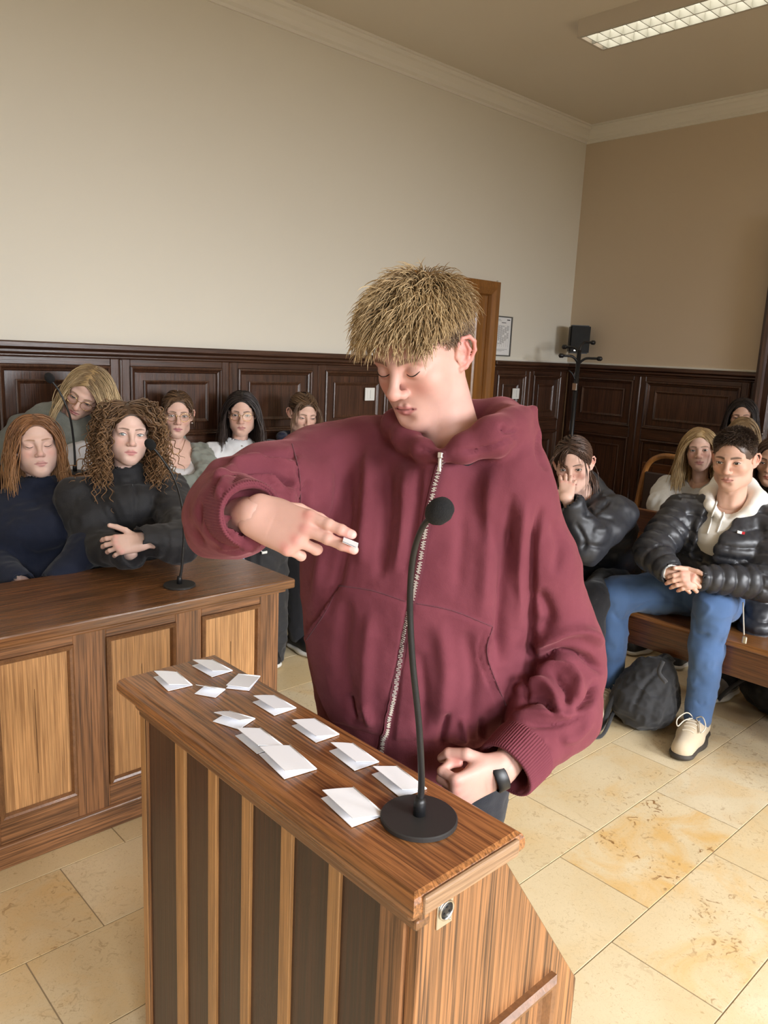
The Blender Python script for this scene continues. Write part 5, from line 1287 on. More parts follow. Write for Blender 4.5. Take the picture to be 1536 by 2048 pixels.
for j, l in enumerate(pos):
    i = min(np.searchsorted(L_, l), n - 1); c = zc[i] + zn[i] * 0.0016 + S[i] * (0.0011 if j % 2 else -0.0011) - np.array(boy.location)
    r = bmesh.ops.create_cube(bm, size=1.0)['verts']
    M3 = Matrix((Vector(S[i] * 0.0056), Vector(T[i] * 0.0014), Vector(zn[i] * 0.003))).transposed().to_4x4(); M3.translation = Vector(c)
    bmesh.ops.transform(bm, matrix=M3, verts=r)
zt = link('zip_teeth', bm_mesh('zip_teeth', bm), hoodie, M_zip); zt['kind'] = 'stuff'
i = 6; cc = zc[i] + zn[i] * 0.003 - np.array(boy.location)
bm = bmesh.new()
for (dl, w_, ln, dn) in ((0.0, .008, .009, .003), (0.014, .0045, .018, .004), (0.024, .006, .007, .004)):
    r = bmesh.ops.create_cube(bm, size=1.0)['verts']; M3 = Matrix((Vector(S[i] * w_), Vector(T[i] * ln), Vector(zn[i] * dn))).transposed().to_4x4(); M3.translation = Vector(cc + T[i] * dl + zn[i] * 0.002); bmesh.ops.transform(bm, matrix=M3, verts=r)
bmesh.ops.bevel(bm, geom=bm.edges[:], offset=0.0008, segments=1, affect='EDGES')
link('zip_pull', bm_mesh('zip_pull', bm), hoodie, M_zip)
# stitched seams of pocket and hood, as thin welts
for k_, pl in enumerate(([(678, 1172), (745, 1182), (815, 1205)], [(826, 1206), (905, 1222), (985, 1254)], [(678, 1172), (650, 1225), (613, 1280)], [(985, 1254), (975, 1312), (1012, 1412)], [(584, 888), (599, 950), (600, 1030), (590, 1098)])):
    q = hits(bvg, spline(pl, 40), 0.0003)
    if len(q) > 4:
        q = np.array([a for a, _ in q]); q[1:-1] = (q[:-2] + q[1:-1] + q[2:]) / 3
        o = quad_obj('seam', *tubes_q([q], 0.0011, 5), boy, M_tape); o.parent = hoodie
# black t-shirt at the neck
ts = VolG((0.6, 0.5, 1.15), (1.6, 1.5, 1.55), 0.006)
ts.cone(B(905, 950, 1.29), B(906, 905, 1.262), 0.066, 0.058, 0.01)
ts.plane_cut(B(905, 896, 1.26), tuple(ZU * 0.9 - NH * 0.05), 0.004)
garment(boy, 't_shirt', ts, fabric('black_cotton', srgb(24, 24, 27)), label='black t-shirt at the neckline')
# trousers and shoes
M_trous = fabric('dark_trousers', srgb(34, 36, 44))
tv = Vol((0.8, 0.6, 0.03), (1.6, 1.55, 1.05), 0.009)
tv.chain([hips - sd * 0.09, (FTr + hips - sd * .09) / 2 - NH * 0.01, FTr + ZU * 0.03], [0.115, 0.085, 0.075], 0.03); tv.chain([hips + sd * 0.09, (FTl + hips + sd * .09) / 2, FTl + ZU * 0.03], [0.115, 0.085, 0.075], 0.03)
tv.ell(hips, (0.17, 0.17, 0.13), 0.03)
garment(boy, 'trousers', tv, M_trous, [(30, 0.004)])
def shoe(root, ankle, toe_dir, mat_u, mat_s, ln=0.28, w=0.048, name='shoe', z0=0.0):
    a = np.array([ankle[0], ankle[1], z0], float); f = np.array([toe_dir[0], toe_dir[1], 0.0]); f /= np.linalg.norm(f); s_ = np.cross(f, ZU)
    lo = a - 0.32; hi = a + 0.32; lo[2] = z0 - 0.006; hi[2] = z0 + 0.16
    v = Vol(lo, hi, 0.006)
    v.chain([a - f * 0.05 + ZU * 0.05, a + f * 0.08 + ZU * 0.048, a + f * (ln - 0.105) + ZU * 0.036], [w * 0.86, w * 0.98, w * 0.82], 0.02); v.cone(a - f * 0.03 + ZU * 0.06, a - f * 0.025 + ZU * 0.125, w * 0.85, w * 0.72, 0.02)
    v.cone(a + f * 0.02 + ZU * 0.07, a + f * 0.10 + ZU * 0.055, w * 0.8, w * 0.7, 0.02)
    v.cone(a - f * 0.03 + ZU * 0.135, a - f * 0.03 + ZU * 0.2, 0.030, 0.034, 0.004, 's')
    v.plane_cut(a + ZU * 0.022, (0, 0, -1), 0.003)
    u = garment(root, name, v, mat_u)
    sv = Vol(lo, hi, 0.006)
    sv.chain([a - f * 0.05 + ZU * 0.016, a + f * 0.06 + ZU * 0.016, a + f * (ln - 0.105) + ZU * 0.018], [w * 0.98, w * 1.02, w * 0.95], 0.02, 'u', s_, 0.42)
    sv.plane_cut(a + ZU * 0.0015, (0, 0, -1), 0.002)
    so = garment(root, 'sole', sv, mat_s); so.parent = u
    return u
M_dshoe = plain('dark_shoe', srgb(40, 38, 38), 0.6); M_wsole = plain('white_sole', srgb(220, 218, 212), 0.6); M_dsole = plain('dark_sole', srgb(58, 52, 46), 0.7)
shoe(boy, FTr, -sd * 0.1 - NH, M_dshoe, M_wsole); shoe(boy, FTl, sd * 0.1 - NH, M_dshoe, M_wsole)
# wrist band under the left cuff
ax_ = fl_ / np.linalg.norm(fl_)
bk_ = -NH * 0.8 + ZU * 0.55; bk_ -= ax_ * (bk_ @ ax_); bk_ /= np.linalg.norm(bk_); sx_ = np.cross(ax_, bk_)
n_ = 40; th_ = np.arange(n_) * 2 * math.pi / n_; V = []
for t, rr in ((0.004, 1.0), (0.006, 1.10), (0.024, 1.10), (0.026, 1.0)): V.append(wl + ax_ * t + rr * (0.0235 * np.cos(th_)[:, None] * bk_ + 0.0285 * np.sin(th_)[:, None] * sx_))
V = np.concatenate(V); i_ = np.arange(3)[:, None] * n_; j_ = np.arange(n_)[None]; jn = (j_ + 1) % n_
o = quad_obj('wristband', V, np.stack(np.broadcast_arrays(i_ + j_, i_ + jn, i_ + n_ + jn, i_ + n_ + j_), -1).reshape(-1, 4), boy, M_black); o['label'] = 'black band on the wrist under the cuff'
# necklace chain
ck = []
bvb = bvh_of(WB(Vh), Qh)
q = hits(bvb, spline([(985, 800), (972, 822), (968, 840), (972, 850)], 24), 0.001)
if len(q) > 3: o = quad_obj('necklace', *tubes_q([np.array([a for a, _ in q])], 0.0011, 5), boy, M_zip)

# ---- hair
rb, nb = scalp_roots(9500, 5, zmin=-0.045, ztop_front=0.070, side_front=0.020)
wh = np.array([0.008, -0.070, 0.100]); dd = rb - wh; dd -= nb * (dd * nb).sum(1)[:, None]; dd /= np.linalg.norm(dd, axis=1)[:, None] + 1e-9
rg_ = np.random.default_rng(11)
azf = smoothstep(-0.10, -0.04, rb[:, 1])                     # back of the head is cut short
topw = smoothstep(0.052, 0.088, rb[:, 2] + 0.35 * np.maximum(rb[:, 1], 0)) * (0.45 + 0.55 * azf)
ln = 0.010 + topw * (0.050 - 0.010 * smoothstep(0.03, 0.08, rb[:, 1])); ln *= 0.7 + 0.6 * rg_.random(len(rb))
clump = rb[rg_.integers(0, len(rb), 260)]; ci = np.array([np.argmin(((clump - r) ** 2).sum(1)) for r in rb]); cj = rg_.normal(size=(260, 3)) * 0.34 + np.array([0.10, 0.15, 0])
dirs = dd * 0.85 + nb * (0.12 + 0.42 * topw)[:, None] + cj[ci] * topw[:, None] + rg_.normal(size=rb.shape) * 0.08
dirs[topw < 0.25] += np.array([0, -0.25, -0.55]) - 0.25 * nb[topw < 0.25]; dirs /= np.linalg.norm(dirs, axis=1)[:, None]
S3 = grow(rb, dirs, ln, hdB, RB, sB, [], grav=0.20, n=9, keep=0.95, spread=0.10, face=False, layer=0.002 + 0.026 * topw * rg_.random(len(rb)), wave=0.0045, wfreq=9.0, seed=4)
hvq, hqq = tubes_q(S3, np.array([1, 1, 1, 1, .95, .85, .7, .5, .15])[None] * (0.00060 + 0.00050 * topw)[:, None], 3)
wv = rg_.random(260)[ci]; w2 = np.clip(0.55 * wv + 0.45 * rg_.random(len(rb)), 0, 1)[:, None, None]; t_ = np.linspace(0, 1, 9)[None, :, None]
cA = np.array((0.16, 0.095, 0.050)) * (1 - w2) + np.array((0.30, 0.19, 0.10)) * w2; cB = np.array((0.42, 0.28, 0.145)) * (1 - w2) + np.array((0.82, 0.62, 0.34)) * w2
side = np.array((0.17, 0.105, 0.065)) * (1 - w2) + np.array((0.33, 0.23, 0.15)) * w2
Cc = cA * (1 - t_) + cB * t_; tw_ = topw[:, None, None]; Cc = Cc * tw_ + side * (1 - tw_)
cap = hair_cap(hdB, RB, sB, (0.20, 0.13, 0.08), 0.0010, hairline=0.072, low=0.012)
hair_obj(boy, [cap, (hvq, hqq, np.repeat(Cc.reshape(-1, 3), 3, 0))], label='tousled dark blond hair, short at the sides')
# ---- the note between his fingers
nt0 = thing('folded_note', 'small folded white note held between the fingers of the boy', 'paper', tipm, 'folded paper notes')
ndir = fd / np.linalg.norm(fd); nb_ = np.cross(ndir, -NH); nb_ /= np.linalg.norm(nb_)
pn = np.cross(ndir, nb_)
for k_, off in enumerate((-0.0008, 0.0008)):
    c = B(701, 1085, 0.925)
    V = [c + ndir * (a * 0.012) + NH * (b * 0.012) + nb_ * (off + z) - tipm for z in (0, 0.0005) for a, b in ((-1, -1), (1, -1), (1, 1), (-1, 1))]
    link('leaf', mesh_from('leaf', V, [(0, 1, 2, 3), (7, 6, 5, 4), (0, 4, 5, 1), (1, 5, 6, 2), (2, 6, 7, 3), (3, 7, 4, 0)]), nt0, M_note)
# ---------------------------------------------------------------- notes lying on the lectern
NOTES = [ # label, centre px, width across the fold, length of the fold, opening, turn
    ('folded white note at the far corner of the lectern, next to the desk', 424, 1338, .046, .070, 15, 2), ('folded white note at the far left edge of the lectern top', 345, 1364, .046, .072, 15, -6),
    ('small crumpled white note, smallest on the lectern', 420, 1385, .036, .042, 26, 30), ('folded white note lying nearly shut at the far end of the lectern', 487, 1366, .066, .044, 5, 38),
    ('folded white note on the boy\'s side, third from the far corner', 548, 1412, .046, .066, 15, 0), ('small white note with doubled top leaf near the front edge of the lectern', 468, 1442, .044, .054, 20, 20),
    ('folded white note in the middle of the row beside the boy', 630, 1462, .046, .070, 13, -3), ('folded white note tucked under the corner of a larger note', 517, 1483, .046, .070, 17, -4),
    ('large folded white note overlapping a smaller one at the front edge', 574, 1525, .054, .084, 13, -8), ('gaping folded white note on the boy\'s side of the lectern', 707, 1515, .045, .070, 18, -6),
    ('folded white note touching the far side of the microphone base', 797, 1565, .046, .074, 16, -8), ('large folded white note nearest to the viewer, left of the microphone', 705, 1615, .054, .080, 13, -8)]
for k_, (lb_n, cx, cy, w, d, op, rz) in enumerate(NOTES):
    note(lb_n, cx, cy, w, d, math.radians(rz), op, warp=0.012 + 0.01 * math.sin(k_ * 1.7))
# ================================================================ THE AUDIENCE
def head_pose(px, py, d, yaw=0.0, pitch=0.0, roll=0.0):
    hd = P(px, py, d); f0 = CAM - hd; f0[2] = 0; f0 /= np.linalg.norm(f0); il = np.cross(f0, ZU) * -1.0        # f0 towards the viewer
    il = -(RH - f0 * (RH @ f0)); il /= np.linalg.norm(il)
    y, p = math.radians(yaw), math.radians(pitch)
    f = f0 * math.cos(y) + il * math.sin(y); f = f * math.cos(p) - ZU * math.sin(p)
    return hd, frame(f, (0, 0, 1), math.radians(roll))
def long_hair(root, hd, R, s, cols, n=900, part=0.0, length=(0.28, 0.36), ells=(), rad=0.0019, wave=0.004, wfreq=4.0, curl=0.0, cfreq=60.0, face_w=0.060, seed=1, tip=None, rootc=None, spread=0.05, cap=True, zmin=-0.05, back=0.25, npt=15, thick=0.012, lift=0.06, label=None, grav=0.28, capcol=None, sides=3, hairline=0.074, extra=()):
    r, nm = scalp_roots(n, seed, zmin=zmin); rg = np.random.default_rng(seed + 50)
    sx = np.where(r[:, 0] > part, 1.0, -1.0); near = np.exp(-np.abs(r[:, 0] - part) / 0.05)
    d = np.stack([sx * (0.9 * near + 0.25), -back * (1 + 0 * sx) + 0.15 * (r[:, 1] < -0.04) * -1, -0.35 - 0.5 * (1 - near)], 1)
    d -= nm * (d * nm).sum(1)[:, None]; d /= np.linalg.norm(d, axis=1)[:, None] + 1e-9; d += nm * lift + rg.normal(size=d.shape) * 0.06; d /= np.linalg.norm(d, axis=1)[:, None]
    L = (length[0] + (length[1] - length[0]) * rg.random(n)) * (1 - 0.30 * smoothstep(0.06, -0.04, r[:, 2]))
    S = grow(r, d, L, hd, R, s, list(ells), grav=grav, n=npt, keep=0.72, face_w=face_w, wave=wave, wfreq=wfreq, curl=curl, cfreq=cfreq, spread=spread, layer=thick * rg.random(n), seed=seed, part=part)
    hl = (S - hd) @ R / s; bad = ((np.abs(hl[..., 0]) < 0.046) & (hl[..., 1] > 0.04) & (hl[..., 2] < 0.062) & (hl[..., 2] > -0.115)).any(1); S = S[~bad]; n = len(S)
    prof = np.interp(np.linspace(0, 1, npt), [0, .1, .6, .9, 1], [.7, 1, 1, .7, .2])
    V, Q = tubes_q(S, prof * rad * s, sides)
    parts = [(V, Q, strand_cols(n, npt, sides, cols, seed, tip, rootc))] + list(extra)
    if cap: parts.insert(0, hair_cap(hd, R, s, capcol if capcol is not None else np.array(cols[0]) * 0.8, 0.0004, hairline=hairline))
    return hair_obj(root, parts, label=label)
def tied_hair(root, hd, R, s, cols, n=800, part=0.0, tail=0.0, seed=1, rad=0.0017, bun=(0.0, -0.115, 0.02), tail_dir=(0, -0.2, -1), ells=(), loose=14, label=None, loose_len=0.16, tail_n=220):
    r, nm = scalp_roots(n, seed, zmin=-0.055); rg = np.random.default_rng(seed + 70); b = np.array(bun)
    # strands hug the skull towards the knot
    t = np.linspace(0, 1, 12)[None, :, None]; c0 = SC_C; rr = SC_R
    sx = np.where(r[:, 0] > part, 1, -1)[:, None]; mid = (r + b) / 2 + np.concatenate([sx * 0.035 * np.exp(-np.abs(r[:, :1] - part) / 0.03), np.zeros_like(sx), np.zeros_like(sx)], 1)
    S = (1 - t) ** 2 * r[:, None] + 2 * t * (1 - t) * mid[:, None] + t ** 2 * b
    k = np.sqrt((((S - c0) / (rr + 0.003 + 0.006 * rg.random((n, 1, 1)) * np.sin(np.pi * np.clip(t, 0, 1)))) ** 2).sum(-1)); S = np.where((k < 1)[..., None], (S - c0) / k[..., None] + c0, S)
    W = S * s @ R.T + hd
    V, Q = tubes_q(W, np.full(12, rad * s), 3); parts = [hair_cap(hd, R, s, np.array(cols[0]) * 0.8, 0.0004, hairline=0.073), (V, Q, strand_cols(n, 12, 3, cols, seed))]
    if tail > 0:
        rt_ = b + rg.normal(size=(tail_n, 3)) * 0.010; dv = np.tile(np.array(tail_dir, float), (tail_n, 1)) + rg.normal(size=(tail_n, 3)) * 0.15
        T = grow(rt_, dv / np.linalg.norm(dv, axis=1)[:, None], tail * (0.7 + 0.5 * rg.random(tail_n)), hd, R, s, list(ells), grav=0.4, n=12, spread=0.06, wave=0.004, wfreq=4, face=False, seed=seed, layer=0.01 * rg.random(tail_n))
        V, Q = tubes_q(T, np.interp(np.linspace(0, 1, 12), [0, .7, 1], [1, 1, .3]) * rad * 1.1 * s, 3); parts.append((V, Q, strand_cols(tail_n, 12, 3, cols, seed + 3)))
    else:
        v = Vol(b - 0.05, b + 0.05, 0.004); v.ell(b + np.array([0, -0.010, 0]), (0.028, 0.022, 0.028), 0.004); V, Q = v.mesh(1); parts.append((V * s @ R.T + hd, Q, np.array(cols[0])))
    if loose:                                             # loose strands framing the face
        sgn = np.where(np.arange(loose) % 2, 1, -1); rt_ = np.stack([part + sgn * (0.012 + 0.03 * rg.random(loose)), 0.070 - 0.02 * rg.random(loose), np.full(loose, 0.088)], 1)
        dv = np.stack([sgn * 0.9, np.full(loose, 0.15), np.full(loose, -0.2)], 1)
        T = grow(rt_, dv, loose_len * (0.7 + 0.5 * rg.random(loose)), hd, R, s, list(ells), grav=0.3, n=12, spread=0.03, face_w=0.058, seed=seed, layer=np.full(loose, 0.004), part=part)
        V, Q = tubes_q(T, np.interp(np.linspace(0, 1, 12), [0, .7, 1], [1, 1, .3]) * rad * s, 3); parts.append((V, Q, strand_cols(loose, 12, 3, cols, seed + 5)))
    return hair_obj(root, parts, label=label)

M_denim_l = fabric('pale_denim', srgb(150, 178, 210), bump=0.5, bscale=600); M_denim = fabric('blue_denim', srgb(62, 96, 150), bump=0.5, bscale=600, var=0.18, vscale=14)
M_blackcloth = fabric('black_trousers_cloth', srgb(30, 30, 34)); M_sneak_w = plain('white_sneaker', srgb(232, 230, 226), 0.6); M_sneak_b = plain('black_sneaker', srgb(28, 28, 30), 0.55)
class Sitter: pass
def sitter(label, hx, hd, R, s, skin, bdir, seat=0.45, sw=0.185, chest=0.165, depth=0.62, lean=None, arms=None, top=None, top_name='jacket', top_label=None, trousers=None, shoes=None, male=False, hips=None, knees=None, feet=None, puff=1.0, h=0.0085, disp=((14, -0.010), (24, 0.003), (45, -0.003)), neck_cut=0.060, head_kw=None, nb=None, legs=True, hands=(), group='students watching from the benches', sleeve=(0.066, 0.060, 0.048), strokes=None, post=None, front_cut=None, collar=None, hood=None, auto='rl'):
    """generic seated figure; hips (x,y) world, arms {'r':(elbow,wrist),'l':...} world points"""
    o = Sitter(); b = np.array([bdir[0], bdir[1], 0.0]); b /= np.linalg.norm(b); rt = np.cross(b, ZU)          # person's right
    root = thing('person', label, 'person', (hips[0], hips[1], 0), group); o.root = root
    o.nb = nb = (hd - R[:, 2] * 0.135 * s - b * 0.035 - ZU * 0.035) if nb is None else np.array(nb)
    neck = R.T @ (nb - hd) / s
    hk = dict(head_kw or {}); hkw = hk.pop('hkw', {}); hkw = dict(hkw); hkw['neck'] = tuple(np.round(neck, 4))
    parts = [make_head(root, hd, R, s, skin, None, male=male, hkw=hkw, **hk)]
    H = np.array([hips[0], hips[1], seat + 0.10]); C = nb * 0.72 + H * 0.28 - ZU * 0.0 ; C = nb + (H - nb) * 0.36
    S_ = {'r': nb + rt * sw * s - ZU * 0.075 * s, 'l': nb - rt * sw * s - ZU * 0.075 * s}
    arms = arms or {}
    lo = np.minimum(H, nb) - 0.5; hi = np.maximum(H, nb) + 0.5; lo[2] = seat - 0.02; hi[2] = nb[2] + 0.12
    for k in arms: 
        for q in arms[k]: lo = np.minimum(lo, np.array(q) - 0.12); hi = np.maximum(hi, np.array(q) + 0.12)
    def torso(v, g, k=0.03):
        v.cone(H, H + (C - H) * 0.5, 0.150 * g, 0.145 * g * chest / 0.165, k, 'u', rt, depth + 0.08); v.cone(H + (C - H) * 0.5, C, 0.145 * g * chest / 0.165, chest * g, k, 'u', rt, depth)
        v.cone(C, nb - ZU * 0.15, chest * g, chest * g * 0.92, k, 'u', rt, depth)
        for e in 'rl': v.cone(nb - ZU * 0.035 + (rt if e == 'r' else -rt) * 0.03, S_[e], 0.040 * g, 0.052 * g, k)
        v.cone(nb - ZU * 0.09, nb - ZU * 0.01, 0.060 * g, 0.05 * g, k)
    # hidden body
    vb = Vol(lo, hi, 0.014); torso(vb, 0.86)
    for e in arms: vb.chain([S_[e], arms[e][0], arms[e][1]], [0.042, 0.036, 0.024], 0.01)
    Vb, Qb = vb.mesh(1); parts.append((Vb, Qb, np.array(skin)))
    K = knees or {e: H + b * 0.40 + (rt if e == 'r' else -rt) * 0.10 - ZU * 0.03 for e in 'rl'}
    F = feet or {e: np.array([*(K[e] + b * 0.04)[:2], 0.09]) for e in 'rl'}
    for q in hands: parts.append(q)
    for e in auto:                                        # relaxed hands at the remaining cuffs
        if e not in arms: continue
        el_, w_ = np.array(arms[e][0]), np.array(arms[e][1]); d_ = (w_ - el_) / np.linalg.norm(w_ - el_); w_ = w_ - d_ * 0.005
        parts.append(place_hand(skin, w_, d_ + b * 0.4 - ZU * 0.1, ZU + b * 0.2 + (rt if e == 'r' else -rt) * 0.3, elbow=el_, side=-1 if e == 'r' else 1, curl=((18, 22, 14), (20, 25, 15), (22, 26, 16), (24, 28, 16)), s=0.9, h=0.0030))
    if legs:
        lo2 = np.minimum.reduce([H, *K.values(), *F.values()]) - 0.16; hi2 = np.maximum.reduce([H, *K.values(), *F.values()]) + 0.16; lo2[2] = 0.04
        vl = Vol(lo2, hi2, 0.014)
        for e in 'rl': vl.chain([H + (rt if e == 'r' else -rt) * 0.08, K[e], F[e]], [0.075, 0.048, 0.032], 0.02)
        Vl, Ql = vl.mesh(1); parts.append((Vl, Ql, np.array(skin)))
    J = join_q(parts); quad_obj('body', J[0], J[1], root, M_skin, True, J[2])
    # top garment
    v = Vol(lo, hi, h); torso(v, 1.0 * puff)
    for e in arms: v.chain([S_[e], (S_[e] + arms[e][0]) / 2 + ZU * 0.0, arms[e][0], arms[e][1]], [sleeve[0] * puff, sleeve[0] * 0.97 * puff, sleeve[1] * puff, sleeve[2] * puff], 0.02)
    v.cone(nb - ZU * 0.03, hd - R[:, 2] * 0.02, neck_cut, neck_cut * 1.15, 0.01, 's')
    if collar: collar(v, nb, b, rt)
    if hood: hood(v, nb, b, rt)
    if front_cut: front_cut(v, nb, b, rt, C, H)
    for e in arms:
        wr_, d_ = np.array(arms[e][1]), np.array(arms[e][1]) - np.array(arms[e][0]); d_ /= np.linalg.norm(d_)
        v.cone(wr_ + d_ * 0.012, wr_ + d_ * 0.1, sleeve[2] * puff * 0.74, sleeve[2] * puff * 0.9, 0.004, 's')
    o.vol = v
    o.top = garment(root, top_name, v, top, disp, 1, top_label, strokes, post)
    if legs:
        vt = Vol(lo2, hi2, 0.010)
        for e in 'rl': vt.chain([H + (rt if e == 'r' else -rt) * 0.075 - ZU * 0.015, K[e], F[e]], [0.094, 0.070, 0.058], 0.03)
        vt.plane_cut((0, 0, seat + 0.001), (0, 0, -1), 0.003) if False else None
        o.trousers = garment(root, 'trousers', vt, trousers or M_blackcloth, ((16, -0.008), (30, 0.003)))
        for e in 'rl': shoe(root, F[e], (b + (rt if e == 'r' else -rt) * 0.15)[:2], shoes or M_sneak_b, M_wsole, ln=0.25, w=0.043)
    o.H, o.C, o.S, o.K, o.F, o.b, o.rt = H, C, S_, K, F, b, rt
    return o
def shoulder_ells(o, s=1.0):
    return [(o.nb - ZU * 0.13, np.array([0.20, 0.115, 0.11]) * s, np.stack([o.rt, o.b, ZU], 1)), (o.nb + ZU * 0.0 - o.b * 0.0, np.array([0.058, 0.058, 0.10]), np.eye(3))]
BFRONT = (-0.15, -1.0); BBENCH = (-1.0, -0.05)
AUB = ((0.20, 0.085, 0.035), (0.42, 0.20, 0.085)); DBR = ((0.055, 0.030, 0.020), (0.13, 0.07, 0.045)); MBR = ((0.10, 0.055, 0.030), (0.22, 0.13, 0.07)); BLD = ((0.42, 0.28, 0.13), (0.72, 0.54, 0.30)); BLK = ((0.018, 0.013, 0.012), (0.05, 0.035, 0.03)); LBR = ((0.22, 0.14, 0.07), (0.42, 0.29, 0.16))
fair = np.array((0.73, 0.475, 0.385)); pale = np.array((0.77, 0.53, 0.45)); warm = np.array((0.64, 0.39, 0.29))

# 1 girl with auburn hair and closed eyes, navy jacket
hd, R = head_pose(72, 890, 2.95, yaw=-6, pitch=-6, roll=-4)
o = sitter('auburn-haired girl with closed eyes in a navy jacket behind the long desk', None, hd, R, 0.97, pale, BFRONT, hips=(0.98, 2.93), top=fabric('navy_jacket_cloth', srgb(30, 36, 54), sheen=0.1), top_label='dark navy jacket',
           arms={'r': (P(-40, 1110, 2.88), P(40, 1165, 2.72)), 'l': (P(178, 1090, 2.85), P(110, 1160, 2.74))}, head_kw=dict(closed=True, brow=(0.40, 0.22, 0.13), hkw=dict(plump=0.003), ckw=dict(blush=0.5, lipcol=(0.66, 0.33, 0.31))), sw=0.175, chest=0.185, neck_cut=0.050,
           collar=lambda v, nb, b, rt: (v.cone(nb - ZU * 0.05, nb + ZU * 0.012, 0.078, 0.066, 0.02), v.cone(nb - ZU * 0.0, nb + ZU * 0.06, 0.050, 0.056, 0.006, 's')), sleeve=(0.072, 0.066, 0.05))
long_hair(o.root, hd, R, 0.97, AUB, n=1000, part=0.0, length=(0.23, 0.30), ells=shoulder_ells(o), wave=0.006, wfreq=5, seed=3, tip=(0.50, 0.27, 0.12), face_w=0.055, thick=0.02, label='shoulder-length auburn hair')

# 2 girl with dark curls, black jacket, arms crossed
hd, R = head_pose(256, 866, 2.95, yaw=-9, pitch=-2, roll=4)
wrc = P(285, 1082, 2.66)
hc = place_hand(pale, wrc, P(222, 1092, 2.62) - wrc, (CAM - wrc) * 0.9 + ZU * 0.5, elbow=P(365, 1085, 2.75), side=1, curl=((25, 30, 20), (30, 35, 20), (32, 38, 22), (36, 40, 22)), thumb=((0.75, 0.75, 0.05), (0.55, 0.9, 0.0), (0.4, 0.95, 0.0)), s=0.92, h=0.0022)
o = sitter('girl with dark brown curls and crossed arms in a black jacket', None, hd, R, 0.95, pale, BFRONT, hips=(1.37, 2.93), top=fabric('black_jacket_cloth', srgb(33, 33, 36), sheen=0.1, spec=0.4, rough=0.7), top_label='black zip jacket',
           arms={'r': (P(190, 1090, 2.86), P(262, 1108, 2.70)), 'l': (P(362, 1085, 2.78), wrc)}, hands=(hc,), auto='', head_kw=dict(look=(0.0022, 0.0004), open_=1.05, iris=(0.20, 0.24, 0.25), brow=(0.16, 0.09, 0.06), hkw=dict(plump=0.002), ckw=dict(blush=0.35, lipcol=(0.66, 0.27, 0.27))), sw=0.185, chest=0.190, neck_cut=0.047,
           collar=lambda v, nb, b, rt: (v.cone(nb - ZU * 0.06, nb + ZU * 0.015, 0.085, 0.066, 0.02), v.cone(nb, nb + ZU * 0.06, 0.050, 0.056, 0.006, 's')), sleeve=(0.076, 0.070, 0.052), h=0.0075,
           strokes=[([(262, 930), (272, 1000), (275, 1060)], 5, -0.006), ([(225, 945), (232, 985)], 3, 0.003), ([(180, 985), (215, 1010), (240, 1060)], 5, -0.006), ([(200, 960), (240, 1000), (255, 1045)], 6, 0.005), ([(300, 1000), (330, 1030), (345, 1060)], 6, -0.005), ([(290, 960), (300, 1020), (290, 1060)], 6, 0.004)])
long_hair(o.root, hd, R, 0.95, MBR, n=820, part=0.01, length=(0.20, 0.36), ells=shoulder_ells(o), rad=0.0028, wave=0.004, wfreq=3, curl=0.0075, cfreq=150, seed=5, tip=(0.34, 0.19, 0.09), face_w=0.066, thick=0.060, spread=0.12, lift=0.55, npt=50, grav=0.18, label='long dark brown corkscrew curls')
quad_obj('zip', *tubes_q([spline([o.nb + o.b * 0.105 - ZU * 0.02, o.nb + o.b * 0.13 - ZU * 0.12, o.C + o.b * 0.135], 10)], 0.004, 5), o.root, M_black)

# 3 woman with glasses, grey-green jacket over a pale top
hd, R = head_pose(354, 828, 3.90, yaw=-4, pitch=2, roll=2)
o = sitter('woman with glasses, hair tied back and a grey-green open jacket', None, hd, R, 0.94, fair, BFRONT, hips=(1.91, 3.50), top=fabric('pale_top', srgb(214, 212, 214)), top_name='top', top_label='pale grey scooped top', trousers=M_denim_l, shoes=M_sneak_w,
           arms={'r': (P(318, 1000, 3.80), P(345, 1075, 3.55)), 'l': (P(418, 990, 3.85), P(400, 1060, 3.6))}, head_kw=dict(iris=(0.12, 0.10, 0.07), brow=(0.13, 0.08, 0.055), ckw=dict(blush=0.4, lipcol=(0.55, 0.22, 0.24))), neck_cut=0.085, chest=0.15, sw=0.165,
           front_cut=lambda v, nb, b, rt, C, H: v.ell(nb + b * 0.10 - ZU * 0.015, (0.075, 0.06, 0.085), 0.02, 's'), sleeve=(0.045, 0.042, 0.036))
# skin of the open neckline
v = Vol(o.nb - 0.25, o.nb + 0.2, 0.006); v.cone(o.C, o.nb - ZU * 0.07, 0.135, 0.125, 0.03, 'u', o.rt, 0.6); v.cone(o.nb - ZU * 0.08, o.nb, 0.07, 0.045, 0.03)
for e in 'rl': v.cone(o.nb - ZU * 0.04, o.S[e], 0.036, 0.042, 0.03)
V, Q = v.mesh(1); quad_obj('chest', V, Q, o.root, M_skin, True, np.tile(fair, (len(V), 1)))
jk = Vol(o.C - 0.45, o.C + 0.45, 0.008)
jk.cone(o.H, o.C, 0.165, 0.185, 0.03, 'u', o.rt, 0.66); jk.cone(o.C, o.nb - ZU * 0.16, 0.185, 0.17, 0.03, 'u', o.rt, 0.66)
for e, (el, w_) in {'r': (P(318, 1000, 3.80), P(350, 1078, 3.55)), 'l': (P(418, 990, 3.85), P(400, 1060, 3.6))}.items():
    jk.cone(o.nb - ZU * 0.05, o.S[e], 0.05, 0.064, 0.03); jk.chain([o.S[e], el, w_], [0.070, 0.066, 0.052], 0.02)
jk.cone(o.nb - ZU * 0.05 - o.b * 0.02, o.nb - o.b * 0.03 + ZU * 0.015, 0.085, 0.078, 0.02)
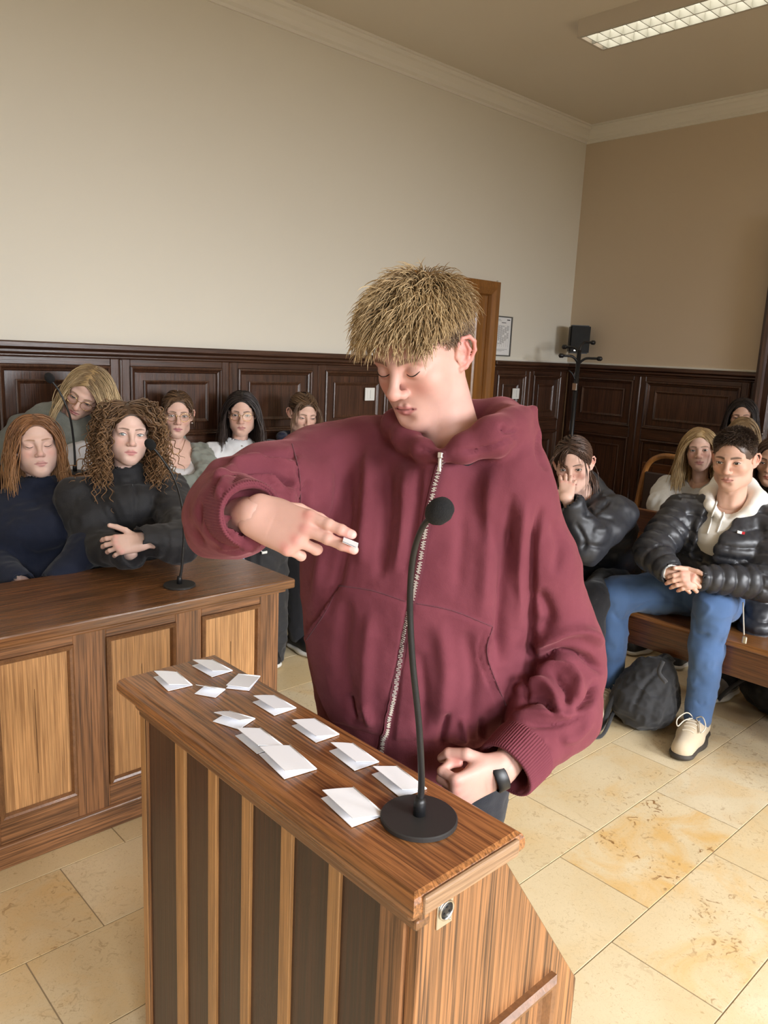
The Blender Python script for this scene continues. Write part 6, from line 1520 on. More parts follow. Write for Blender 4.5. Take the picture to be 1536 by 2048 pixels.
jk.cone(o.nb + o.b * 0.02 - ZU * 0.45, o.nb + o.b * 0.03 + ZU * 0.1, 0.075, 0.085, 0.012, 's'); jk.cone(o.nb + o.b * 0.14 - ZU * 0.40, o.nb + o.b * 0.10 + ZU * 0.05, 0.070, 0.080, 0.012, 's')
garment(o.root, 'jacket', jk, fabric('grey_green_jacket', srgb(134, 138, 130)), ((20, 0.010), (42, 0.005)), label='grey-green open jacket')
tied_hair(o.root, hd, R, 0.94, MBR, n=800, part=0.0, seed=8, bun=(0, -0.11, -0.01), loose=30, loose_len=0.13, label='brown hair tied back with loose strands')
glasses(o.root, hd, R, 0.94, M_gold)
bc = bvh_of(V, Q)
nk = hits(bc, spline([(338, 880), (346, 905), (352, 908), (362, 902), (370, 880)], 20), 0.002)
if len(nk) > 4: quad_obj('necklace', *tubes_q([np.array([a for a, _ in nk])], 0.0012, 5), o.root, M_gold)
ear_ = hd + R @ np.array([0.080, -0.01, -0.045]) * 0.94
for sg in (-1, 1): link('earring', lathe_mesh('earring', [(0.003, -0.004), (0.007, 0), (0.003, 0.004)], 10), o.root, M_chrome, hd + R @ np.array([sg * 0.079, -0.004, -0.044]) * 0.94 - np.array(o.root.location))

# 4 woman in a white blouse with round glasses
hd, R = head_pose(484, 825, 4.10, yaw=2, pitch=6, roll=0)
o = sitter('dark-haired woman with round glasses in a white blouse by the panelling', None, hd, R, 0.94, fair, BFRONT, hips=(2.30, 3.50), top=fabric('white_blouse', srgb(226, 228, 232), sheen=0.1), top_name='blouse', top_label='white blouse with a round collar',
           arms={'r': (P(425, 990, 3.98), P(455, 1060, 3.75)), 'l': (P(545, 985, 4.08), P(520, 1060, 3.85))}, head_kw=dict(iris=(0.06, 0.045, 0.035), brow=(0.07, 0.045, 0.035), hkw=dict(plump=0.002), ckw=dict(blush=0.45, lipcol=(0.58, 0.26, 0.25))), neck_cut=0.050, chest=0.172, sleeve=(0.070, 0.066, 0.050), sw=0.165, h=0.0075,
           collar=lambda v, nb, b, rt: (v.cone(nb - ZU * 0.05, nb - ZU * 0.002, 0.072, 0.060, 0.02), v.cone(nb - ZU * 0.01, nb + ZU * 0.06, 0.050, 0.056, 0.006, 's')), strokes=[([(484, 885), (486, 930), (487, 960)], 3, -0.003), ([(440, 890), (425, 930), (430, 980)], 6, 0.006), ([(450, 885), (440, 930)], 5, -0.006), ([(520, 885), (535, 930)], 6, 0.006), ([(505, 890), (515, 940)], 5, -0.005)])
long_hair(o.root, hd, R, 0.94, BLK, n=900, part=0.0, length=(0.26, 0.34), ells=shoulder_ells(o), seed=11, back=0.9, face_w=0.066, thick=0.012, label='long black hair falling behind the shoulders', tip=(0.07, 0.045, 0.035))
glasses(o.root, hd, R, 0.94, M_gold)
link('button', lathe_mesh('button', [(0.005, -0.002), (0.005, 0.002)], 12), o.root, M_chrome, P(484, 892, 3.93) - np.array(o.root.location))

# 5 woman in a navy hoodie looking down
hd, R = head_pose(606, 827, 4.32, yaw=-20, pitch=14, roll=3)
o = sitter('brown-haired woman in a navy hoodie looking down beside the panelling', None, hd, R, 0.93, fair, BFRONT, hips=(2.70, 3.50), top=fabric('black_down_jacket', srgb(36, 38, 42), rough=0.6), top_label='black jacket over a navy hoodie', shoes=M_sneak_w,
           arms={'r': (P(560, 985, 4.2), P(590, 1060, 3.95)), 'l': (P(665, 985, 4.3), P(640, 1050, 4.05))}, head_kw=dict(open_=0.55, look=(0, -0.002), iris=(0.08, 0.06, 0.04), brow=(0.14, 0.09, 0.06), ckw=dict(blush=0.3, lipcol=(0.55, 0.25, 0.24))), neck_cut=0.058, chest=0.175, sleeve=(0.078, 0.07, 0.054))
hvv = Vol(o.nb - 0.2, o.nb + 0.2, 0.006)
ringp = [o.nb + o.b * (0.085 * math.cos(a)) + o.rt * (0.082 * math.sin(a)) + ZU * (0.015 - 0.075 * (math.cos(a) > 0) * math.cos(a)) for a in np.linspace(0, 2 * math.pi, 15)]
hvv.chain(ringp, 0.027, 0.015); garment(o.root, 'hood', hvv, fabric('navy_fleece', srgb(44, 46, 72)), ((40, 0.004),), label='navy hood round the neck')
tied_hair(o.root, hd, R, 0.93, MBR, n=800, part=0.01, seed=14, loose=26, loose_len=0.17, label='brown hair tied back with loose front strands')

# 6 blonde woman bending forward
hd, R = head_pose(172, 783, 3.42, yaw=18, pitch=24, roll=32)
o = sitter('long-haired blonde woman with glasses bending forward behind the front girls', None, hd, R, 0.97, fair, (-0.75, -0.75), hips=(1.30, 3.52), top=fabric('grey_cardigan', srgb(128, 132, 126), bump=0.8, bscale=260, var=0.15, vscale=60), top_name='cardigan', top_label='grey knitted cardigan', seat=0.78,
           nb=P(120, 830, 3.50), arms={'r': (P(20, 900, 3.5), P(60, 1000, 3.35)), 'l': (P(190, 935, 3.45), P(160, 1010, 3.3))}, head_kw=dict(open_=0.6, look=(0, -0.0015), brow=(0.28, 0.18, 0.10), ckw=dict(blush=0.45, lipcol=(0.60, 0.24, 0.25))), chest=0.165, legs=False, h=0.008, group='students watching from the benches')
# standing legs of the bending woman
vt = Vol((1.0, 3.2, 0.03), (1.75, 3.74, 1.05), 0.010)
for sg in (-1, 1): vt.chain([np.array([1.32 + sg * 0.07, 3.53, 0.90]), np.array([1.34 + sg * 0.08, 3.50, 0.48]), np.array([1.36 + sg * 0.09, 3.54, 0.09])], [0.105, 0.075, 0.065], 0.03)
garment(o.root, 'trousers', vt, M_denim_l, ((26, 0.005),))
for sg in (-1, 1): shoe(o.root, (1.36 + sg * 0.09, 3.53), (-0.2, -1), M_sneak_w, M_wsole, ln=0.25, w=0.043)
vs_ = Vol(o.nb - 0.35, o.nb + 0.2, 0.007); vs_.cone(P(165, 1000, 3.34), P(158, 915, 3.38), 0.085, 0.07, 0.02); garment(o.root, 't_shirt', vs_, fabric('white_tee', srgb(218, 220, 228)), ((24, 0.006),), label='white t-shirt')
long_hair(o.root, hd, R, 0.97, BLD, n=1300, part=0.012, length=(0.30, 0.42), ells=[(o.nb - ZU * 0.12, np.array([0.15, 0.10, 0.10]), np.eye(3))], seed=17, rad=0.0019, face_w=0.058, wave=0.004, thick=0.02, rootc=(0.20, 0.13, 0.07), tip=(0.80, 0.64, 0.40), spread=0.08, back=0.05, label='long straight blonde hair with darker roots')
glasses(o.root, hd, R, 0.97, M_gold)

# 7 girl holding her hand over her mouth
hd, R = head_pose(1146, 927, 3.35, yaw=5, pitch=12, roll=-6)
wrh = P(1132, 994, 3.13); ELh = P(1172, 1085, 3.20)
hc = place_hand(fair, wrh, P(1138, 936, 3.235) - wrh, (CAM - wrh), elbow=ELh, side=-1, curl=((10, 14, 10), (6, 12, 10), (6, 12, 10), (10, 14, 10)), spread=(9, 3, -3, -12), thumb=((0.8, 0.55, -0.1), (0.7, 0.7, -0.1), (0.6, 0.8, -0.1)), s=0.84, h=0.0022)
o = sitter('dark-haired girl in a black puffer coat holding a hand over her mouth', None, hd, R, 0.96, fair, (-1.0, -0.25), hips=(3.28, 1.93), top=fabric('black_puffer', srgb(38, 40, 46), rough=0.5, spec=0.5, bump=0.15, bscale=120, sheen=0.0), top_name='coat', top_label='black puffer coat', hands=(hc,), auto='r',
           nb=P(1165, 985, 3.42), arms={'l': (ELh, wrh + (ELh - wrh) * 0.22), 'r': (P(1085, 1040, 3.3), P(1100, 1110, 3.1))}, head_kw=dict(open_=0.95, iris=(0.06, 0.045, 0.035), brow=(0.08, 0.05, 0.04), hkw=dict(smile=0.003), ckw=dict(blush=0.55)), puff=1.12, sw=0.165, chest=0.175, sleeve=(0.080, 0.078, 0.052), disp=((9, -0.016), (20, -0.008), (46, -0.002)), h=0.0075,
           collar=lambda v, nb, b, rt: (v.chain([nb - b * 0.05 + rt * 0.085 - ZU * 0.01, nb - b * 0.10 + ZU * 0.03, nb - b * 0.05 - rt * 0.085 - ZU * 0.01], [0.04, 0.045, 0.04], 0.02)),
           strokes=[([(1170, 1000), (1185, 1025), (1225, 1000)], 4, -0.016), ([(1165, 1030), (1200, 1030), (1232, 1040)], 4, -0.014), ([(1150, 1045), (1170, 1080), (1165, 1100)], 4, -0.012), ([(1200, 985), (1225, 1010)], 7, 0.010), ([(1185, 1060), (1215, 1060)], 7, 0.010), ([(1165, 1090), (1210, 1095)], 4, -0.010), ([(1190, 940), (1215, 955)], 4, -0.008)])
tied_hair(o.root, hd, R, 0.96, DBR, n=850, part=0.004, tail=0.22, seed=21, bun=(-0.035, -0.095, -0.05), tail_dir=(-0.6, 0.6, -0.6), ells=shoulder_ells(o, 0.9), loose=12, loose_len=0.2, label='dark brown hair tied back with a tail over the shoulder')

# 9 blonde girl in a grey sweatshirt, second row
hd, R = head_pose(1401, 897, 4.25, yaw=4, pitch=2, roll=-7)
o = sitter('blonde girl in a light grey sweatshirt behind the puffer jacket boy', None, hd, R, 0.94, fair, BBENCH, hips=(4.30, 1.86), top=fabric('grey_sweat', srgb(196, 196, 194)), top_name='sweatshirt', top_label='light grey sweatshirt',
           nb=P(1400, 962, 4.32), arms={'r': (P(1322, 1010, 4.25), P(1345, 1060, 4.05)), 'l': (P(1470, 1020, 4.3), P(1450, 1070, 4.1))}, head_kw=dict(iris=(0.07, 0.055, 0.045), brow=(0.22, 0.14, 0.08), hkw=dict(plump=0.003, smile=0.002), ckw=dict(blush=0.4, lipcol=(0.6, 0.26, 0.26))), chest=0.165, sleeve=(0.074, 0.070, 0.05))
long_hair(o.root, hd, R, 0.94, BLD, n=900, part=-0.012, length=(0.30, 0.38), ells=shoulder_ells(o), seed=23, rootc=(0.30, 0.19, 0.09), face_w=0.056, thick=0.018, label='long blonde hair')
# 10 light-brown-haired girl mostly hidden
hd, R = head_pose(1484, 872, 4.85, yaw=6, pitch=22, roll=4)
o = sitter('light-brown-haired girl almost hidden behind the head of the puffer jacket boy', None, hd, R, 0.95, fair, BBENCH, hips=(4.98, 2.03), top=fabric('brown_knit', srgb(92, 82, 74)), top_name='sweater', arms={'r': (P(1420, 1000, 4.95), P(1440, 1050, 4.75)), 'l': (P(1545, 990, 5.0), P(1530, 1050, 4.8))}, legs=False, head_kw=dict(brow=(0.22, 0.14, 0.08)))
long_hair(o.root, hd, R, 0.95, LBR, n=700, part=-0.01, length=(0.26, 0.34), ells=shoulder_ells(o), seed=25, face_w=0.058, label='light brown hair')
# 11 black-haired woman by the far wall, leather jacket
hd, R = head_pose(1484, 832, 5.12, yaw=2, pitch=6, roll=-2)
o = sitter('black-haired woman in a black leather jacket in the rearmost row', None, hd, R, 0.97, warm, BBENCH, hips=(5.10, 2.27), seat=0.5, top=plain('leather', srgb(34, 32, 32), 0.35, spec=0.6, bump=0.3, bscale=60), top_label='black leather jacket', arms={'r': (P(1430, 930, 5.0), P(1440, 980, 4.9)), 'l': (P(1542, 930, 5.0), P(1530, 980, 4.9))}, legs=False, head_kw=dict(open_=0.6, look=(0, -0.0015), iris=(0.05, 0.035, 0.03), brow=(0.03, 0.02, 0.018), lash=0.0018), chest=0.18, sleeve=(0.07, 0.066, 0.05))
long_hair(o.root, hd, R, 0.97, BLK, n=700, part=0.0, length=(0.26, 0.34), ells=shoulder_ells(o), seed=27, face_w=0.054, label='black centre-parted hair')
link('stud', lathe_mesh('stud', [(0.007, -0.002), (0.007, 0.003)], 10), o.root, M_chrome, P(1524, 868, 5.12) - np.array(o.root.location))
for sg in (-1, 1): link('earring', lathe_mesh('earring', [(0.002, -0.005), (0.006, 0), (0.002, 0.005)], 10), o.root, M_chrome, hd + R @ np.array([sg * 0.075, 0.0, -0.042]) - np.array(o.root.location))
# 12 dark-haired girl at the right edge of the picture
hd, R = head_pose(1548, 922, 3.75, yaw=12, pitch=4, roll=0)
o = sitter('dark-haired girl in black cut off by the right edge of the photo', None, hd, R, 0.95, warm, BBENCH, hips=(4.28, 1.45), top=fabric('black_top', srgb(24, 24, 26)), top_name='top', nb=P(1560, 990, 3.92), arms={'r': (P(1490, 1060, 3.95), P(1500, 1110, 3.8)), 'l': (P(1640, 1060, 4.0), P(1620, 1110, 3.8))}, shoes=plain('grey_sneaker', srgb(120, 118, 116), 0.6), head_kw=dict(open_=0.8, iris=(0.05, 0.035, 0.03), brow=(0.05, 0.03, 0.025)), feet={'r': np.array([3.60, 1.40, 0.09]), 'l': np.array([3.66, 1.15, 0.09])}, knees={'r': np.array([3.84, 1.48, 0.51]), 'l': np.array([3.84, 1.22, 0.51])})
long_hair(o.root, hd, R, 0.95, DBR, n=700, part=0.0, length=(0.24, 0.32), ells=shoulder_ells(o), seed=29, face_w=0.056, label='dark brown hair')
# ================================================================ THE BOY IN THE PUFFER JACKET
skin8 = np.array((0.68, 0.42, 0.32)); s8 = 1.0
hd, R = head_pose(1468, 918, 3.18, yaw=13, pitch=6, roll=-3)
M_denim8 = fabric('mid_blue_denim', srgb(76, 104, 146), bump=0.5, bscale=700, var=0.16, vscale=10)
M_puff = fabric('black_quilted_nylon', srgb(44, 45, 50), rough=0.42, spec=0.5, bump=0.12, bscale=90, sheen=0.0, var=0.08)
M_hoodw = fabric('white_fleece', srgb(238, 236, 230), sheen=0.1)
wrR, wrL = P(1338, 1142, 3.10), P(1408, 1156, 3.07)
elR, elL = P(1305, 1105, 3.22), P(1530, 1165, 3.10)
hR = place_hand(skin8, wrR, P(1392, 1172, 3.03) - wrR, (CAM - wrR) + ZU * 0.6, elbow=elR, side=-1, curl=((36, 40, 25), (38, 40, 25), (38, 42, 25), (38, 44, 25)), spread=(1, 0, 0, -1), thumb=((0.5, 0.8, 0.1), (0.25, 0.95, 0.05), (0.1, 1, 0)), s=1.0, h=0.0022)
hL = place_hand(skin8, wrL, P(1348, 1164, 3.03) - wrL, (CAM - wrL) + ZU * 0.6, elbow=elL, side=1, curl=((30, 38, 25), (32, 40, 25), (34, 40, 25), (34, 42, 25)), spread=(1, 0, 0, -1), thumb=((0.5, 0.8, 0.1), (0.25, 0.95, 0.05), (0.1, 1, 0)), s=1.0, h=0.0022)
hp = PZ(1395, 1190, 0.50)
knR, knL = PZ(1228, 1190, 0.53), P(1425, 1212, 3.17)
fR, fL = PZ(1218, 1388, 0.06), PZ(1392, 1452, 0.06)
K8 = {'r': knR, 'l': knL}; F8 = {'r': np.array([fR[0], fR[1], 0.09]), 'l': np.array([fL[0], fL[1], 0.09])}
nb8 = P(1462, 1003, 3.24)
o = sitter('boy in a black puffer jacket and white hoodie sitting wide-legged on the bench', None, hd, R, s8, skin8, (-1.0, -0.35), hips=(3.34, 1.42), top=M_hoodw, top_name='hoodie', top_label='white hoodie', male=True, nb=nb8, hands=(hR, hL), auto='', trousers=M_denim, legs=False,
           arms={'r': (elR, wrR), 'l': (elL, wrL)}, sleeve=(0.05, 0.045, 0.036), head_kw=dict(iris=(0.045, 0.03, 0.022), brow=(0.07, 0.045, 0.03), open_=0.9, hkw=dict(jaw=1.02, lips=1.0), ckw=dict(blush=0.25, lipcol=(0.55, 0.25, 0.22), stubble=0.45, brow_t=1.15)), chest=0.16, neck_cut=0.058, h=0.007, disp=((16, -0.006), (34, -0.002)),
           collar=lambda v, nb, b, rt: (v.chain([nb + b * 0.095 - ZU * 0.085, nb + b * 0.06 + rt * 0.075 - ZU * 0.02, nb - b * 0.02 + rt * 0.095 + ZU * 0.015, nb - b * 0.09 + rt * 0.05 + ZU * 0.05, nb - b * 0.09 - rt * 0.05 + ZU * 0.055, nb - b * 0.02 - rt * 0.10 + ZU * 0.02, nb + b * 0.06 - rt * 0.075 - ZU * 0.02, nb + b * 0.095 - ZU * 0.085], [0.012, 0.022, 0.030, 0.042, 0.045, 0.034, 0.022, 0.012], 0.015)),
           group='students watching from the benches')
root8 = o.root
# jacket, open at the front, with quilting ridges
jk = Vol(np.minimum.reduce([o.H, o.nb, elR, elL]) - 0.2, np.maximum.reduce([o.H, o.nb, elR, elL]) + 0.2, 0.0065)
jk.cone(o.H, o.H + (o.C - o.H) * .5, 0.185, 0.19, 0.03, 'u', o.rt, 0.70); jk.cone(o.H + (o.C - o.H) * .5, o.C, 0.19, 0.205, 0.03, 'u', o.rt, 0.68); jk.cone(o.C, o.nb - ZU * 0.16, 0.205, 0.185, 0.03, 'u', o.rt, 0.66)
for e, (el, w_) in {'r': (elR, wrR), 'l': (elL, wrL)}.items():
    jk.cone(o.nb - ZU * 0.06, o.S[e], 0.05, 0.072, 0.03); jk.chain([o.S[e], (o.S[e] + el) / 2, el, w_ + (el - w_) * 0.02], [0.080, 0.078, 0.072, 0.052], 0.02)
    d_ = (w_ - el) / np.linalg.norm(w_ - el); jk.cone(w_ - d_ * 0.01, w_ + d_ * 0.12, 0.036, 0.045, 0.004, 's')
jk.cone(o.nb - ZU * 0.30 + o.b * 0.0, o.nb + ZU * 0.08 + o.b * 0.0, 0.05, 0.105, 0.012, 's')
# opening wedge at the front, narrow at the waist
fr = lambda u, z, y=0.14: o.nb + o.b * y + o.rt * u + ZU * z
jk.chain([fr(0.03, 0.0, 0.17), fr(0.07, -0.14, 0.2), fr(0.10, -0.34, 0.24)], [0.070, 0.054, 0.074], 0.008, 's'); jk.cone(fr(0.03, -0.02, 0.09), fr(0.09, -0.40, 0.15), 0.060, 0.050, 0.008, 's')
# hanging tail on his left, resting on the bench
tl = o.H - o.rt * 0.20 - ZU * 0.02
jk.cone(tl + o.b * 0.02 + ZU * 0.05, tl + o.b * 0.12 - ZU * 0.06, 0.075, 0.07, 0.03)
def quilt(V, Q):
    N = vnormals(V, Q); ch = np.zeros(len(V)); dmin = np.full(len(V), 9.0)
    axes = [((o.nb), (o.H), 0.047), (o.S['r'], elR, 0.05), (o.S['l'], elL, 0.05), (elR, wrR, 0.05), (elL, wrL, 0.05)]; rad = [0.19, 0.08, 0.08, 0.065, 0.065]
    for (a, b, per), r in zip(axes, rad):
        ab = b - a; t = ((V - a) @ ab) / (ab @ ab); tt = np.clip(t, 0, 1); dd = np.linalg.norm(V - (a + tt[:, None] * ab), axis=1) / r
        u = dd < dmin; dmin[u] = dd[u]; ph = (t * np.linalg.norm(ab) / per + 0.10 * vnoise(V, 5)); ch[u] = np.abs(np.sin(math.pi * ph[u])) ** 0.55
    return V + N * (0.012 * (ch - 0.6) + 0.0022 * vnoise(V, 34) + 0.0016 * vnoise(V, 70))[:, None]
jo = garment(root8, 'puffer_jacket', jk, M_puff, (), 1, 'black quilted puffer jacket', None, quilt)
# emblem: small white, red and navy flag on the chest
Vj = np.array([v.co for v in jo.data.vertices]) + np.array(root8.location); Qj = np.array([tuple(p.vertices) for p in jo.data.polygons]); bj = bvh_of(Vj, Qj)
def decal(name, quadpx, mat, par, out=0.002):
    q = hits(bj, quadpx, out)
    if len(q) == 4: c_ = np.mean([a for a, _ in q], 0); link(name, mesh_from(name, [a + (CAM - a) / np.linalg.norm(CAM - a) * 0.008 - np.array(root8.location) for a, _ in q], [(0, 1, 2, 3)]), par, mat)
decal('emblem_white', [(1475, 1061), (1484, 1063), (1483, 1069), (1474, 1067)], M_white, jo); decal('emblem_red', [(1484, 1063), (1490, 1064), (1489, 1070), (1483, 1069)], plain('red', srgb(190, 40, 50), 0.6), jo)
# zip edge with puller at the hanging tail
ze = spline([P(1432, 1030, 3.12), P(1430, 1100, 3.06), P(1440, 1140, 3.0)], 12)
q = hits(bj, spline([(1418, 1000), (1410, 1060), (1392, 1110), (1365, 1140)], 20), 0.002)
M_zipc = plain('zip_cream', srgb(196, 186, 170), 0.4)
pl_ = spline([P(1486, 1205, 3.16), P(1487, 1240, 3.12), P(1488, 1270, 3.09)], 10); quad_obj('zip', *tubes_q([pl_], 0.003, 5), root8, M_zipc)
link('zip_pull', box_mesh(0.008, 0.018, 0.03, 0.003, 1, 'zp8'), root8, M_chrome, P(1489, 1280, 3.08) - np.array(root8.location))
# drawstrings
bw = bvh_of(np.array([v.co for v in o.top.data.vertices]) + np.array(root8.location), np.array([tuple(p.vertices) for p in o.top.data.polygons]))
for pl in ([(1432, 1000), (1424, 1040), (1416, 1068)], [(1452, 1000), (1444, 1040), (1435, 1066)]):
    q = hits(bw, spline(pl, 16), 0.005)
    if len(q) > 4: quad_obj('drawstring', *tubes_q([np.array([a for a, _ in q])], 0.0035, 6), root8, M_hoodw)
# jeans
jv = Vol(np.minimum.reduce([o.H, *K8.values(), *F8.values()]) - 0.17, np.maximum.reduce([o.H, *K8.values(), *F8.values()]) + 0.17, 0.007)
for e, sg in (('r', 1), ('l', -1)):
    jv.chain([o.H + o.rt * sg * 0.07 - ZU * 0.02, (o.H + K8[e]) / 2 + ZU * 0.0 + o.rt * sg * 0.03, K8[e], (K8[e] + F8[e]) / 2 + (K8[e] - F8[e]) * 0.12 - o.b * 0.0, F8[e] + ZU * 0.01], [0.105, 0.092, 0.076, 0.066, 0.054], 0.025)
jv.ell(o.H - ZU * 0.0 + o.b * 0.03, (0.14, 0.14, 0.10), 0.03)
jst = [([(1245, 1240), (1290, 1208), (1340, 1203), (1368, 1212), (1388, 1235), (1392, 1260)], 3, -0.004), ([(1370, 1185), (1364, 1212)], 3, -0.003), ([(1250, 1240), (1245, 1300), (1250, 1340)], 2.5, 0.003), ([(1300, 1165), (1330, 1190), (1350, 1200)], 5, -0.005), ([(1395, 1195), (1420, 1215), (1400, 1240)], 5, 0.005), ([(1385, 1262), (1400, 1270), (1420, 1268)], 4, -0.007), ([(1440, 1280), (1450, 1292), (1452, 1302)], 4, -0.006), ([(1225, 1225), (1240, 1240), (1262, 1240)], 4, -0.006), ([(1390, 1400), (1400, 1410), (1412, 1405)], 3, -0.004), ([(1380, 1340), (1385, 1380)], 5, 0.003)]
jeans = garment(root8, 'jeans', jv, M_denim8, ((14, -0.008), (26, 0.0025)), 1, 'blue jeans', jst)
vbl = Vol(np.minimum.reduce([o.H, *K8.values(), *F8.values()]) - 0.15, np.maximum.reduce([o.H, *K8.values(), *F8.values()]) + 0.15, 0.014)
# beige sneakers with laces
M_bei = fabric('beige_sneaker', srgb(206, 190, 164), bump=0.3, bscale=300); M_lace = plain('cream_lace', srgb(228, 218, 200), 0.8); M_tan = plain('tan_patch', srgb(150, 112, 86), 0.7)
for e, td in (('l', PZ(1345, 1508, 0) - PZ(1392, 1445, 0)), ('r', PZ(1182, 1440, 0) - PZ(1225, 1390, 0))):
    u = shoe(root8, F8[e], td[:2], M_bei, M_dsole, ln=0.30, w=0.052, name='sneaker')
    a = np.array([F8[e][0], F8[e][1], 0]); f = np.array([td[0], td[1], 0]); f /= np.linalg.norm(f); sv = np.cross(f, ZU)
    Vu = np.array([v.co for v in u.data.vertices]) + np.array(root8.location); Qu = np.array([tuple(p.vertices) for p in u.data.polygons]); bu = bvh_of(Vu, Qu)
    def top_at(p):
        h_ = bu.ray_cast(Vector((p[0], p[1], 0.4)), Vector((0, 0, -1))); return np.array(h_[0]) + ZU * 0.002 if h_[0] is not None else None
    for k in range(5):
        c = a + f * (0.045 + 0.022 * k); w_ = 0.022
        pts = [top_at(c + sv * t) for t in np.linspace(-w_, w_, 7)]
        if all(p is not None for p in pts): 
            l = quad_obj('lace', *tubes_q([np.array(pts)], 0.0030, 5), root8, M_lace); l.parent = u
    for sg in (-1, 1):                                     # bow loops
        c = top_at(a + f * 0.045); 
        if c is None: continue
        lp_ = spline([c, c + sv * sg * 0.03 + f * 0.01 + ZU * 0.02, c + sv * sg * 0.055 + f * 0.05 + ZU * 0.0, c + sv * sg * 0.045 + f * 0.075 - ZU * 0.02, c + sv * sg * 0.03 + f * 0.04 - ZU * 0.003, c + sv * sg * 0.006], 24)
        l = quad_obj('lace_loop', *tubes_q([lp_], 0.0026, 5), root8, M_lace); l.parent = u
# short hair
r_, n_ = scalp_roots(4200, 31, zmin=-0.045, side_front=0.018, ztop_front=0.074); rg_ = np.random.default_rng(33)
tp_ = smoothstep(0.04, 0.085, r_[:, 2]); d_ = np.stack([0.1 * rg_.normal(size=len(r_)), 0.6 * np.ones(len(r_)), np.zeros(len(r_))], 1); d_ -= n_ * (d_ * n_).sum(1)[:, None]; d_ = d_ * tp_[:, None] + n_ * 0.45 + np.array([0, -0.1, -0.4]) * (1 - tp_)[:, None] + rg_.normal(size=r_.shape) * 0.1
d_ /= np.linalg.norm(d_, axis=1)[:, None]
S8 = grow(r_, d_, 0.005 + 0.020 * tp_, hd, R, s8, [], grav=0.05, n=5, face=False, layer=np.full(len(r_), 0.001), seed=35)
V, Q = tubes_q(S8, np.array([1, 1, .9, .7, .3]) * 0.0011, 3)
hair_obj(root8, [hair_cap(hd, R, s8, (0.10, 0.065, 0.048), 0.0012, hairline=0.074, low=-0.045), (V, Q, strand_cols(len(r_), 5, 3, ((0.05, 0.032, 0.024), (0.12, 0.08, 0.055)), 3))], label='short-cropped dark brown hair')

# ================================================================ BAGS ON THE FLOOR
M_bag = fabric('black_bag_cloth', srgb(48, 48, 50), rough=0.75, bump=0.5, bscale=500)
bpb = PZ(1292, 1462, 0.0)
bag = thing('backpack', 'black slouching backpack on the floor between the legs of the puffer jacket boy', 'backpack', (bpb[0], bpb[1], 0))
bv = Vol((bpb[0] - 0.25, bpb[1] - 0.28, -0.004), (bpb[0] + 0.35, bpb[1] + 0.28, 0.42), 0.006)
cB_ = np.array([bpb[0], bpb[1], 0.0]) + NH * 0.07
bv.ell(cB_ + ZU * 0.105, (0.135, 0.135, 0.112), 0.03); bv.ell(cB_ + ZU * 0.17 + RH * 0.03 + NH * 0.02, (0.105, 0.105, 0.12), 0.05); bv.cone(cB_ + ZU * 0.23 + RH * 0.05, cB_ + ZU * 0.285 + RH * 0.075 + NH * 0.02, 0.055, 0.022, 0.04)
bv.plane_cut((0, 0, 0.004), (0, 0, -1), 0.006)
garment(bag, 'bag_body', bv, M_bag, ((16, 0.008), (34, 0.004)), 1, None, [([(1330, 1330), (1290, 1370), (1262, 1425)], 5, -0.010), ([(1345, 1345), (1330, 1400), (1310, 1460)], 6, 0.008), ([(1355, 1380), (1362, 1440)], 5, -0.008), ([(1245, 1400), (1300, 1392), (1370, 1395)], 3, -0.004), ([(1310, 1400), (1300, 1450)], 6, -0.005)])
for pl in ([(1326, 1322, .30), (1318, 1345, .26), (1332, 1365, .22)], ):
    tube('flap_strap', bag, spline([P(x, y, 3.02) for x, y, _ in pl], 10), 0.009, M_bag, 6)
tube('carry_loop', bag, spline([cB_ + ZU * 0.29 + RH * 0.05, cB_ + ZU * 0.315 + RH * 0.08, cB_ + ZU * 0.29 + RH * 0.11], 10), 0.007, M_bag, 6)
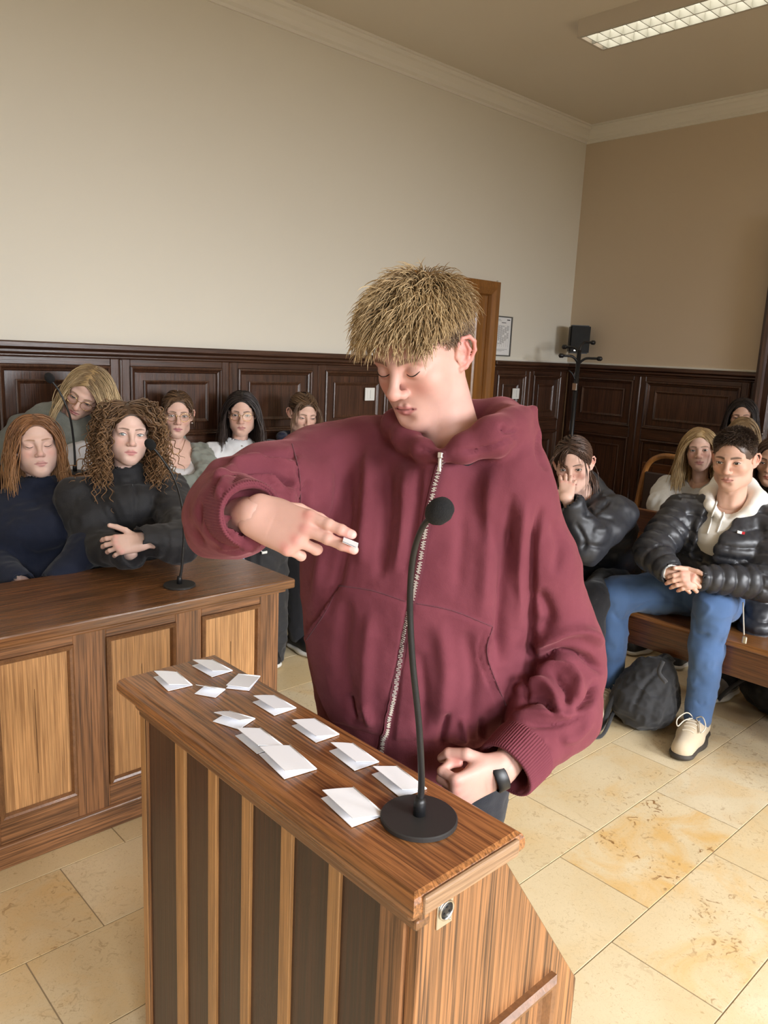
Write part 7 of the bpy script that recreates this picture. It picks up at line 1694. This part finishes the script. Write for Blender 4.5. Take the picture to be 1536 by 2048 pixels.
tube('shoulder_strap', bag, spline([cB_ + ZU * 0.17 - RH * 0.10, cB_ + ZU * 0.10 - RH * 0.145 - NH * 0.02, PZ(1206, 1450, 0.012), PZ(1190, 1462, 0.012), PZ(1172, 1466, 0.012)], 24), 0.011, M_bag, 6)
tube('shoulder_strap', bag, spline([cB_ + ZU * 0.06 - RH * 0.12, PZ(1205, 1470, 0.012), PZ(1175, 1472, 0.012)], 14), 0.008, M_bag, 6)
# bag under the bench at the right edge, bag with a tag at the wall bench
b2 = PZ(1525, 1440, 0.0)
bg2 = thing('rucksack', 'black bag lying under the bench at the right edge', 'bag', (b2[0] + 0.12, b2[1], 0))
bv = Vol((b2[0] - 0.1, b2[1] - 0.35, -0.004), (b2[0] + 0.4, b2[1] + 0.3, 0.3), 0.009); bv.ell((b2[0] + 0.14, b2[1] - 0.03, 0.12), (0.15, 0.2, 0.12), 0.02); bv.plane_cut((0, 0, 0.004), (0, 0, -1), 0.005)
garment(bg2, 'bag_body', bv, plain('black_nylon', srgb(20, 20, 22), 0.6), ((16, 0.01), (34, 0.005)))
tube('strap', bg2, spline([(b2[0] + 0.03, b2[1] + 0.1, 0.16), (b2[0] - 0.02, b2[1] + 0.16, 0.09), (b2[0] + 0.0, b2[1] + 0.2, 0.02)], 12), 0.008, M_bag, 6)
b3 = P(530, 1112, 3.75)
bg3 = thing('tote_bag', 'black bag with a white tag leaning at the wall bench', 'bag', (b3[0], b3[1], 0))
bv = Vol((b3[0] - 0.25, b3[1] - 0.2, -0.004), (b3[0] + 0.25, b3[1] + 0.2, 0.75), 0.009); bv.box((b3[0], b3[1], 0.34), (0.10, 0.07, 0.335), 0.05, 0.02); garment(bg3, 'bag_body', bv, M_bag, ((14, 0.012), (30, 0.006)))
tube('tag_cord', bg3, spline([P(518, 1095, 3.66), P(522, 1102, 3.64), P(528, 1106, 3.64)], 8), 0.003, M_white, 5); link('tag', box_mesh(0.03, 0.006, 0.012, 0.002, 1, 'tagm'), bg3, M_white, P(529, 1105, 3.64) - np.array(bg3.location))
